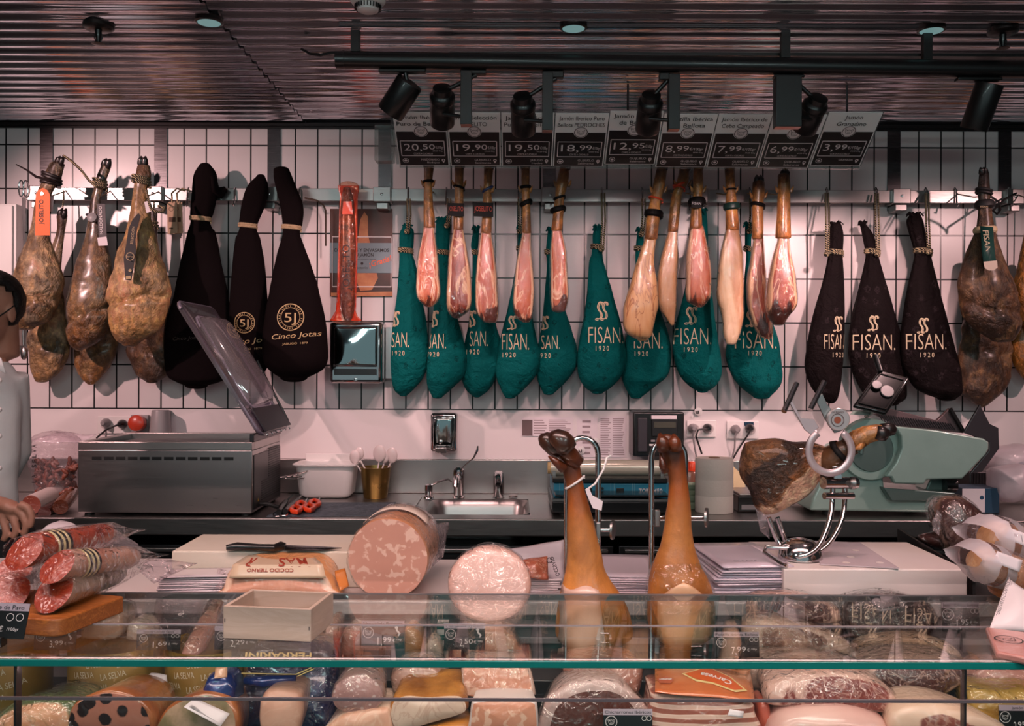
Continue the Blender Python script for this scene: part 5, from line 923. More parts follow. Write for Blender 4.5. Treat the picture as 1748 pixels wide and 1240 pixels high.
for i in range(10): m.box((a_.x+.004+i*.0115, 3.678, a_.z), (a_.x+.008+i*.0115, 3.6795, b_.z-.004))
m.build('slots', DARKIN, t)
for pts, D_, lb, s_ in (([(1702,800),(1730,795),(1760,800),(1765,845),(1740,858),(1715,854),(1705,838)], 3.48, 'crumpled pale plastic bag at the right edge of the worktop, front', 3), ([(1690,775),(1720,762),(1770,765),(1775,810),(1720,815),(1695,800)], 3.7, 'crumpled pale plastic bag at the right edge, behind the front one', 8)):
    t = thing('plastic_bag', lb, 'bag', P(pts[-1][0]+20, 868, D_), 'crumpled bags on the worktop'); slab(pts, D_, .12, .05, None, 0, .7, 0, .16, 0, 5, 16, s_).build('crumpled_film', MILKY, t, 180)
    if s_ == 8: slab([(1700,790),(1720,775),(1765,778),(1770,850),(1705,850)], D_+.03, .08, .03, None, 0, .8, 0, .1).build('white_contents', PLAST, t, 180); MB().ell(P(1744, 797, 3.68), (.012, .012, .02)).build('blue_clip', mat('blue_clip', '#1c3c8c', .3), t)
# snack bag and wrapped sausages by the salesperson
t = thing('snack_bag', 'big clear bag of small dry sausages left of the steel machine', 'bag', (P(95, 0, 3.6).x, 3.6, WZ))
rows = [(757,50,136),(775,50,134),(800,54,133),(825,60,132),(848,64,132)]
m = body(rows, 3.58, .75, 26, 4, .06, 14, 5, maxd=.07, sq=.8); m.build('clear_film', BAGFILM, t, 180)
k = random.Random(4); m = MB()
for i in range(150):
    x, y = 64+64*k.random(), 786+66*k.random(); D_ = 3.52+.08*k.random(); a_ = k.random()*3.14; c = P(x, y, D_); d = V((math.cos(a_), .3*k.random(), math.sin(a_)))*.016
    m.tube([c-d, c-d*.4, c+d*.4, c+d], [.004, .0085, .0085, .004], 7)
ob = m.build('small_sausages', mat('dry_sausage', '#64301f', .45, 0, .3, bmp=(40, .4), var=('#844634', 12)), t, 60, kind='stuff')
m = MB()
for i, ch in enumerate('LA SELVA'):
    if ch != ' ': m.text(ch, P(58, 822-i*8.6, 3.505), (0,0,1), (-1,0,0), .017, .012, bold=.03)
m.build('lettering', DARKPR, t)
MB().sheet([P(52, 757, 3.58), P(136, 755, 3.58), P(165, 742, 3.62), P(95, 740, 3.66)], 10, 6, .008, 12).build('folded_top', MILKY, t, 180, solid=.001)
def roll(pts, D_s, rpx, lb, mt, facem, grp=None, nm='wrapped_sausage', facer=.97):
    p = [P(x, y, d) for (x, y), d in zip(pts, D_s)]; r = rpx*D_s[0]/F; t = thing(nm, lb, 'sausage', p[0], grp); ax = (p[1]-p[0]).normalized()
    MB().tube([p[0], p[0]+ax*.004, p[0].lerp(p[1], .5), p[1]-ax*.02, p[1]-ax*.004, p[1]], [r*.97, r, r, r*.97, r*.8, r*.3], 26).build('casing', mt, t, 50)
    f = MB().lathe(p[0]-ax*.0008, [(r*facer, -.0005), (r*facer, .001)], 26, 0, ax); f.build('cut_face', facem, t)
    return t
SALF = spotty('salami_cut', '#a05a4a', '#8c4a3c', '#d8b09c', 120, .34, .3, .7); SALD = spotty('dark_salami_cut', '#5c3430', '#4a2824', '#b08c80', 130, .3, .3, .8)
WG = 'cut sausages lying on the worktop by the salesperson'
roll([(54, 862), (108, 838)], [3.40, 3.62], 17, 'thick salami wrapped in white paper, cut face towards the counter', mat('white_wrap', '#c4b4b0', .6), SALF, WG)
roll([(76, 876), (112, 852)], [3.38, 3.6], 11, 'thin dark sausage in film below the paper-wrapped salami', mat('dark_casing', '#3c2420', .3, 0, .6), SALD, WG)
roll([(103, 866), (125, 840)], [3.38, 3.58], 13, 'amber glistening sausage in film beside the steel machine', mat('amber_casing', '#6a3a20', .25, 0, .8, bmp=(40, .5)), mat('amber_cut', '#5a2c18', .2, 0, .9, bmp=(40, .8)), WG)
# ------------------------------------------------------------------ counter: glass, ledge, deck
GZ = 1.026; GF, GB = 1.45, 1.87; LZ = .975; LY0, LY1 = 2.008, 2.44; DZ = .80
t = thing('glass_counter', 'glass-topped refrigerated display counter across the foreground', 'display counter', (0, 1.7, 0))
m = MB().box((X0+.02, GF+.004, GZ-.01), (X1-.02, GB, GZ)); m.build('glass_top', GLASS, t)
MB().box((X0+.02, GF, GZ-.0105), (X1-.02, GF+.004, GZ+.0005)).build('glass_front_edge', GLASSEDGE, t, bevel=.001)
MB().box((X0+.02, 1.4635, 1.0112), (X1-.02, 1.4745, 1.0155)).build('fill_strip_housing', mat('fill_strip_housing', '#b0a8aa', .3, .6), t)  # housing added for the fill light in the case
MB().box((X0+.02, GB, GZ-.012), (X1-.02, GB+.006, GZ+.001)).build('rear_trim', mat('rear_trim', '#8f8588', .3, .6), t)
MB().box((X0+.02, GF+.006, .5), (X1-.02, GF+.012, GZ-.012)).build('front_glass', GLASS, t)
for y_, z_ in ((1195, None),):
    p = P(874, 1195, GF+.004); MB().box((X0+.02, GF+.001, p.z-.0022), (X1-.02, GF+.0055, p.z+.0022)).build('glass_joint', mat('joint_strip', '#8c7f84', .25, .5), t)
p = G(874, 1068, GZ+.001); MB().box((X0+.02, p.y-.0025, GZ+.0002), (X1-.02, p.y+.0025, GZ+.0018)).build('glass_line', mat('line_strip', '#a89ea2', .2, .3), t)  # thin pale strip across the glass top
p = G(874, 1112, GZ+.001); MB().box((X0+.02, p.y-.0025, GZ-.013), (X1-.02, p.y+.0025, GZ-.0105)).build('glass_support', mat('support_strip', '#8a8084', .3, .6), t)
for px in (18, 1652): 
    x = P(px, 1130, GF).x; MB().box((x-.0018, GF+.013, .82), (x+.0018, GF+.03, GZ-.0125)).build('glass_divider', GLASSEDGE if 0 else mat('divider_edge', '#3a3438', .2, .3), t) if px == 18 else MB().box((x-.0018, GF+.007, .5), (x+.0018, GF+.02, GZ-.0125)).build('glass_divider', mat('divider_edge', '#3a3438', .2, .3), t)
MB().box((X0+.02, LY0, LZ-.03), (X1-.02, LY1, LZ)).build('serving_ledge', mat('ledge_white', '#d8cdcb', .3), t, bevel=.003)
MB().box((X0+.02, LY0+.02, DZ-.05), (X1-.02, LY0+.035, LZ-.031)).build('back_panel', mat('panel_grey', '#8f8688', .35, .3), t)
MB().box((X0+.02, GF+.02, DZ-.02), (X1-.02, LY0+.019, DZ)).build('display_deck', mat('deck_dark', '#1c1a1c', .25, .4), t)
MB().box((X0+.02, GF+.02, .05), (X1-.02, LY1-.02, DZ-.021)).build('plinth', mat('plinth', '#4a4648', .4), t)
for z_ in (.84, .88, .92): MB().box((X0+.02, LY0+.012, z_), (X1-.02, LY0+.0195, z_+.012)).build('air_slat', mat('slat_grey', '#b9aeb0', .35), t)
# ------------------------------------------------------------------ cutting boards and what lies on the ledge
BOARD = mat('cutting_board_white', '#ded2c4', .45, var=('#d2c3ae', 3), bmp=(50, .04)); BOARD2 = mat('cutting_board_thick', '#ded3d0', .4, var=('#d6c8c0', 3))
def board(x0, x1, y0, y1, z1, lb, mt):
    t = thing('cutting_board', lb, 'cutting board', ((x0+x1)/2, (y0+y1)/2, LZ)); MB().box((x0, y0, LZ+.0006), (x1, y1, z1)).build('slab', mt, t, bevel=.004); return t
board(-.79, -.34, 2.125, 2.335, 1.060, 'white cutting board with the black knife, left', BOARD)
RB = board(.60, 1.005, 2.012, 2.32, 1.049, 'thick white cutting board under the ham stand, right', BOARD2)
t = thing('acrylic_sheet', 'clear perforated plastic sheet lying on the right cutting board', 'plastic sheet', G(1480, 950, 1.05)); q = [G(1400, 965, 1.05), G(1535, 972, 1.05), G(1468, 928, 1.05), G(1385, 925, 1.05)]; MB().prism([p+V((0,0,.0003)) for p in q], (0,0,.0022)).build('sheet', mat('lilac_plastic', '#c3b4ba', .25), t)
for x, y in ((1460,940),(1452,951),(1445,961),(1502,961)): MB().lathe(G(x, y, 1.0526), [(.0085, 0), (.0085, .0004)], 18).build('hole', BOARD2, t)
t = thing('knife', 'black-handled boning knife lying on the left cutting board', 'knife', G(480, 940, 1.06)); KZ = 1.061
MB().tube([G(386, 942, KZ)+V((0,0,.009)), G(405, 941, KZ)+V((0,0,.011)), G(440, 942, KZ)+V((0,0,.010)), G(468, 943, KZ)+V((0,0,.010)), G(480, 940, KZ)+V((0,0,.011)), G(487, 940, KZ)+V((0,0,.010))], [.008, .0115, .0095, .0105, .0125, .009], 14, 0, .8).build('handle', BLACKP, t)
MB().add([G(486, 937, KZ)+V((0,0,.008)), G(486, 944, KZ)+V((0,0,.008)), G(550, 942.5, KZ)+V((0,0,.005)), G(583, 939, KZ)+V((0,0,.004)), G(550, 938, KZ)+V((0,0,.006))], [(0,1,2,3,4)]).build('blade', mat('knife_steel', '#3a3638', .25, .9), t, solid=.0018)
# loaf in a printed bag, upside down lettering
LOAF = meat('packed_ham_loaf', '#c98a70', '#d89c80', '#ecc8ae', .86, (1.02, '#d88a4c', '#e0a878'), .1, 8, coat=.9)
t = thing('packed_ham_loaf', 'packed cooked ham loaf with upside-down red lettering, before the left board', 'ham loaf', P(480, 1010, 2.0)); z = LZ
lo = slab([(376,1008),(383,985),(398,972),(430,967),(520,967),(548,975),(565,992),(572,1008),(570,1022),(380,1022)], 2.012, .105, .012, None, 0, .9, .28, .03, .012, 4, 14, 3); lo.build('loaf', LOAF, t, 180)
rows_ = [(392, 557, 990, 2.013), (398, 552, 967, 2.022), (424, 534, 950, 2.115)]       # the printed label folds over the top edge
def lab(a, b):                       # a across, b from the front edge to the back
    k_ = min(1, int(b*2)); f_ = b*2-k_; r0_, r1_ = rows_[k_], rows_[k_+1]; p0_, p1_ = [P(r_[0]+(r_[1]-r_[0])*a, r_[2], r_[3]) for r_ in (r0_, r1_)]
    return p0_.lerp(p1_, f_)+V((0, -.0035, .0035))
m = MB().add([lab(i/12, j/8) for j in range(9) for i in range(13)], [(j*13+i, j*13+i+1, j*13+14+i, j*13+13+i) for j in range(8) for i in range(12)]); m.build('printed_label', mat('label_cream', '#e0c2a4', .35, 0, .6), t, 30, solid=.001)
m = MB()
for tx_, a_, b_, w_, h_ in (('MAS', .68, .62, .36, .42), ('R', .16, .62, .09, .42), ('COCIDO TIERNO', .42, .28, .5, .14), ('SABROSO', .62, .93, .3, .1)):
    vs_, fs_, bb_ = glyphs(tx_, .02); k_ = w_/(bb_[1]-bb_[0]); m.add([lab(a_-(x-(bb_[0]+bb_[1])/2)*k_, min(.995, max(.005, b_-(y-.36)*h_/.73)))+V((0,-.0012,.0012)) for x, y in vs_], fs_)
m.build('lettering', mat('red_label_print', '#a03c28', .6), t)
MB().sheet([P(384, 985, 2.0), P(404, 966, 2.0), P(470, 950, 2.16), P(440, 950, 2.18)], 8, 4, .004, 16).build('dark_band', mat('purple_band', '#2a2030', .3, 0, .4), t, 180, solid=.001) if 0 else None
for s_, x in ((-1, 380), (1, 580)): MB().sheet([P(x, 1010, 2.01), P(x+s_*14, 1004, 2.03), P(x+s_*8, 972, 2.06), P(x-s_*8, 975, 2.05)], 6, 6, .006, 20, 0, x).build('bag_corner', BAGFILM if s_ < 0 else mat('orange_bag_corner', '#c87838', .35, 0, .5), t, 180, solid=.001)
# mortadella, whole
MOR = spotty('mortadella_cut', '#d49a86', '#c88e7c', '#e6bcaa', 52, .41, .4, .35, 5, .1, blotch=True); MORR = mat('mortadella_rind', '#d89a74', .4, 0, .6, bmp=(20, .3), var=('#c88860', 8))
c0 = P(662, 964, 2.02); r = 69*2.02/F; c0.z = LZ+r+.002; c1 = c0+V((.012, .25, 0)); ax = (c1-c0).normalized()
t = thing('mortadella', 'huge whole mortadella with a cut pink face, in film on the ledge', 'mortadella', (c0.x, 2.1, LZ))
MB().lathe(c0, [(r*.985, 0), (r, .004), (r, .19), (r*.96, .22), (r*.8, .245), (r*.4, .262), (r*.1, .268)], 56, 0, ax).build('rind', MORR, t, 60); MB().lathe(c0, [(r*.985, -.0012), (r*.985, .002)], 56, 0, ax).build('cut_face', MOR, t)
m = MB(); R = []
for rr_, h in ((1.03, -.002), (1.04, .05), (1.035, .12), (1.06, .2), (.9, .255), (.5, .285), (.15, .30)):
    u = ax.orthogonal().normalized(); w2 = ax.cross(u); R.append([c0+ax*h+(u*math.cos(2*math.pi*j/48)+w2*math.sin(2*math.pi*j/48))*r*rr_*(1+.035*noise.noise(V((math.cos(2*math.pi*j/48)*4, math.sin(2*math.pi*j/48)*4, h*30)))) for j in range(48)])
for ring_ in R:
    for p in ring_: p.z = max(p.z, LZ+.001)
m.rings(R, 0, (0, 0)); m.build('cling_wrap', FILM, t, 180)
MB().sheet([P(718, 905, 2.2), P(762, 895, 2.27), P(758, 950, 2.25), P(738, 968, 2.15)], 10, 10, .014, 18, 0, 3).build('film_tail', BAGFILM, t, 180, solid=.001)
lb_ = MB(); R = []
for h in (.09, .125, .16):
    R.append([]) 
    for j in range(17): a_ = math.radians(40+100*j/16); R[-1].append(c0+ax*h+V((math.cos(a_)*r*1.075, 0, math.sin(a_)*r*1.075)))
lb_.add([p for q_ in R for p in q_], [(i*17+j, i*17+j+1, i*17+18+j, i*17+17+j) for i in range(2) for j in range(16)]); lb_.build('paper_band', mat('band_paper', '#d8c2b4', .5), t, solid=.0008)
m = MB(); m.text('BOLOGNA', c0+V((-.01, .125, r*1.085)), (-1,0,0), (0,-1,0), .014, .07); m.build('lettering', DARKPR, t)
# round wrapped mortadella disc
c0 = P(835, 1004, 1.935); rx = 73*1.935/F
t = thing('truffle_mortadella', 'round pale mortadella piece in glossy film, leaning at the ledge', 'mortadella', P(835, 1066, 1.93)); TRF = meat('pale_mortadella', '#e0b4a6', '#e6bcae', '#efd2c6', 1.2, None, .15, 10, coat=1.0, crinkle=.5, rough=.3)
o = slab([(835+72*math.cos(i*math.pi/12), 1004+62*math.sin(i*math.pi/12)) for i in range(24)], 1.902, .045, .008, None, 0, .96, .335, .012, 0, 2, 25, 2); o.build('piece', TRF, t, 180)
o = slab([(835+74*math.cos(i*math.pi/12), 1004+64*math.sin(i*math.pi/12)) for i in range(24)], 1.897, .05, .01, None, 0, .96, .335, .03, 0, 2, 40, 6); o.build('cling_wrap', FILM, t, 180)
# envelopes, stacks of bags
t = thing('sliced_ham_pack', 'vacuum pack of sliced ham leaning on a stack, left of the ham stand', 'ham pack', P(905, 985, 2.1))
q = [P(852, 972, 2.06), P(962, 990, 2.08), P(963, 922, 2.14), P(850, 942, 2.12)]; MB().sheet(q, 14, 10, .004, 14, 0, 2, .006).build('pouch', MILKY, t, 180, solid=.002)
q = [P(886, 986, 2.05), P(936, 990, 2.055), P(934, 952, 2.09), P(880, 958, 2.085)]; MB().sheet(q, 12, 10, .004, 30, 0, 5, .008).build('ham_slices', meat('sliced_pack', '#9c5038', '#b8684c', '#e0b49a', 5, None, .7, 22, crinkle=.4), t, 180, solid=.004)
q = [P(933, 984, 2.05), P(958, 986, 2.06), P(956, 950, 2.09), P(932, 954, 2.085)]; Ux = (q[1]-q[0]).normalized(); m = MB().text('octavio', P(945, 968, 2.045), (-.35,0,1), (-1,0,-.35), .014, .045).ring2(P(938, 957, 2.05), V((1,0,0)), V((0,0,1)), .005, .0065); m.build('lettering', DARKPR, t)
def bag_stack(cx, cy, w_, d_, n, th, lb, rotz, z0=LZ, seed=0, mt=PAPER, fan=.01, grp='stacked packing bags'):
    t = thing('bag_stack', lb, 'bags', (cx, cy, z0), grp); r = random.Random(seed)
    for i in range(n):
        a_ = rotz+r.uniform(-1, 1)*.05; dx, dy = r.uniform(-1, 1)*fan+i*fan*.25, r.uniform(-1, 1)*fan*.6; z = z0+.003+i*th; m = MB()
        q = [V((cx+dx+x*math.cos(a_)-y*math.sin(a_), cy+dy+x*math.sin(a_)+y*math.cos(a_), z)) for x, y in ((-w_/2,-d_/2),(w_/2,-d_/2),(w_/2,d_/2),(-w_/2,d_/2))]
        m.sheet(q, 8, 6, th*.16, 9, 0, i); m.build('bag', mt, t, 180, solid=th*.55)
    return t
bag_stack(P(298, 0, 2.1).x+.06, 2.066, .15, .085, 11, .0045, 'low stack of clear bags on the ledge behind the wooden box', .1, LZ, 3, mat('clear_bag_stack', '#cfc2c8', .25, 0, .5), .005)
bag_stack(P(915, 0, 2.15).x, 2.17, .12, .2, 7, .005, 'small stack of pouches under the sliced ham pack', -.05, LZ, 5, PAPER, .004)
bag_stack(P(1062, 0, 2.15).x, 2.2, .16, .24, 8, .005, 'white stack of packing bags between the two standing hams', 0, LZ, 8, mat('white_bags', '#d8c8d2', .3, 0, .4), .004)
st = bag_stack(P(1256, 0, 2.1).x, 2.16, .16, .27, 14, .0055, 'tall fanned stack of pale packing bags right of the standing hams', .06, LZ, 11, mat('lilac_bags', '#cfc0cc', .28, 0, .5), .009)
m = MB().text('DI  S.A.V.P.', V((P(1256, 0, 2.1).x+.02, 2.07, LZ+.0785)), (1,.08,0), (-.08,1,0), .008, .055); m.build('lettering', DARKPR, st)
# the two standing hams in wire stands
SKIN = vmat('standing_ham_skin', [(0, '#2e140a'), (.10, '#5c2a12'), (.26, '#a85c24'), (.5, '#dc964e'), (.8, '#d88a38'), (1, '#c07a3c')], ('#7c3a14', .55, 5), amp=.10, coat=.4, bmp=.12, fine=30, stretch=(1,1,.8), ov=.15); FOOTSK = mat('trotter_skin', '#6e3416', .35, 0, .5, bmp=(22, .5), var=('#461e0c', 14))
FATP = mat('pale_ham_fat', '#dcb4a2', .35, 0, .6, bmp=(16, .4), var=('#e6c8b8', 9)); DKL = meat('dark_ham_lean', '#8a4638', '#a05a48', '#c89480', 3, None, .5, 14, coat=.9, crinkle=.5)
def stand_frame(t, xl, xr, yt, D_, ybot, sx, sy, sgn, clampx):
    rx = (xr-xl)/2; m = MB(); cx = (xl+xr)/2; k = .0062
    pts = [P(xl, y, D_) for y in range(int(ybot)-30, int(yt+rx), -30)]+[P(cx-rx*math.cos(a_*math.pi/10), yt+rx-rx*math.sin(a_*math.pi/10), D_) for a_ in range(11)]+[P(xr, y, D_) for y in range(int(yt+rx)+20, int(ybot)-29, 30)]+[P(cx+rx*math.cos(a_*math.pi/10), ybot-30+rx*math.sin(a_*math.pi/10), D_) for a_ in range(1, 10)]
    m.tube(pts+[pts[0]], k, 12).build('wire_frame', CHROME, t)
    MB().tube([P(clampx, sy, D_-.01), P(sx, sy, D_-.012)], .0045, 10).build('clamp_screw', CHROME, t); MB().lathe(P(sx, sy, D_-.012), [(.021, -.0025), (.021, .0025)], 24, 0, (1,-.35,0)).build('thumb_disc', STEEL, t)
    MB().box(tuple(P(clampx-4, sy+16, D_-.016)), tuple(P(clampx+4, sy-14, D_-.004))).build('clamp_bracket', STEEL, t, bevel=.002)
D_ = 1.975
t = thing('ham_stand', 'wire ham stand with an arched top round the left standing ham', 'ham stand', P(993, 1105, 1.99), 'wire ham stands on the counter'); stand_frame(t, 967, 1021, 748, 2.0, 1092, 1046, 905, 1, 1021); MB().box((P(975, 0, 1.985).x, 1.965, .8765), (P(1015, 0, 1.985).x, 2.003, P(0, 1108, 1.985).z)).build('base_foot', STEEL, t, bevel=.003)
t = thing('ham_stand', 'wire ham stand with an arched top round the right standing ham', 'ham stand', P(1140, 1105, 1.99), 'wire ham stands on the counter'); stand_frame(t, 1112, 1170, 752, 2.0, 1092, 1206, 884, 1, 1122); MB().box((P(1120, 0, 1.985).x, 1.965, .8765), (P(1162, 0, 1.985).x, 2.003, P(0, 1108, 1.985).z)).build('base_foot', STEEL, t, bevel=.003)
t = thing('standing_ham', 'orange-skinned ham standing upright on the counter with its dark hoof up, left', 'ham', P(1010, 1125, D_), 'hams standing on the counter')
rows = [(772,953,986),(785,955,989),(800,959,991),(815,963,994),(835,967,998),(860,969,1005),(890,968,1013),(920,968,1020),(945,968,1027),(970,966,1032),(990,962,1042),(1010,957,1056),(1040,952,1072),(1080,948,1080),(1094,955,1070),(1103,972,1048)]
hb = body(rows, D_-.03, .75, 40, 4, .035, 10, 4, maxd=.048, sq=.95); hb.build('ham_body', SKIN, t, 180)
MB().tube([P(985, 792, D_-.03), P(966, 772, D_-.04), P(948, 756, D_-.05)], [.019, .021, .017], 16).build('pastern', FOOTSK, t, 180)
for (a0, a1), (b0, b1), (e0, e1), r0, dd in (((958, 772), (938, 755), (921, 745), .0165, -.045), ((972, 768), (958, 752), (938, 741), .0185, -.062)):
    p = [P(a0, a1, D_+dd), P(b0, b1, D_+dd-.004), P(e0, e1, D_+dd)]; MB().tube([p[0], p[0].lerp(p[1], .5), p[1], p[1].lerp(p[2], .6), p[2]], [r0*.85, r0*1.05, r0, r0*.8, r0*.3], 16, 0, 1.25).build('hoof', mat('hoof_brown', '#2a1812', .28, 0, .5, var=('#4a2c1e', 30)), t, 180)
MB().tube([P(962, 800, D_-.05), P(948, 788, D_-.06), P(936, 779, D_-.06)], [.011, .008, .0015], 10).build('dewclaw', FOOTSK, t, 180)
m = MB(); bb = hb.bvh(); vs = []; W_ = 9
for y in range(996, 1124, 8):
    l, r_ = 958-(y-996)*.06, 1018+(y-996)*.12
    for i in range(W_+1): x = l+(r_-l)*i/W_+3*noise.noise(V((y*.05, i, 0))); p = onto(bb, P(x, y+(4*math.sin(i*.8) if y == 996 else 0), D_-.03)); p.y -= .003; vs.append(p)
n_ = len(vs)//(W_+1); m.add(vs, [(i*(W_+1)+j, i*(W_+1)+j+1, (i+1)*(W_+1)+j+1, (i+1)*(W_+1)+j) for i in range(n_-1) for j in range(W_)]); m.build('fat_patch', FATP, t, 180, solid=.004)
MB().tube(loop(826, 966, 997, D_-.03, .8, 2, -10, 1), .0025, 7).tube([P(1000, 838, D_-.06), P(1016, 826, D_-.06), P(1030, 802, D_-.05), P(1036, 782, D_-.04), P(1043, 778, D_-.04)], .0022, 7).build('cord', PLAST, t)
tg = MB().prism([P(x, y, D_-.065) for x, y in ((999,836),(1005,832),(1011,846),(1029,856),(1027,872),(1012,868),(1003,848))], (0,.0015,0)); tg.build('paper_tag', PAPER, t)
t = thing('standing_ham', 'orange-skinned ham standing upright on the counter, foot straight up, right', 'ham', P(1160, 1125, D_), 'hams standing on the counter')
rows = [(747,1127,1150),(757,1126,1160),(775,1130,1168),(800,1138,1171),(820,1142,1173),(850,1141,1177),(875,1137,1179),(900,1134,1180),(930,1128,1184),(950,1120,1190),(970,1113,1198),(990,1108,1210),(1010,1106,1217),(1040,1105,1220),(1080,1112,1215),(1100,1135,1190)]
hb = body(rows, D_-.03, .75, 40, 4, .04, 10, 9, maxd=.048, sq=.95); hb.build('ham_body', SKIN, t, 180); bb = hb.bvh()
for x0, x1, y1 in ((1134, 1126, 740), (1152, 1150, 741)): MB().tube([P(x0, 768, D_-.05), P((x0+x1)/2, 752, D_-.055), P(x1, y1, D_-.05)], [.016, .0135, .003], 14).build('toe', FOOTSK, t, 180)
MB().tube([P(1136, 805, D_-.05), P(1131, 795, D_-.055), P(1127, 773, D_-.05)], [.009, .008, .002], 10).build('dewclaw', FOOTSK, t, 180)
m = MB(); vs = []; n_ = 0
for k_ in range(12):
    y = 985+k_*10; n_ += 1
    for i in range(W_+1):
        f = i/W_; x = 1118+(1210-1118)*f; yy = max(y, 985+55*abs(f-.45)**1.5*2) ; p = onto(bb, P(x, yy, D_-.03)); p.y -= .003; vs.append(p)
m.add(vs, [(i*(W_+1)+j, i*(W_+1)+j+1, (i+1)*(W_+1)+j+1, (i+1)*(W_+1)+j) for i in range(n_-1) for j in range(W_)]); m.build('fat_patch', mat('cream_ham_fat', '#e0b48c', .35, 0, .6, bmp=(16, .4), var=('#d8a47c', 9)), t, 180, solid=.004)
body([(y, l-3, r_+3) for y, l, r_ in rows[10:]], D_-.03, .78, 32, 4, .05, 26, 3, maxd=.052).build('cling_wrap', FILM, t, 180)
# ham on the swivel stand
D_ = 2.13; BZ = 1.05
t = thing('swivel_ham_stand', 'chrome swivel ham stand with twin curved bars on the right cutting board', 'ham stand', G(1365, 952, BZ))
c = G(1366, 954, BZ); MB().lathe(c, [(.05, .001), (.05, .008), (.044, .028), (.03, .042), (.01, .047)], 32).build('base_dome', CHROME, t)
for dx, dd in ((0, 0), (21, .035)):
    pts = [P(1312+dx*.7, 884, D_+dd), P(1320+dx*.7, 905, D_+dd), P(1330+dx*.6, 928, D_+dd), P(1345+dx*.3, 946, D_+dd-.03), P(1365, 951, D_+dd-.06), P(1390+dx*.5, 940, D_+dd-.055), P(1405+dx*.8, 918, D_+dd-.04), P(1417+dx, 885, D_+dd-.02), P(1421+dx, 850, D_+dd), P(1421+dx, 815, D_+dd)]
    MB().tube([V(p) for p in cr([tuple(p) for p in pts], 3)], .0062, 12).build('curved_bar', CHROME, t)
MB().tube([c+V((-.03,-.02,.028)), c+V((-.085,-.02,.03)), c+V((-.092,-.03,.02)), c+V((-.07,-.09,.006)), c+V((-.06,-.1,.005))], .005, 10).build('base_wire', CHROME, t)
MB().tube([P(1405, 825, D_-.012), P(1461, 825, D_+.02)], .0135, 24).build('clamp_barrel', CHROME, t); MB().tube([P(1407, 847, D_-.01), P(1456, 847, D_+.015)], .008, 20).build('cross_bar', CHROME, t)
for x in (1409, 1454): MB().tube([P(x-2, 825, D_), P(x+4, 825, D_)], .0145, 24).build('barrel_cap', STEEL, t)
MB().prism([P(x, y, D_-.02) for x, y in ((1421,796),(1436,796),(1438,818),(1424,818))], (0,.006,0)).build('stem', CHROME, t, bevel=.001)
m = MB(); n_ = 40; vs = []
for j in range(n_+1):
    a_ = math.radians(-235+290*j/n_); 
    for r_ in (31, 43): vs.append(P(1417+r_*math.cos(a_)*.98, 770-r_*1.02*math.sin(a_), D_-.035))
m.add(vs, [(2*j, 2*j+1, 2*j+3, 2*j+2) for j in range(n_)]); m.build('clamp_ring', mat('clamp_plate', '#cbbcc0', .3, .5), t, solid=.006)
CLP = mat('clamp_plate', '#cbbcc0', .3, .5)
MB().prism([P(x, y, D_-.035) for x, y in ((1345,682),(1352,684),(1368,714),(1390,716),(1398,730),(1384,742),(1374,734))], (0,.006,0)).build('clamp_arm', CLP, t, bevel=.001)
MB().prism([P(x, y, D_-.028) for x, y in ((1393,682),(1404,672),(1412,690),(1428,710),(1440,735),(1425,740),(1408,715))], (0,.006,0)).build('clamp_arm', STEEL, t, bevel=.001)
for p in ((1338, 703, 1360, 655), (1383, 700, 1407, 652)): MB().tube([P(p[0], p[1], D_-.05), P(p[2], p[3], D_-.01)], .0062, 16).build('clamp_handle', CHROME, t)
o = MB().lathe(P(1430, 716, D_-.033), [(.026, -.002), (.026, .006), (.024, .008)], 32, 0, (0,-1,0)).build('emblem_disc', mat('emblem_silver', '#c8c0c0', .3, .6), t)
m = MB(); e = P(1430, 716, D_-.0425); m.ring2(e-V((0,0,.002)), V((1,0,0)), V((0,0,1)), .0135, .015); m.text('octavio', e+V((0,0,.017)), (1,0,0), (0,0,1), .0065, .028); m.build('emblem_print', mat('emblem_grey', '#5a4a4c', .4), o); MB().disc(e-V((0,-.0002,.002)), V((1,0,0)), V((0,0,1)), .008).build('emblem_spot', mat('emblem_brown', '#8a4a34', .4), o)
HB, nt, p_ = newmat('mouldy_ham_side'); v = coords(nt, (1,1,1), False); sp_ = N(nt, 'ShaderNodeSeparateXYZ'); nt.links.new(v, sp_.inputs[0])
n1 = noise_n(nt, v, 16, 5, .6, 1.0); n2 = noise_n(nt, v, 60, 4, .6)
g = math_(nt, 'ADD', math_(nt, 'MULTIPLY', math_(nt, 'SUBTRACT', sp_.outputs['X'], math_(nt, 'MULTIPLY', sp_.outputs['Z'], .9)), 4.2), .78); g = math_(nt, 'ADD', g, math_(nt, 'MULTIPLY', math_(nt, 'SUBTRACT', n1, .5), .75))
c = ramp(nt, g, [(.08, '#7a5232'), (.16, '#2c1a0e'), (.40, '#4c2e18'), (.52, '#8a5426'), (.58, '#d8b898'), (.74, '#e2c6aa'), (.82, '#5a3020'), (.88, '#d4b090')])
nt.links.new(mixc(nt, .5, c, ramp(nt, n2, [(.3, '#3a1c10'), (.5, '#808080'), (.7, '#f0e0c8')]), 'OVERLAY'), p_.inputs['Base Color']); p_.inputs['Roughness'].default_value = .5; p_.inputs['Coat Weight'].default_value = .25; bump(nt, p_, math_(nt, 'ADD', n1, n2), .8, .02)
t = thing('stand_ham', 'half-cured ham clamped on the swivel stand, dark mouldy side and hoof pointing right', 'ham', P(1340, 885, D_))
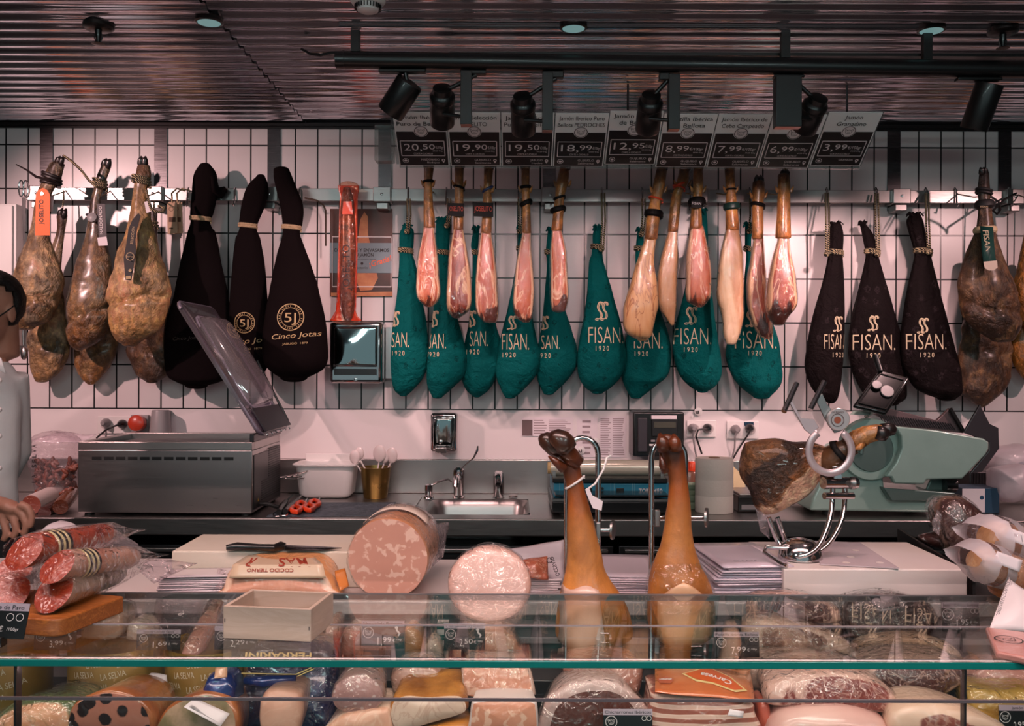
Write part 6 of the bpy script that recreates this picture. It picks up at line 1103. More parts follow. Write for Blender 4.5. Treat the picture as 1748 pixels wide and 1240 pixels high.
o = slab([(1279,760),(1272,785),(1270,815),(1284,842),(1292,868),(1303,884),(1322,884),(1352,868),(1385,848),(1404,822),(1420,800),(1428,782),(1416,765),(1390,757),(1360,757),(1330,750),(1300,753)], D_+.02, .085, .03, None, 0, .8, 0, .06, 0, 4, 16, 3); o.build('ham_body', HB, t, 180)
MB().tube([P(1398, 800, D_+.045), P(1420, 785, D_+.02), P(1442, 768, D_), P(1456, 760, D_-.006)], [.04, .034, .024, .022], 22).build('shank', mat('dark_shank', '#3a2516', .4, 0, .4, bmp=(20, .5), var=('#6a4426', 14)), t, 180)
MB().tube([P(1446, 762, D_-.002), P(1465, 750, D_-.01), P(1480, 742, D_-.014), P(1500, 738, D_-.016), P(1512, 738, D_-.016)], [.0215, .0235, .021, .0185, .015], 20).build('foot', LEG, t, 180)
for a_, b_, r_, dd in (((1496, 738), (1517, 744), .0145, -.03), ((1504, 734), (1530, 733), .0135, -.016)): p, q = P(*a_, D_+dd), P(*b_, D_+dd); MB().tube([p, p.lerp(q, .5), p.lerp(q, .85), q], [r_*.9, r_, r_*.8, r_*.3], 14, 0, 1.2).build('hoof', HOOF, t, 180)
MB().tube([P(1474, 757, D_-.025), P(1466, 765, D_-.03), P(1458, 768, D_-.03)], [.009, .007, .002], 10).build('dewclaw', LEG, t, 180)
R = []; a0, a1 = P(1428, 777, D_-.0), P(1440, 764, D_-.004); axx = (P(1456, 757, D_-.006)-P(1420, 785, D_+.02)).normalized(); u = axx.orthogonal().normalized(); w2 = axx.cross(u)
for h, r_ in ((0, .033), (.012, .0265)): R.append([P(1436, 771, D_)+axx*(h-.006)+(u*math.cos(2*math.pi*j/28)+w2*math.sin(2*math.pi*j/28))*r_ for j in range(28)])
MB().rings(R, 0, (0, 0)).build('black_band', BAND, t, solid=.002)
MB().sheet([P(1290, 868, D_-.0), P(1312, 884, D_+.01), P(1314, 922, D_+.03), P(1296, 905, D_+.02)], 8, 10, .006, 22, 0, 4).build('hanging_film', BAGFILM, t, 180, solid=.0008)
# right: wrapped dark ham in a tray, packets on a round board
t = thing('serving_tray', 'black shallow tray behind the right cutting board', 'tray', P(1600, 950, 2.3)); MB().prism([V((x, y, LZ+.001)) for x, y in ((1.015, 2.02), (1.16, 2.0), (1.2, 2.42), (1.02, 2.42))], (0,0,.01)).build('base', BLACKP, t, bevel=.003)
m = MB(); pts = [V((1.015, 2.01, LZ+.06)), V((1.018, 2.2, LZ+.075)), V((1.022, 2.42, LZ+.09))]; m.add([p-V((0,0,.055)) for p in pts]+pts+[p-V((-.006,0,.055)) for p in pts]+[p+V((.006,0,0)) for p in pts], [(0,1,4,3),(1,2,5,4),(6,9,10,7),(7,10,11,8),(3,4,10,9),(4,5,11,10),(0,3,9,6),(2,8,11,5)]); m.build('side_wall', BLACKP, t)
t = thing('wrapped_ham_block', 'dark wrapped block of cured ham standing in the black tray', 'ham block', P(1650, 960, 2.2)); WD = meat('dark_wrapped_ham', '#3c1f1c', '#4c2a26', '#7a5a48', 1.0, (1.3, '#4a3426', '#2c1c14'), .3, 10, coat=1, crinkle=.6)
o = slab([(1606,872),(1618,853),(1640,849),(1662,858),(1685,882),(1700,900),(1715,920),(1700,965),(1660,975),(1640,960),(1625,940),(1612,905)], 2.2, .09, .03, None, 0, .85, 0, .06, 0, 4, 18, 7); o.build('block', WD, t, 180)
slab([(1603,871),(1617,851),(1641,847),(1664,856),(1687,881),(1703,899),(1718,920),(1702,967),(1659,977),(1638,962),(1622,941),(1609,906)], 2.192, .1, .032, None, 0, .86, 0, .08, 0, 4, 30, 9).build('cling_wrap', FILM, t, 180)
MB().sheet([P(1606, 880, 2.2), P(1598, 870, 2.21), P(1592, 905, 2.21), P(1604, 915, 2.2)], 5, 6, .008, 40).build('film_tail', BAGFILM, t, 180, solid=.0008)
t = thing('wrapped_ham_piece', 'small dark wrapped piece lying in the black tray', 'ham piece', P(1590, 930, 2.3)); MB().tube([P(1570, 918, 2.3), P(1590, 920, 2.3), P(1615, 926, 2.28), P(1640, 932, 2.26)], [.012, .03, .034, .02], 18, 0, .6).build('piece', WD, t, 180)
WOODB = wood('oak_board', '#b06a30', '#8a4c1e', 1, .4, (3,14,14)); WOODR = wood('round_board_wood', '#a8642c', '#8c5022', 1, .4)
c = V((1.02, 1.845, GZ+.0006)); t = thing('round_wooden_board', 'round wooden board under the packets at the right end of the glass', 'board', c); MB().lathe(c+V((.1, 0, 0)), [(.13, 0), (.14, .006), (.142, .014), (.138, .02), (.13, .02)], 60).build('disc', WOODR, t, 40)
PKG = 'pastry packets at the right end'
PKM = meat('pastry_roll', '#c08a5c', '#d8a878', '#e8c8a0', 2, None, .3, 10, coat=.9, crinkle=.6)
for (a_, b_, r_, DD, lb, s_) in (((1660, 955), (1760, 985), .036, (1.8, 1.83), 'clear packet with a golden roll, lower one on the round board', 2), ((1680, 915), (1770, 935), .04, (1.86, 1.9), 'clear packet with a golden roll, upper one by the dark block', 5)):
    p, q = P(*a_, DD[0]), P(*b_, DD[1]); t = thing('pastry_packet', lb, 'packet', P(a_[0]+40, a_[1]+40, DD[0]), PKG)
    MB().tube([p, p.lerp(q, .12), p.lerp(q, .5), q], [r_*.5, r_*.85, r_*.9, r_*.9], 22).build('golden_roll', PKM, t, 180)
    d = (q-p).normalized(); R = []
    for f, rr_ in ((.0, .95), (.2, 1.1), (.5, 1.12), (1, 1.1)):
        cc = p.lerp(q, f); u = V((0,0,1)); w2 = d.cross(u).normalized(); R.append([cc+(u*math.cos(2*math.pi*j/26)+w2*math.sin(2*math.pi*j/26)*(1.25 if f >= 0 else .9))*r_*rr_*(1+.12*noise.noise(V((j*.9, f*9, s_)))) for j in range(26)])
    MB().rings(R, 0, (0, 0)).build('clear_film', BAGFILM, t, 180)
    R = []
    for f, rr_, w_ in ((-.17, 1.12, .42), (-.11, 1.0, .6), (-.03, 1.0, .9), (.06, 1.14, 1.0), (.12, 1.2, 1.0)):
        cc = p.lerp(q, f); u = V((0,0,1)); w2 = d.cross(u).normalized(); R.append([cc+(u*math.cos(2*math.pi*j/26)*w_+w2*math.sin(2*math.pi*j/26)*1.3)*r_*rr_*(1+.16*noise.noise(V((j*.9, f*9, s_+3)))) for j in range(26)])
    MB().rings(R, 0, (0, 0)).build('crimped_end', MILKY, t, 180)
    R = []
    for f in (.26, .34, .42):
        cc = p.lerp(q, f); u = V((0,0,1)); w2 = d.cross(u).normalized(); R.append([cc+(u*math.cos(2*math.pi*j/26)+w2*math.sin(2*math.pi*j/26)*1.25)*r_*1.2 for j in range(26)])
    MB().rings(R, 0, (0, 0)).build('printed_band', clear('grey_printed_film', '#a8a0a8', .05, .2, .6, ior=1.3, milk=.35), t, 180)
    MB().sheet([P(a_[0]+44, a_[1]-14, DD[0]-.042), P(a_[0]+86, a_[1]+2, DD[0]-.04), P(a_[0]+80, a_[1]+22, DD[0]-.046), P(a_[0]+36, a_[1]+4, DD[0]-.05)], 6, 4, .002).build('white_sticker', PAPER, t, 180, solid=.0006)
t = thing('paper_bag', 'white pointed paper bag with small print hanging over the round board', 'bag', P(1720, 1085, 1.62)); q = [P(1690, 1072, 1.6), P(1768, 1078, 1.6), P(1760, 1010, 1.66), P(1722, 986, 1.7)]; MB().sheet(q, 12, 12, .006, 10, 0, 3, .012).build('paper_sheet', mat('white_paper', '#e6dadc', .5, 0, .2), t, 180, solid=.0015)
MB().sheet([P(1722, 986, 1.7), P(1690, 1072, 1.6), P(1704, 1094, 1.6), P(1768, 1084, 1.6)], 8, 8, .005, 14).build('fold', mat('white_paper', '#e6dadc', .5, 0, .2), t, 180, solid=.0015)
MB().text('CONSERVAR EN LUGAR FRESCO', P(1713, 1020, 1.625), (.36, .05, 1), (-1, 0, .36), .006, .07).build('lettering', DARKPR, t)
t = thing('pink_packet', 'pink packet with a pig emblem on the right end of the glass', 'packet', G(1715, 1090, GZ)); q = [G(1700, 1112, GZ+.014), G(1790, 1130, GZ+.014), G(1800, 1085, GZ+.014), G(1682, 1070, GZ+.014)]; MB().prism([p-V((0,0,.0132)) for p in q], (0,0,.013)).build('packet', mat('pink_pack', '#c88a80', .3, 0, .6, bmp=(20, .3)), t, bevel=.004)
m = MB(); pig(m, G(1722, 1092, GZ+.0155), V((1,0,0)), V((0,1,0)), .022, 0); m.build('pig_emblem', DARKPR, t)
# ------------------------------------------------------------------ left: salamis on an oak board, on the glass
t = thing('oak_board', 'thick oak board under the salami packs, standing on the glass top', 'board', G(60, 1075, GZ+.03))
A_, B_ = G(100, 1060, GZ+.031), G(213, 1018, GZ+.031); e1 = (B_-A_).normalized(); e2 = V((-e1.y, e1.x, 0)); 
pl = [A_+e1*.03, B_-e1*.004, B_+e2*.004, B_+e2*.32, A_+e2*.32, A_+e2*.03, A_+e2*.012+e1*.003, A_+e1*.012+e2*.003]
MB().prism([p+V((0,0,-.0302)) for p in pl], (0,0,.0302)).build('plank', WOODB, t, bevel=.004)
SAL = meat('salami_face', '#7a1c0a', '#9c3214', '#c88058', 1.25, (1.5, '#e0c8b0', '#d8b8a0'), .25, 40, coat=.9, crinkle=.5); CASE1 = mat('salami_red_casing', '#8c2c1a', .25, 0, .9, bmp=(30, .6), var=('#ac5038', 16)); CASE2 = mat('salami_white_casing', '#c09a8a', .3, 0, .8, bmp=(30, .6), var=('#a86a54', 14)); CASE3 = mat('salami_grey_casing', '#a89080', .35, 0, .7, bmp=(30, .6), var=('#5a4436', 12))
STR1 = mat('label_black', '#23242e', .4, 0, .4); STR2 = mat('label_cream_stripe', '#d8cc9c', .4, 0, .4)
SGR = 'salami packs heaped on the oak board'
def salami(face, tail, D0, D1, r0, r1, lb, casing, label=True, flap=None, sl=.9):
    a_, b_ = P(*face, D0), P(*tail, D1); t = thing('salami_pack', lb, 'salami', a_.lerp(b_, .4)-V((0,0,.03)), SGR); d = (b_-a_).normalized(); k0, k1 = r0*D0/F, r1*D1/F
    up = V((0,0,1)); sd = d.cross(up).normalized(); up = sd.cross(d)
    R = []; A = []
    for f, rr_ in ((0, 1), (.03, 1), (.3, .97), (.6, .9), (.85, .92), (.95, .75), (1, .35)):
        cc = a_.lerp(b_, f); kr = k0+(k1-k0)*f; o = []
        for j in range(28):
            q = sd*math.cos(2*math.pi*j/28)*1.06+up*math.sin(2*math.pi*j/28); p = cc+q*kr*rr_*(1+.05*noise.noise(cc*30+q*2))
            if f < .04: p += d*(sl*kr*(-q.dot(up)*-.9) + 0)
            o.append(p)
        R.append(o)
    mm = MB().rings(R, 0, (0, 1)); mm.build('salami_body', casing, t, 180)
    fc = R[0]; c = sum(fc, V())/28; m = MB(); m.rings([[c+(p-c)*f-d*.002*(1-f*f) for p in fc] for f in (.06, .3, .6, .85, 1)], 0, (1, 0), [0, .4, .8, 1.1, 1.6]); m.build('cut_face', SAL, t, 180)
    if label:
        for i in range(6):
            f = .19+i*.028; q0, q1 = f, f+.028; R2 = []
            for f_ in (q0, q1):
                cc = a_.lerp(b_, f_); kr = (k0+(k1-k0)*f_)*1.035; R2.append([cc+(sd*math.cos(2*math.pi*j/28)*1.06+up*math.sin(2*math.pi*j/28))*kr for j in range(28)])
            MB().rings(R2, 0, (0, 0)).build('label_stripe', STR1 if i % 2 else STR2, t, 60)
    R3 = []
    for f, rr_, fl in ((-.02, 1.12, .75), (.2, 1.1, 1.0), (.6, 1.1, .95), (1.0, 1.05, .8), (1.12, 1.1, .25), (1.25, 1.2, .06)):
        cc = a_.lerp(b_, f); kr = k0+(k1-k0)*min(1, f); R3.append([cc+(sd*math.cos(2*math.pi*j/30)*(1.15+.25*(1-fl))+up*math.sin(2*math.pi*j/30)*fl*1.02)*kr*rr_*(1+.07*noise.noise(V((j*.7, f*8, face[0])))) for j in range(30)])
    MB().rings(R3, 0, (0, 0)).build('vacuum_film', FILM, t, 180)
    return t
salami((92, 1012), (205, 975), 1.62, 1.85, 30, 22, 'salami pack with grey mouldy casing, lowest on the oak board', CASE3, False)
salami((16, 1010), (60, 990), 1.66, 1.9, 30, 24, 'salami pack at the very left, lowest beside the price tag', CASE1, False)
salami((98, 968), (232, 950), 1.63, 1.86, 27, 20, 'salami pack with white bloom and striped label, middle of the heap', CASE2, True, 1)
salami((24, 975), (60, 962), 1.74, 1.96, 26, 20, 'salami pack half hidden under the top one at the left', CASE1, False)
tt = salami((42, 942), (190, 910), 1.66, 1.92, 29, 21, 'red salami pack with striped label, topmost of the heap', CASE1, True, 1)
MB().sheet([P(35, 925, 1.75), P(150, 915, 1.85), P(120, 893, 1.9), P(104, 886, 1.9)], 12, 8, .006, 16, 0, 3).build('loose_film', MILKY, tt, 180, solid=.0008)
MB().sheet([P(170, 935, 1.85), P(236, 935, 1.92), P(232, 925, 1.95), P(195, 900, 1.95)], 8, 8, .006, 16, 0, 5).build('loose_film', BAGFILM, tt, 180, solid=.0008)
MB().sheet([P(232, 962, 1.86), P(262, 990, 1.9), P(335, 962, 2.0), P(262, 955, 1.95)], 10, 6, .004, 14, 0, 6).build('loose_film', BAGFILM, tt, 180, solid=.0008) if 0 else None
t = thing('clear_film_sheet', 'clear film flap spreading from the salami heap over the bag stack', 'film', P(290, 980, 1.98)); MB().sheet([P(238, 975, 1.93), P(262, 998, 1.93), P(338, 961, 2.04), P(250, 955, 1.98)], 10, 6, .004, 14, 0, 6).build('film', BAGFILM, t, 180, solid=.0008)
# wooden box on the glass
q0 = G(380, 1091, GZ+.0006); q1 = G(536, 1091, GZ+.0006); bw = q1.x-q0.x; bd, bh, th = .118, .0555, .007; ang = -.13
t = thing('wooden_box', 'small pale wooden box standing on the glass top', 'box', (q0+q1)/2+V((0, bd/2, 0)))
ra, rb_ = V((math.cos(ang), math.sin(ang), 0)), V((-math.sin(ang), math.cos(ang), 0)); PALEW = wood('pale_wood', '#bfaa9c', '#b6a090', .5, .6, (2,2,14)); up = V((0,0,1)); o0 = q0+V((0,.003,0))
def wb(a0, a1, b0, b1, z0, z1): 
    m = MB(); return m.prism([o0+ra*a+rb_*b+up*z0 for a, b in ((a0,b0),(a1,b0),(a1,b1),(a0,b1))], up*(z1-z0))
wb(0, bw, 0, th, 0, bh).build('front_board', PALEW, t, bevel=.001); wb(0, bw, bd-th, bd, 0, bh).build('rear_board', PALEW, t, bevel=.001); wb(0, th, th, bd-th, 0, bh).build('side_board', PALEW, t, bevel=.001); wb(bw-th, bw, th, bd-th, 0, bh).build('side_board', PALEW, t, bevel=.001); wb(th, bw-th, th, bd-th, .001, .006).build('base_board', PALEW, t)
m = MB()
for a, z in ((.003, .028), (bw-.003, .02)): m.prism([o0+ra*(a-.0006)+up*z-rb_*.0003, o0+ra*(a+.0006)+up*z-rb_*.0003, o0+ra*(a+.0006)+up*(z+.006)-rb_*.0003, o0+ra*(a-.0006)+up*(z+.006)-rb_*.0003], -rb_*.0006)
m.build('staples', DARKP, t)
# ------------------------------------------------------------------ what lies in the display
gc = [o for o in C.objects if o.name == 'glass_counter'][0]; SZ = .876
MB().box((P(545, 0, 1.8).x, 1.80, DZ+.0005), (X1-.03, 1.985, SZ-.001)).build('display_step', mat('step_grey', '#3a3638', .3, .3), gc, bevel=.003)
TIN = mat('gold_tin', '#8f6d2e', .4, .25, .3)
for px, lb in ((8, 'gold tin with white lettering at the far left of the display'), (205, 'gold tin with white lettering, second from the left, widest in view'), (368, 'gold tin with white lettering behind the blue pack')):
    c = P(px, 0, 1.80); c.z = DZ; c.y = 1.80; r = .09; t = thing('gold_tin', lb, 'tin', c, 'gold tins in the display')
    m = MB().lathe(c, [(r*.97, .001), (r, .004), (r, .146), (r*.97, .150), (r*.93, .147)], 64); b = m.bvh(); m.build('tin_body', TIN, t, 40); mm = MB()
    for i, z in enumerate((.040, .064, .088, .112, .134)):
        for k_ in range(-2, 3):
            x = k_*.055+(.028 if i % 2 else 0)
            if abs(x) < .078: mm.text('LA SELVA', c+V((x, 0, z)), (1,0,.14), (-.14,0,1), .0125, .042, 'c', 0, b)
    mm.build('lettering', mat('tin_white_print', '#d9ccb4', .5), t)
def pt(x, y, D_, z): p = P(x, y, D_); return p
def price_tag(x0, y0, x1, y1, D_, title, price, cents, lb, italy=False, lean=.12, clip=True, z0=None):
    a_, b_ = P(x0, y1, D_), P(x1, y0, D_); w_, h_ = b_.x-a_.x, b_.z-a_.z; R_ = V((1,0,0)); U_ = V((0, lean, 1)).normalized(); n_ = R_.cross(U_); O = V(((a_.x+b_.x)/2, D_, (a_.z+b_.z)/2))
    t = thing('price_tag', lb, 'price tag', O-U_*h_/2, 'price tags in the display')
    MB().obox(O, R_, U_, w_, h_, .002).build('card', mat('tag_black', '#161314', .3, 0, .3), t, bevel=.0005)
    e = O+n_*.0004; MB().obox(e+U_*h_*.40, R_, U_, w_, h_*.2, .0006).build('header', mat('tag_lilac', '#b9a8b4', .4), t)
    if title: MB().text(title, e+U_*h_*.405+n_*.0004, R_, U_, h_*.105, min(w_*.94, len(title)*h_*.085)).build('title_lettering', DARKPR, t)
    m = MB(); e = e+n_*.0003; m.text(price+',', e+U_*-.22*h_-R_*w_*.12, R_, U_, h_*.30, w_*.11, 'l'); m.text(cents, e+U_*-.17*h_+R_*w_*.0, R_, U_, h_*.2, w_*.2, 'l'); m.text('€', e-U_*h_*.2+R_*w_*.23, R_, U_, h_*.12, None, 'l'); m.text('/100gr', e-U_*h_*.17+R_*w_*.31, R_, U_, h_*.07, w_*.14, 'l')
    pig(m, e+U_*h_*.08-R_*w_*.34, R_, U_, h_*.2, 0)
    if italy: m.stroke([(-.05, .16), (.0, .17), (.03, .12), (.02, .05), (.08, -.05), (.13, -.1), (.1, -.12), (.07, -.17), (.05, -.1), (-.02, .0), (-.05, .16)], .03, e+U_*h_*.12+R_*w_*.34, R_*h_*1.2, U_*h_*1.2) if 0 else m.prism([e+U_*h_*(.12+b*1.1)+R_*(w_*.34+h_*a*1.1) for a, b in ((-.1,.14),(-.02,.17),(.03,.13),(.0,.07),(.07,-.02),(.12,-.07),(.09,-.08),(.06,-.15),(.03,-.14),(.04,-.06),(-.04,.01),(-.06,.09))], n_*.0003)
    else: m.ring2(e+U_*h_*.2+R_*w_*.33, R_, U_, h_*.07, h_*.085, 16).ring2(e+U_*h_*.2+R_*w_*.43, R_, U_, h_*.07, h_*.085, 16)
    m.build('price_lettering', WHITEPR, t)
    if clip: 
        z0 = z0 or (SZ if D_ > 1.8 and x0 > 560 else DZ); q = O-U_*h_/2; MB().box((q.x-.006, q.y-.006, q.z-.012), (q.x+.006, q.y+.008, q.z+.004)).box((q.x-.002, q.y-.001, z0+.0005), (q.x+.002, q.y+.003, q.z-.012)).build('clip_stand', BLACKP, t)
    return t
price_tag(58, 1072, 130, 1110, 1.735, '', '3', '99', 'black price tag reading 3,99 below the oak board', True, z0=.9505)
price_tag(233, 1076, 308, 1110, 1.735, 'Jamón Cocido Extra', '1', '69', 'black price tag reading 1,69 left of the wooden box', z0=.9505)
price_tag(366, 1070, 440, 1109, 1.735, 'Jamón', '2', '29', 'black price tag reading 2,29 below the wooden box', z0=.9505)
price_tag(617, 1061, 690, 1107, 1.74, 'Mortadela Bologna', '1', '99', 'black price tag reading 1,99 below the huge mortadella', True)
price_tag(758, 1065, 828, 1109, 1.74, 'Mortadela Trufada', '2', '50', 'black price tag reading 2,50 below the round pale mortadella', True)
price_tag(1219, 1080, 1296, 1122, 1.74, 'Paletilla Ibérica Bellota', '7', '99', 'black price tag of the Iberian shoulder, in the middle of the right half')
price_tag(1608, 1029, 1672, 1078, 1.93, 'Jamón Ibérico Bellota', '1', '95', 'black price tag at the right behind the white paper bag')
price_tag(1706, 1205, 1768, 1252, 1.60, 'Jamón', '2', '95', 'black price tag at the lower right corner of the display')
price_tag(1030, 1212, 1114, 1262, 1.56, 'Chicharrones Ibéricos', '1', '89', 'black price tag titled Chicharrones Ibéricos at the bottom edge')
# the tag of the turkey on the glass at the left
D_ = 1.52; O = P(4, 1060, D_); R_ = V((1, .0, -.03)).normalized(); U_ = V((.12, .15, 1)).normalized(); n_ = R_.cross(U_); w_, h_ = .082, .058
t = thing('price_tag', 'tilted black price tag for turkey standing on the glass at the left edge', 'price tag', O-U_*h_/2)
MB().obox(O, R_, U_, w_, h_, .002).build('card', mat('tag_black', '#161314', .3, 0, .3), t, bevel=.0005); e = O+n_*.0005; MB().obox(e+U_*h_*.39, R_, U_, w_, h_*.22, .0006).build('header', mat('tag_lilac', '#b9a8b4', .4), t)
MB().text('Fiambre de Pavo', e+U_*h_*.39+n_*.0004-R_*.003, R_, U_, .0075, .072).build('title_lettering', DARKPR, t)
m = MB().ring2(e+U_*.006+R_*.012, R_, U_, .0055, .0065, 18).ring2(e+U_*.006+R_*.028, R_, U_, .0055, .0065, 18).text('1,79', e-U_*.014-R_*.024, R_, U_, .014, .03).text('€', e-U_*.013+R_*.0, R_, U_, .009).text('/100gr', e-U_*.013+R_*.02, R_, U_, .005, .02); m.build('price_lettering', WHITEPR, t)
q = O-U_*h_/2; MB().box((q.x-.008, q.y-.008, GZ+.0006), (q.x+.008, q.y+.012, q.z+.003)).build('clip_stand', BLACKP, t, bevel=.001)
# meats
def piece(lb, name, cat, pts, D_, depth, mt, bulge=.012, wrap=False, back=.85, lean=0.0, lump=.04, dz=0.0, seed=0, fr=22, part='piece'):
    ys = [p[1] for p in pts]; t = thing(name, lb, cat, P(sum(p[0] for p in pts)/len(pts), max(ys), D_))
    slab(pts, D_, depth, bulge, None, 0, back, lean, lump, dz, 5, fr, seed).build(part, mt, t, 180)
    if wrap:
        cx, cy = sum(p[0] for p in pts)/len(pts), sum(ys)/len(ys); slab([(cx+(x-cx)*1.025+.5, cy+(y-cy)*1.03) for x, y in pts], D_-.006, depth+.01, bulge+.004, None, 0, back, lean, lump*1.8, dz, 5, fr*1.5, seed+9).build('clear_wrap', FILM, t, 180)
    return t
OLIVE = spotty('olive_loaf_cut', '#b87a66', '#a86a58', '#241414', 34, .56, .3, .9, 6); CRUST = mat('amber_loaf_crust', '#b0683a', .3, 0, .9, bmp=(26, .6), var=('#8a4a26', 12))
def two(lb, name, cat, pts, D_, depth, face, side, **k):
    t = piece(lb, name, cat, pts, D_, depth, side, part='outside', **k); k = dict(k); cx, cy = sum(p[0] for p in pts)/len(pts), sum(p[1] for p in pts)/len(pts)
    pl = cr([tuple(p) for p in pts]+[tuple(pts[0])], 5)[:-1]; q = [P(x, y, D_) for x, y in pl]; c = sum(q, V())/len(q); bl = k.get('bulge', .012); R = []; ln = k.get('lean', 0); zb = min(p.z for p in q)
    for f in (.06, .3, .55, .8, .93): R.append([c+(p-c)*f+V((0, -bl*(1-f*f)-.0022+((c+(p-c)*f).z-zb)*ln, 0)) for p in q])
    MB().rings(R, 0, (1, 0), [.06, .3, .55, .8, 1.0]).build('cut_face', face, t, 180); return t
two('olive loaf with black spots on its cut face, before the second tin', 'olive_loaf', 'loaf', [(113,1232),(122,1208),(145,1190),(180,1180),(222,1186),(250,1205),(262,1235),(255,1265),(215,1280),(160,1278),(122,1262)], 1.56, .15, OLIVE, CRUST, bulge=.004, dz=-.012, back=.8)
t = [o for o in C.objects if o.name == 'olive_loaf'][0]; MB().sheet([P(222, 1172, 1.66), P(292, 1180, 1.7), P(285, 1152, 1.72), P(258, 1150, 1.72)], 8, 8, .008, 22).build('film_tail', MILKY, t, 180, solid=.0008)
piece('amber loaf with a green edge in film at the lower left', 'amber_loaf', 'loaf', [(-40,1250),(-10,1222),(30,1203),(75,1197),(112,1204),(128,1225),(125,1265),(60,1280),(-20,1278)], 1.56, .14, meat('amber_loaf', '#d8946c', '#e0a880', '#5a6a40', .8, (1.1, '#d89858', '#c88048'), .3, 9, coat=1, crinkle=.5), .02, True, .8, .15, .05, -.012, 4)
t = two('browned loaf with a white barcode label, before the blue pack', 'browned_loaf', 'loaf', [(262,1242),(280,1215),(310,1198),(345,1190),(380,1198),(400,1220),(405,1255),(390,1280),(300,1282),(266,1268)], 1.57, .14, mat('herb_cut_face', '#c8a088', .4, 0, .4, var=('#7a6a48', 25)), CRUST, bulge=.006, dz=-.012, lean=.2)
m = MB(); q = [P(318, 1207, 1.553), P(380, 1240, 1.548), P(396, 1218, 1.572), P(336, 1192, 1.585)]; q = [p+V((0,-.012,.004)) for p in q]; m.sheet(q, 6, 4, .0006, 10).build('barcode_label', PAPER, t, 180, solid=.0006)
m = MB(); u = (q[1]-q[0]); v = q[3]-q[0]; nn = u.cross(v).normalized(); nn = nn if nn.y < 0 else -nn
for i in range(26): a_ = .1+.03*i; w_ = .008+.014*((i*7) % 5)/5; o = q[0]+nn*.0014; m.add([o+u*a_+v*.12, o+u*(a_+w_)+v*.12, o+u*(a_+w_)+v*.38, o+u*a_+v*.38], [(0,1,2,3)])
m.text('Pechuga', q[0]+nn*.0014+u*.55+v*.75, u, v, .006, .03); m.build('barcode_print', DARKPR, t)
BLUE = mat('blue_foil', '#1c2f6e', .25, .2, .8, bmp=(18, .6)); PURP = mat('purple_foil', '#241a3c', .22, .25, .9, bmp=(16, .8), var=('#2c2a68', 6))
t = piece('small blue foil pack between the third tin and the purple pack', 'blue_pack', 'pack', [(338,1200),(345,1175),(355,1158),(385,1157),(398,1172),(400,1200),(398,1245),(340,1245)], 1.60, .06, BLUE, .012, False, .9, .1, .06, 0, 3)
MB().sheet([P(366, 1158, 1.60), P(388, 1156, 1.61), P(388, 1138, 1.62), P(368, 1140, 1.62)], 4, 5, .003, 20).build('orange_corner', mat('pale_orange_foil', '#d8a484', .35, 0, .6), t, 180, solid=.001)
t = piece('purple and blue vacuum pack with gold lettering under the wooden box', 'purple_pack', 'pack', [(400,1140),(420,1118),(480,1112),(540,1116),(562,1135),(568,1180),(572,1240),(560,1255),(430,1255),(404,1235)], 1.66, .09, PURP, .02, True, .85, .35, .07, 0, 5)
MB().tube([P(418, 1162, 1.635), P(450, 1164, 1.63), P(505, 1158, 1.635)], [.007, .011, .006], 12).build('foil_fold', BLUE, t, 180)
m = MB(); m.text('JEFERRARINE', P(475, 1128, 1.63), (-1,0,-.0), (0,.3,-1), .012, .11, bold=.02) if 0 else m.text('FERRARINI', P(475, 1120, 1.655), (-1,0,0), (0,-.3,-1), .011, .12, bold=.02)
for a_, b_ in (((412,1150),(505,1152)), ((505,1152),(532,1140)), ((508,1155),(536,1142))): m.tube([P(*a_, 1.632), P(*b_, 1.636)], .0012, 6)
m.build('gold_lettering', mat('gold_foil', '#c8a868', .35, .5), t)
piece('pale cut turkey piece with a smooth face, before the purple pack', 'turkey_piece', 'meat', [(440,1200),(452,1184),(475,1180),(508,1186),(514,1205),(512,1235),(500,1275),(455,1275),(440,1235)], 1.57, .10, meat('pale_turkey', '#cf9a84', '#d8a892', '#e4c0ac', 1.1, None, .25, 12, coat=.7, crinkle=.15), .01, False, .8, .1, .03, 0, 8)
two('oval white-mottled sausage piece in film, on the pale box of meat', 'mottled_sausage', 'sausage', [(564,1190),(572,1168),(592,1154),(620,1150),(645,1162),(656,1185),(650,1205),(628,1218),(595,1218),(572,1208)], 1.585, .07, spotty('brawn_cut', '#c09490', '#b0847e', '#e0c8c4', 70, .42, .3, 1, 30, .5), mat('grey_casing', '#9a7a74', .35, 0, .8, bmp=(30, .4)), bulge=.008, dz=.01, wrap=True)
piece('pale raw-looking meat block under the mottled sausage', 'meat_block', 'meat', [(552,1248),(575,1228),(600,1218),(650,1212),(668,1222),(672,1280),(556,1285)], 1.57, .11, meat('pale_block', '#d49a80', '#e0aa90', '#ecc8b0', .95, None, .4, 10, coat=.7), .01, False, .9, .1, .03, 0, 12)
piece('translucent pink turkey piece in tight film, behind the roasted breast', 'turkey_piece', 'meat', [(664,1160),(675,1142),(705,1136),(740,1140),(760,1155),(768,1180),(755,1196),(700,1200),(672,1188)], 1.66, .09, meat('rosy_turkey', '#b48474', '#c09080', '#e0beb0', 1.0, None, .7, 14, coat=1, crinkle=.3), .015, True, .85, .1, .04, 0, 15)
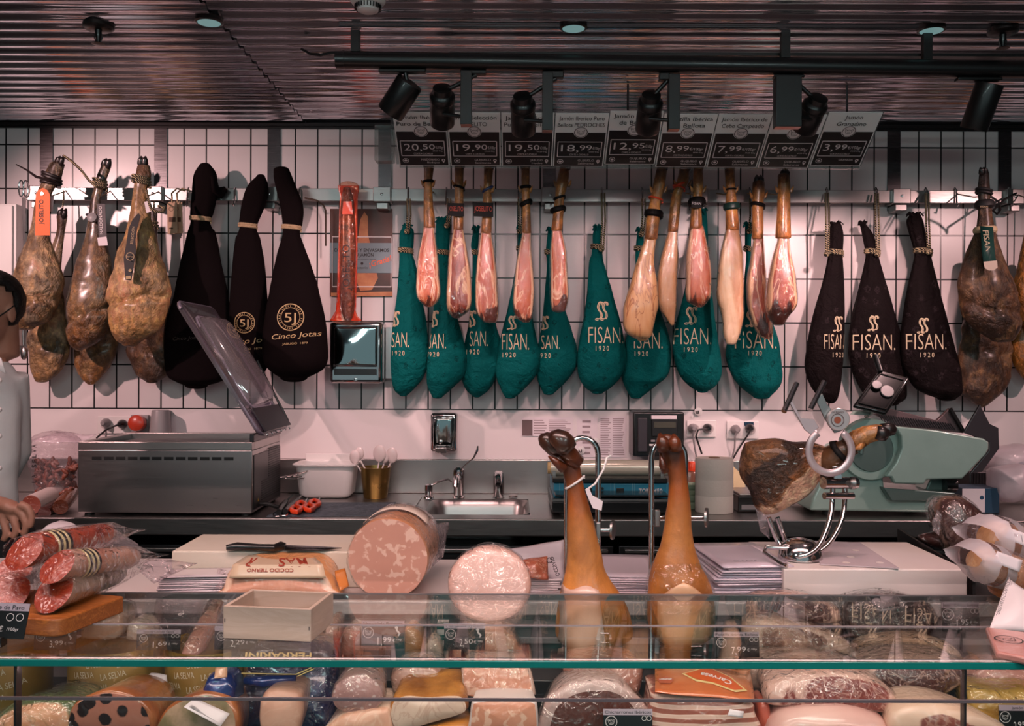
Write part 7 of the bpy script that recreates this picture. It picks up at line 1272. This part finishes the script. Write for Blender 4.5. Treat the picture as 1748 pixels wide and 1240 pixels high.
two('roasted turkey breast with a golden crust and white cut face', 'roast_turkey_breast', 'meat', [(662,1220),(668,1200),(690,1190),(730,1192),(780,1190),(795,1196),(800,1214),(780,1224),(735,1236),(690,1248),(670,1242)], 1.575, .09, meat('white_turkey_cut', '#c8aa98', '#d4b8a6', '#a8806c', 1.1, None, .5, 9, coat=.4), mat('golden_crust', '#c8843a', .4, 0, .5, bmp=(30, .6), var=('#8a5020', 16)), bulge=.008, dz=.02, lean=.2)
piece('amber sausage under the roasted turkey breast', 'amber_sausage', 'sausage', [(690,1252),(740,1240),(800,1232),(806,1260),(760,1285),(700,1285)], 1.575, .08, mat('amber_skin', '#c07a34', .3, 0, .8, bmp=(25, .4)), .02, False, .8, 0, .04, 0, 17)
TERR = spotty('terrine_cut', '#c88468', '#d89478', '#e4b49c', 70, .42, .35, .9, 20, .3, blotch=True)
two('pink pâté block in film, the upper one of two', 'pate_block', 'pate', [(786,1148),(792,1141),(840,1139),(895,1140),(905,1148),(912,1180),(906,1190),(850,1193),(800,1190),(790,1180)], 1.62, .09, TERR, mat('pate_side', '#d8b4a4', .35, 0, .8), bulge=.004, wrap=True, lean=.25, dz=.0)
two('pink pâté block wrapped in white paper, the lower one of two', 'pate_block', 'pate', [(800,1235),(803,1208),(812,1200),(860,1197),(910,1200),(918,1212),(920,1250),(915,1285),(806,1285)], 1.55, .10, TERR, mat('white_meat_wrap', '#dccac6', .5, 0, .4), bulge=.008, lean=.1, dz=.0)
CH = meat('dark_cured_lean', '#5c3028', '#6e3c32', '#8a5448', 5, None, .35, 8, coat=.8, crinkle=.35); WF_ = mat('white_fat_rim', '#d8bab4', .45, 0, .6, bmp=(22, .5), var=('#c8a49c', 12))
t = two('big dark ham half with a thick white fat arch, behind the Chicharrones tag', 'ham_half', 'ham', [(918,1245),(930,1205),(950,1182),(985,1166),(1020,1161),(1055,1166),(1085,1185),(1105,1212),(1118,1245),(1110,1285),(930,1288)], 1.59, .12, CH, WF_, bulge=.006, back=.8, dz=.0, wrap=True)
cf = [o for o in t.children if o.name.startswith('cut_face')][0]
for v_ in cf.data.vertices: v_.co.x *= .88; v_.co.z = (v_.co.z)*.93-.004
piece('rosy bacon piece in clear film lying behind the big ham half', 'bacon_piece', 'bacon', [(960,1150),(975,1138),(1040,1134),(1095,1138),(1100,1165),(1085,1190),(1040,1182),(975,1178)], 1.68, .1, meat('rosy_bacon', '#b4705e', '#c4806c', '#e0b8a8', 1.1, None, .4, 9, coat=1, crinkle=.4), .012, True, .85, .3, .05, 0, 23)
# bacon in the printed orange pack
BAC = meat('bacon_stripes', '#9a5444', '#b0685a', '#e4c2b2', 5, None, 0.0, 10, coat=.9, crinkle=.4)
nt = BAC.node_tree; p_ = nt.nodes['Principled BSDF']; wv = N(nt, 'ShaderNodeTexWave', wave_type='BANDS', bands_direction='Z'); wv.inputs['Scale'].default_value = 16; wv.inputs['Distortion'].default_value = 3.5; wv.inputs['Detail'].default_value = 3; wv.inputs['Detail Scale'].default_value = 1.2
nt.links.new(coords(nt, (.35,1,1.4)), wv.inputs['Vector']); nt.links.new(ramp(nt, wv.outputs['Fac'], [(.3, '#9a5444'), (.5, '#b47060'), (.62, '#e8c8b8'), (.9, '#dcb4a4')]), p_.inputs['Base Color'])
t = thing('bacon_pack', 'bacon pack with an orange upside-down label on top, right of the big ham half', 'bacon', P(1205, 1285, 1.6))
bx = slab([(1114,1200),(1122,1190),(1200,1192),(1285,1210),(1294,1225),(1296,1285),(1118,1285)], 1.56, .10, .008, None, 0, .95, .2, .04, 0, 5, 20, 5); bx.build('bacon_block', BAC, t, 180)
Q = [P(1118, 1194, 1.56), P(1288, 1211, 1.565), P(1280, 1150, 1.73), P(1118, 1138, 1.73)]; Q = [p+V((0,0,.012)) for p in Q]
MB().sheet(Q, 14, 10, .0035, 12, 0, 2, .010).build('orange_top', mat('orange_pack_film', '#c8683a', .22, 0, .9, bmp=(14, .5), var=('#d8885a', 6)), t, 180, solid=.001)
bq = MB().sheet(Q, 14, 10, .0035, 12, 0, 2, .010); bb = BVHTree.FromPolygons(bq.v, bq.f)
u = (Q[1]-Q[0]); v = (Q[3]-Q[0])
def onp(a_, b_): p = Q[0]+u*a_+v*b_; h = bb.ray_cast(p+V((0,0,.1)), V((0,0,-1))); return (h[0] if h[0] else p)+V((0,0,.0022))
def decal(pts, name, mt): 
    cx = sum(p[0] for p in pts)/len(pts); cy = sum(p[1] for p in pts)/len(pts); vs = [onp(cx, cy)]
    k_ = 4
    for f in range(1, k_+1): vs += [onp(cx+(x-cx)*f/k_, cy+(y-cy)*f/k_) for x, y in pts]
    n = len(pts); fs = [(0, 1+i, 1+(i+1) % n) for i in range(n)]+[(1+n*(f-1)+i, 1+n*f+i, 1+n*f+(i+1) % n, 1+n*(f-1)+(i+1) % n) for f in range(1, k_) for i in range(n)]
    o = MB().add(vs, fs).build(name, mt, t, 180); return o
def ptext(body_, a_, b_, h_, w_, ang_=0, bold=.02):
    vs, fs, bbx = glyphs(body_, bold); ca, sa = math.cos(ang_), math.sin(ang_); mm = MB(); k_ = w_/(bbx[1]-bbx[0]); o = []
    for x, y in vs: X, Y = -(x-(bbx[0]+bbx[1])/2)*k_, -(y-.36)*h_; o.append(onp(a_+X*ca-Y*sa, b_+X*sa+Y*ca)+V((0,0,.001)))
    return mm.add(o, fs)
decal([(.28,.42),(.42,.52),(.5,.62),(.56,.72),(.62,.6),(.8,.42),(.95,.2),(.82,.12),(.6,.2),(.42,.24)], 'cream_outline', mat('pack_cream', '#e8c88c', .4, 0, .5))
for o in (decal([(.31,.41),(.44,.49),(.52,.6),(.56,.67),(.61,.57),(.78,.4),(.91,.21),(.81,.15),(.6,.23),(.43,.27)], 'orange_badge', mat('pack_orange', '#d8602c', .4, 0, .5)),): o.location.z += .0006
ptext('Carvesa', .63, .32, .12, .34, -.35).build('badge_lettering', WHITEPR, t)
decal([(.06+.06*math.cos(i*.524), .78+.11*math.sin(i*.524)) for i in range(12)], 'blue_badge', mat('pack_blue', '#2a3a7c', .4, 0, .5)).location.z += .0006; ptext('sin', .06, .77, .09, .06).build('blue_badge_lettering', WHITEPR, t)
decal([(-.0+.02,.33),(.12,.38),(.2,.3),(.16,.2),(.05,.2)], 'oval_badge', mat('pack_rust', '#b8583a', .4, 0, .5)); ptext('gluten', .11, .29, .07, .13).build('oval_lettering', WHITEPR, t)
MB().sheet([P(1242, 1222, 1.548), P(1268, 1226, 1.55), P(1270, 1215, 1.555), P(1246, 1211, 1.553)], 3, 3, .0006).build('white_sticker', PAPER, t, 180, solid=.0005)
# ham slabs at the right
SL = meat('ham_slab_red', '#702019', '#8c3428', '#dcb0a2', .80, (1.35, '#c8a080', '#b88a68'), .6, 15, coat=.9, crinkle=.35, blobs=.64); SLD = meat('ham_slab_dark', '#431a16', '#5a2620', '#c8a090', .82, (1.3, '#b89078', '#8a6450'), .6, 12, coat=1, crinkle=.5, blobs=.66); SLP = mat('pink_fat_slab', '#dca49c', .35, 0, .6, bmp=(12, .25), var=('#e4b8ae', 7))
piece('broad red ham slab with a white fat arch, in the middle of the right half', 'ham_slab', 'ham', [(1308,1192),(1318,1172),(1350,1156),(1405,1150),(1460,1152),(1505,1166),(1530,1184),(1536,1202),(1522,1217),(1480,1216),(1430,1212),(1380,1214),(1340,1208),(1312,1206)], 1.60, .10, SL, .012, True, .9, .15, .03, .01, 31)
piece('smooth pink fat slab at the bottom edge, under the broad red ham slab', 'fat_slab', 'ham', [(1320,1250),(1345,1226),(1390,1215),(1450,1214),(1500,1226),(1525,1245),(1528,1285),(1330,1288)], 1.56, .12, SLP, .025, False, .85, .25, .04, 0, 33)
piece('thick ham slab with a pale rim and dark heart, at the lower right', 'ham_slab', 'ham', [(1524,1245),(1530,1222),(1555,1210),(1600,1206),(1650,1214),(1700,1232),(1730,1255),(1700,1288),(1545,1288)], 1.55, .10, meat('rimmed_slab', '#7c3a30', '#8c4a3c', '#dcb6a0', .52, (1.2, '#d8b494', '#c8a080'), .3, 12, coat=.7), .012, False, .85, .2, .03, 0, 35)
piece('dark red ham slab with a wide cream rind, behind the lower right slab', 'ham_slab', 'ham', [(1470,1150),(1500,1132),(1570,1125),(1640,1130),(1660,1148),(1650,1170),(1610,1190),(1560,1198),(1510,1190),(1480,1172)], 1.70, .09, SLD, .012, True, .9, .2, .03, 0, 37)
piece('dark red ham slab half hidden behind the broad red one', 'ham_slab', 'ham', [(1282,1150),(1300,1132),(1350,1126),(1420,1130),(1440,1150),(1420,1180),(1340,1188),(1285,1180)], 1.72, .07, SLD, .012, True, .9, .2, .04, 0, 39)
piece('marbled dark ham slab behind the glass, left one of the upper row', 'ham_slab', 'ham', [(1277,1048),(1285,1025),(1310,1018),(1370,1018),(1420,1030),(1442,1052),(1430,1066),(1370,1064),(1310,1062),(1282,1060)], 1.92, .05, SLD, .012, True, .9, .2, .03, 0, 41)
piece('ham slab with a pale fat edge right of the Paletilla tag, behind the glass', 'ham_slab', 'ham', [(1272,1090),(1278,1068),(1300,1060),(1350,1066),(1410,1080),(1448,1096),(1460,1112),(1452,1130),(1380,1132),(1290,1130)], 1.83, .07, meat('edge_slab', '#6a3c30', '#84503e', '#dcb4a0', .7, (1.3, '#d8b08c', '#c49a78'), .4, 11, coat=.9, crinkle=.4, blobs=.58), .014, True, .88, .25, .03, 0, 43)
piece('nearly black cured beef slab behind the glass at the right', 'beef_slab', 'beef', [(1440,1062),(1450,1035),(1490,1022),(1550,1020),(1595,1035),(1607,1060),(1595,1085),(1550,1100),(1490,1104),(1455,1090)], 1.90, .07, meat('black_beef', '#2c1816', '#3a2220', '#8a6a60', 1.15, None, .45, 10, coat=1, crinkle=.4), .014, True, .88, .15, .03, 0, 45)
piece('pale fat-covered ham piece below the black beef slab', 'ham_piece', 'ham', [(1465,1122),(1490,1104),(1545,1094),(1600,1096),(1640,1112),(1648,1136),(1560,1140),(1470,1138)], 1.82, .08, mat('cream_fat', '#d8b49a', .4, 0, .7, bmp=(16, .4), var=('#c89c80', 8)), .02, True, .85, .3, .04, 0, 47)
piece('red salmon-coloured strip between the bacon pack and the ham slabs', 'meat_strip', 'meat', [(1294,1205),(1300,1196),(1314,1200),(1316,1240),(1314,1285),(1298,1285)], 1.62, .06, mat('salmon_meat', '#c8604a', .35, 0, .7, bmp=(16, .3)), .01, False, .9)
for pts, D_, lb, c_, c2 in (([(1660,1160),(1680,1140),(1730,1136),(1800,1140),(1800,1175),(1700,1178),(1665,1175)], 1.74, 'rosy wrapped ham round behind the right glass panel', '#c88478', '#d89c90'), ([(1655,1195),(1670,1178),(1720,1180),(1790,1182),(1790,1222),(1670,1222)], 1.66, 'yellow wrapped cheese at the right end of the display', '#c8983c', '#d8b060'), ([(1640,1235),(1660,1218),(1710,1222),(1720,1245),(1700,1275),(1650,1275)], 1.64, 'yellow packet behind the lower right price tag', '#c08a30', '#d8a850')):
    piece(lb, 'wrapped_piece', 'food', pts, D_, .07, mat('wrapped_'+c_[1:], c_, .35, 0, .9, bmp=(16, .5), var=(c2, 8)), .014, True, .9, .15, .03)
# left half, behind the glass
WHB = mat('pale_cheese', '#dcc4b4', .45, 0, .6, bmp=(20, .2), var=('#d0b09c', 6))
for pts, D_, dp, lb, s_ in (([(30,1093),(32,1060),(60,1052),(88,1054),(90,1093)], 1.80, .07, 'pale wrapped cheese block left of the 3,99 tag', 3), ([(136,1092),(138,1052),(160,1042),(200,1046),(206,1080),(190,1093)], 1.80, .07, 'pale wrapped cheese block right of the 3,99 tag', 6), ([(214,1093),(216,1072),(224,1062),(244,1066),(254,1093)], 1.80, .06, 'small pale wrapped block left of the 1,69 tag', 9)):
    piece(lb, 'cheese_block', 'cheese', pts, D_, dp, WHB, .006, True, .95, .1, .02, 0, s_)
t = thing('clear_bag', 'large clear film bag lying behind the 1,69 tag', 'bag', P(270, 1110, 1.88)); slab([(262,1086),(258,1035),(270,1024),(330,1022),(345,1050),(330,1078),(290,1088)], 1.92, .05, .02, None, 0, .9, .2, .1, 0, 5, 18, 4).build('film', BAGFILM, t, 180)
t = thing('pink_sausage', 'long pink sausage in film lying behind the wooden box', 'sausage', P(330, 1112, 1.78)); MB().tube([P(322, 1122, 1.72), P(332, 1108, 1.75), P(352, 1070, 1.83), P(368, 1034, 1.92)], [.014, .021, .021, .018], 18).build('sausage', mat('pink_sausage_skin', '#d09484', .25, 0, 1, bmp=(12, .3)), t, 180); MB().tube([P(316, 1122, 1.715), P(330, 1106, 1.745), P(352, 1068, 1.825), P(372, 1026, 1.93)], [.02, .026, .026, .026], 18, 0, 1, None, (0, 0)).build('clear_wrap', FILM, t, 180)
piece('rosy rounded ham piece just right of the wooden box', 'ham_piece', 'ham', [(540,1085),(548,1070),(572,1056),(580,1075),(575,1100),(545,1115),(536,1108)], 1.82, .07, meat('rosy_piece', '#cf9684', '#d8a694', '#e8c8b8', 1.1, None, .3, 10, coat=1), .014, True)
piece('film-wrapped rosy piece left of the 1,99 tag', 'wrapped_piece', 'food', [(580,1110),(584,1080),(600,1068),(618,1076),(620,1115),(612,1130),(586,1128)], 1.84, .06, meat('rosy_piece2', '#b88070', '#c89282', '#e4c4b8', .9, None, .5, 14, coat=1, crinkle=.6), .014, True)
piece('orange cheese wedge between the two mortadella tags', 'cheese_wedge', 'cheese', [(690,1128),(690,1078),(700,1072),(716,1082),(724,1100),(722,1128)], 1.82, .07, mat('orange_cheese', '#d8935c', .4, 0, .5, var=('#c88048', 8)), .008, True)
piece('pale wedge with a white label right of the orange cheese wedge', 'cheese_wedge', 'cheese', [(716,1130),(722,1104),(738,1092),(752,1104),(754,1130)], 1.83, .06, WHB, .006, True)
piece('pink pâté top showing right of the 2,50 tag', 'pate_block', 'pate', [(772,1128),(776,1092),(830,1078),(864,1082),(884,1104),(884,1130)], 1.83, .11, mat('pink_pate', '#d89c80', .35, 0, .9, bmp=(20, .4)), .01, True, .9, .3)
t = thing('striped_pack', 'small pack with green and white stripes behind the mortadella tags', 'pack', P(750, 1110, 1.9)); m = MB(); a_, b_ = P(746, 1122, 1.9), P(757, 1065, 1.9); m.box((a_.x, 1.9, SZ+.0005), (b_.x+.01, 1.93, b_.z)).build('pack', mat('white_pack', '#d0c4c0', .4), t); m = MB()
for i in range(3): m.box((a_.x-.0005, 1.8992, b_.z-.012-.022*i), (b_.x+.0105, 1.9, b_.z-.002-.022*i))
m.build('green_stripes', mat('pack_green', '#174a44', .4), t)
# ------------------------------------------------------------------ the salesperson at the left edge
D_ = 2.95; SC = D_/F
t = thing('person', 'salesperson in a white chef jacket and black mask, at the left edge behind the counter', 'person', (P(-40, 620, D_).x, D_, 0))
SKINP = mat('skin', '#a87560', .5, 0, .1, bmp=(60, .08), var=('#b88470', 9))
def remesh(m, name, vox, mt, smooth=2, **k):
    o = m.build(name, mt, None, 180); o.modifiers.new('r', 'REMESH').voxel_size = vox; s_ = o.modifiers.new('s', 'SMOOTH'); s_.iterations = smooth; s_.factor = .5
    bpy.context.view_layer.update(); me = bpy.data.meshes.new_from_object(o.evaluated_get(bpy.context.evaluated_depsgraph_get()))
    old = o.data; o.modifiers.clear(); o.data = me; bpy.data.meshes.remove(old); o.parent = t; o.location = -t.location
    me.polygons.foreach_set('use_smooth', [True]*len(me.polygons)); return o
def Q(x, y, d): return P(x+19, y, d)
m = MB(); Hc = P(1, 530, D_); f = V((-.30, -.95, -.06)).normalized(); sd = f.cross(V((0,0,1))).normalized(); up = sd.cross(f)   # sd points to the camera's right
if sd.x < 0: sd = -sd
def hp(a, b, c): return Hc+f*a+sd*b+up*c
def hell(c, rf, rs, ru, n=22, k=14):
    R = []
    for i in range(1, k):
        th = math.pi*i/k; R.append([c+f*(math.sin(th)*math.cos(2*math.pi*j/n)*rf)+sd*(math.sin(th)*math.sin(2*math.pi*j/n)*rs)+up*(math.cos(th)*ru) for j in range(n)])
    m.rings(R)
hell(hp(-.01, 0, .025), .096, .075, .092); hell(hp(.015, 0, -.035), .075, .062, .085); hell(hp(.035, 0, -.075), .05, .045, .042)
m.tube([hp(.088, 0, .02), hp(.10, 0, -.0), hp(.108, 0, -.022), hp(.095, 0, -.03)], [.008, .010, .013, .009], 12); 
for s_ in (-1, 1):
    hell(hp(-.015, s_*.075, -.01), .018, .008, .032, 14, 10); hell(hp(.078, s_*.03, .018), .012, .014, .009, 12, 8)
m.tube([hp(-.035, 0, -.05), hp(-.05, 0, -.12), P(-22, 606, D_+.02), P(-26, 640, D_+.02)], [.058, .056, .062, .07], 20)
tor = [(604,-62,16,0),(618,-84,30,0),(645,-96,43,0),(700,-96,46,0),(770,-90,42,0),(840,-86,38,0),(900,-90,40,0),(960,-92,40,0)]
body(tor, D_+.02, .58, 28, 4, 0, 1, 0, None, .13, 0, m)
W = [P(x, y, d) for x, y, d in ((-82, 640, 2.95), (-112, 790, 2.90), (-50, 835, 2.84), (5, 853, 2.80))]; m.tube(W, [.055, .045, .038, .029], 16)
m.tube([P(32, 640, 3.0), P(40, 770, 3.06), P(0, 850, 3.02), P(-30, 862, 2.94)], [.05, .042, .034, .028], 16)
m.tube([Q(-22, 852, 2.80), Q(0, 860, 2.795), Q(20, 868, 2.79), Q(32, 874, 2.785)], [.027, .036, .040, .030], 16, 0, .62, (0, .3, 1))
for pts in (((34,862),(48,868),(55,884),(52,901)), ((28,870),(38,878),(46,897),(41,915)), ((16,876),(24,886),(29,905),(23,920)), ((4,878),(8,892),(12,910),(7,924))): m.tube([V(q) for q in cr([tuple(Q(x, y, 2.775)) for x, y in pts], 3)], [.0136-.0036*i/9 for i in range(10)], 12)
m.tube([Q(-4, 868, 2.79), Q(14, 884, 2.80), Q(34, 894, 2.81), Q(46, 904, 2.81)], [.015, .013, .011, .008], 12)
m.tube([P(-30, 862, 2.94), P(-48, 872, 2.92), P(-62, 876, 2.9)], [.026, .034, .024], 14)
for i in range(4): m.tube([P(-58-2*i, 868+6*i, 2.9), P(-76-2*i, 878+6*i, 2.88), P(-82-2*i, 890+6*i, 2.87)], [.011, .0095, .007], 10)
m.tube([P(-44, 880, 2.91), P(-52, 896, 2.89), P(-50, 912, 2.88)], [.012, .011, .008], 10)
hipz = .92
for s_ in (-1, 1):
    x = t.location.x+s_*.09; m.tube([V((x, D_+.03, hipz)), V((x+s_*.01, D_+.02, .5)), V((x+s_*.015, D_+.04, .1)), V((x+s_*.015, D_+.03, .05))], [.095, .062, .042, .045], 18); m.tube([V((x+s_*.015, D_+.07, .04)), V((x+s_*.02, D_-.06, .035)), V((x+s_*.02, D_-.14, .025))], [.04, .042, .025], 14)
remesh(m, 'body', .0042, SKINP, 3)
# jacket, trousers, shoes
m = MB(); body([(608,-56,12,0),(614,-80,26,0),(632,-96,42,0),(660,-103,50,0),(720,-103,53,0),(770,-98,50,0),(830,-95,46,0),(900,-98,47,0),(975,-102,48,0)], D_+.02, .62, 30, 4, .03, 9, 3, None, .145, 0, m)
m.tube(W[:3]+[P(-3, 850, 2.806)], [.068, .06, .05, .044], 18); m.tube([P(34, 640, 3.0), P(43, 772, 3.06), P(4, 848, 3.02), P(-14, 856, 2.97)], [.06, .053, .046, .042], 18)
JK = mat('white_jacket', '#d4d4d4', .8, 0, 0, .2, bmp=(12, .3)); jk = remesh(m, 'chef_jacket', .008, JK, 4)
m = MB(); 
for sgn, q in ((1, [(-4,598,2.86),(22,612,2.84),(30,638,2.815),(12,630,2.815),(-4,652,2.80)]), (-1, [(-6,598,2.86),(-40,610,2.85),(-56,634,2.84),(-30,640,2.815),(-10,652,2.80)])): m.add([P(*p) for p in q], [(0,1,2,3,4)])
m.build('collar', JK, t, 180, solid=.004)
for y in (650, 700, 745, 800): MB().lathe(P(18, y, 2.806+.00005*abs(y-700)), [(.008, .004), (.0085, -.002), (.006, -.005)], 16, 0, (0,1,.0)).build('button', PLAST, t)
m = MB(); n_ = 26; R = []
for i in range(1, 15):
    th = math.pi*i/15; ring_ = []
    for j in range(n_):
        a_ = 2*math.pi*j/n_; d = V((math.sin(th)*math.cos(a_)*.103, math.sin(th)*math.sin(a_)*.081, math.cos(th)*.10)); g = 1+.05*noise.noise(d*40); ring_.append((d, hp(-.012+d.x*g, d.y*g, .03+d.z*g)))
    R.append(ring_)
vs = [p for r_ in R for _, p in r_]; fs = []
for i in range(13):
    for j in range(n_):
        k_ = (j+1) % n_; d = R[i][j][0]
        if d.z > .045+max(0, d.x)*.35 or (d.x < -.0 and d.z > -.075) : fs.append((i*n_+j, i*n_+k_, (i+1)*n_+k_, (i+1)*n_+j))
top = len(vs); vs.append(hp(-.012, 0, .03+.108)); fs += [(top, (j+1) % n_, j) for j in range(n_)]
m.add(vs, fs); m.build('hair', mat('dark_hair', '#120d0c', .6, 0, 0, .3, bmp=(90, .8)), t, 180, solid=.012)
m = MB(); R = []
for c_, s2 in ((-.005, .95), (-.03, 1.06), (-.06, 1.02), (-.095, .8)): R.append([hp(.012+math.cos(a_)*.093*s2, math.sin(a_)*.072*s2, c_) for a_ in [math.radians(-72+144*j/16) for j in range(17)]])
m.add([p for r_ in R for p in r_], [(i*17+j, i*17+j+1, i*17+18+j, i*17+17+j) for i in range(3) for j in range(16)]); m.build('face_mask', mat('black_mask', '#0c0c0e', .8), t, 180, solid=.003)
MB().tube([hp(.03, .072, -.02), hp(.0, .079, .0), hp(-.02, .082, .015), hp(-.035, .076, 0)], .0022, 7).build('mask_strap', mat('black_mask', '#0c0c0e', .8), t)
m = MB()
for s_ in (-1, 1): x = t.location.x+s_*.09; m.tube([V((x*1, D_+.03, .96)), V((x+s_*.01, D_+.02, .5)), V((x+s_*.015, D_+.04, .08))], [.112, .085, .07], 20)
remesh(m, 'trousers', .012, mat('dark_trousers', '#1c1c20', .8), 3)
for s_ in (-1, 1): x = t.location.x+s_*.107; MB().tube([V((x, D_+.09, .045)), V((x, D_+.02, .05)), V((x, D_-.08, .042)), V((x, D_-.16, .03))], [.03, .05, .047, .02], 18, 0, .9).build('shoe', BLACKP, t, 180)
for s_ in (-1, 1): MB().ell(hp(.086, s_*.03, .018), (.007, .007, .007), 12, 8).build('eye', mat('eye', '#2a1c18', .2), t)

t.location.x -= 19*SC
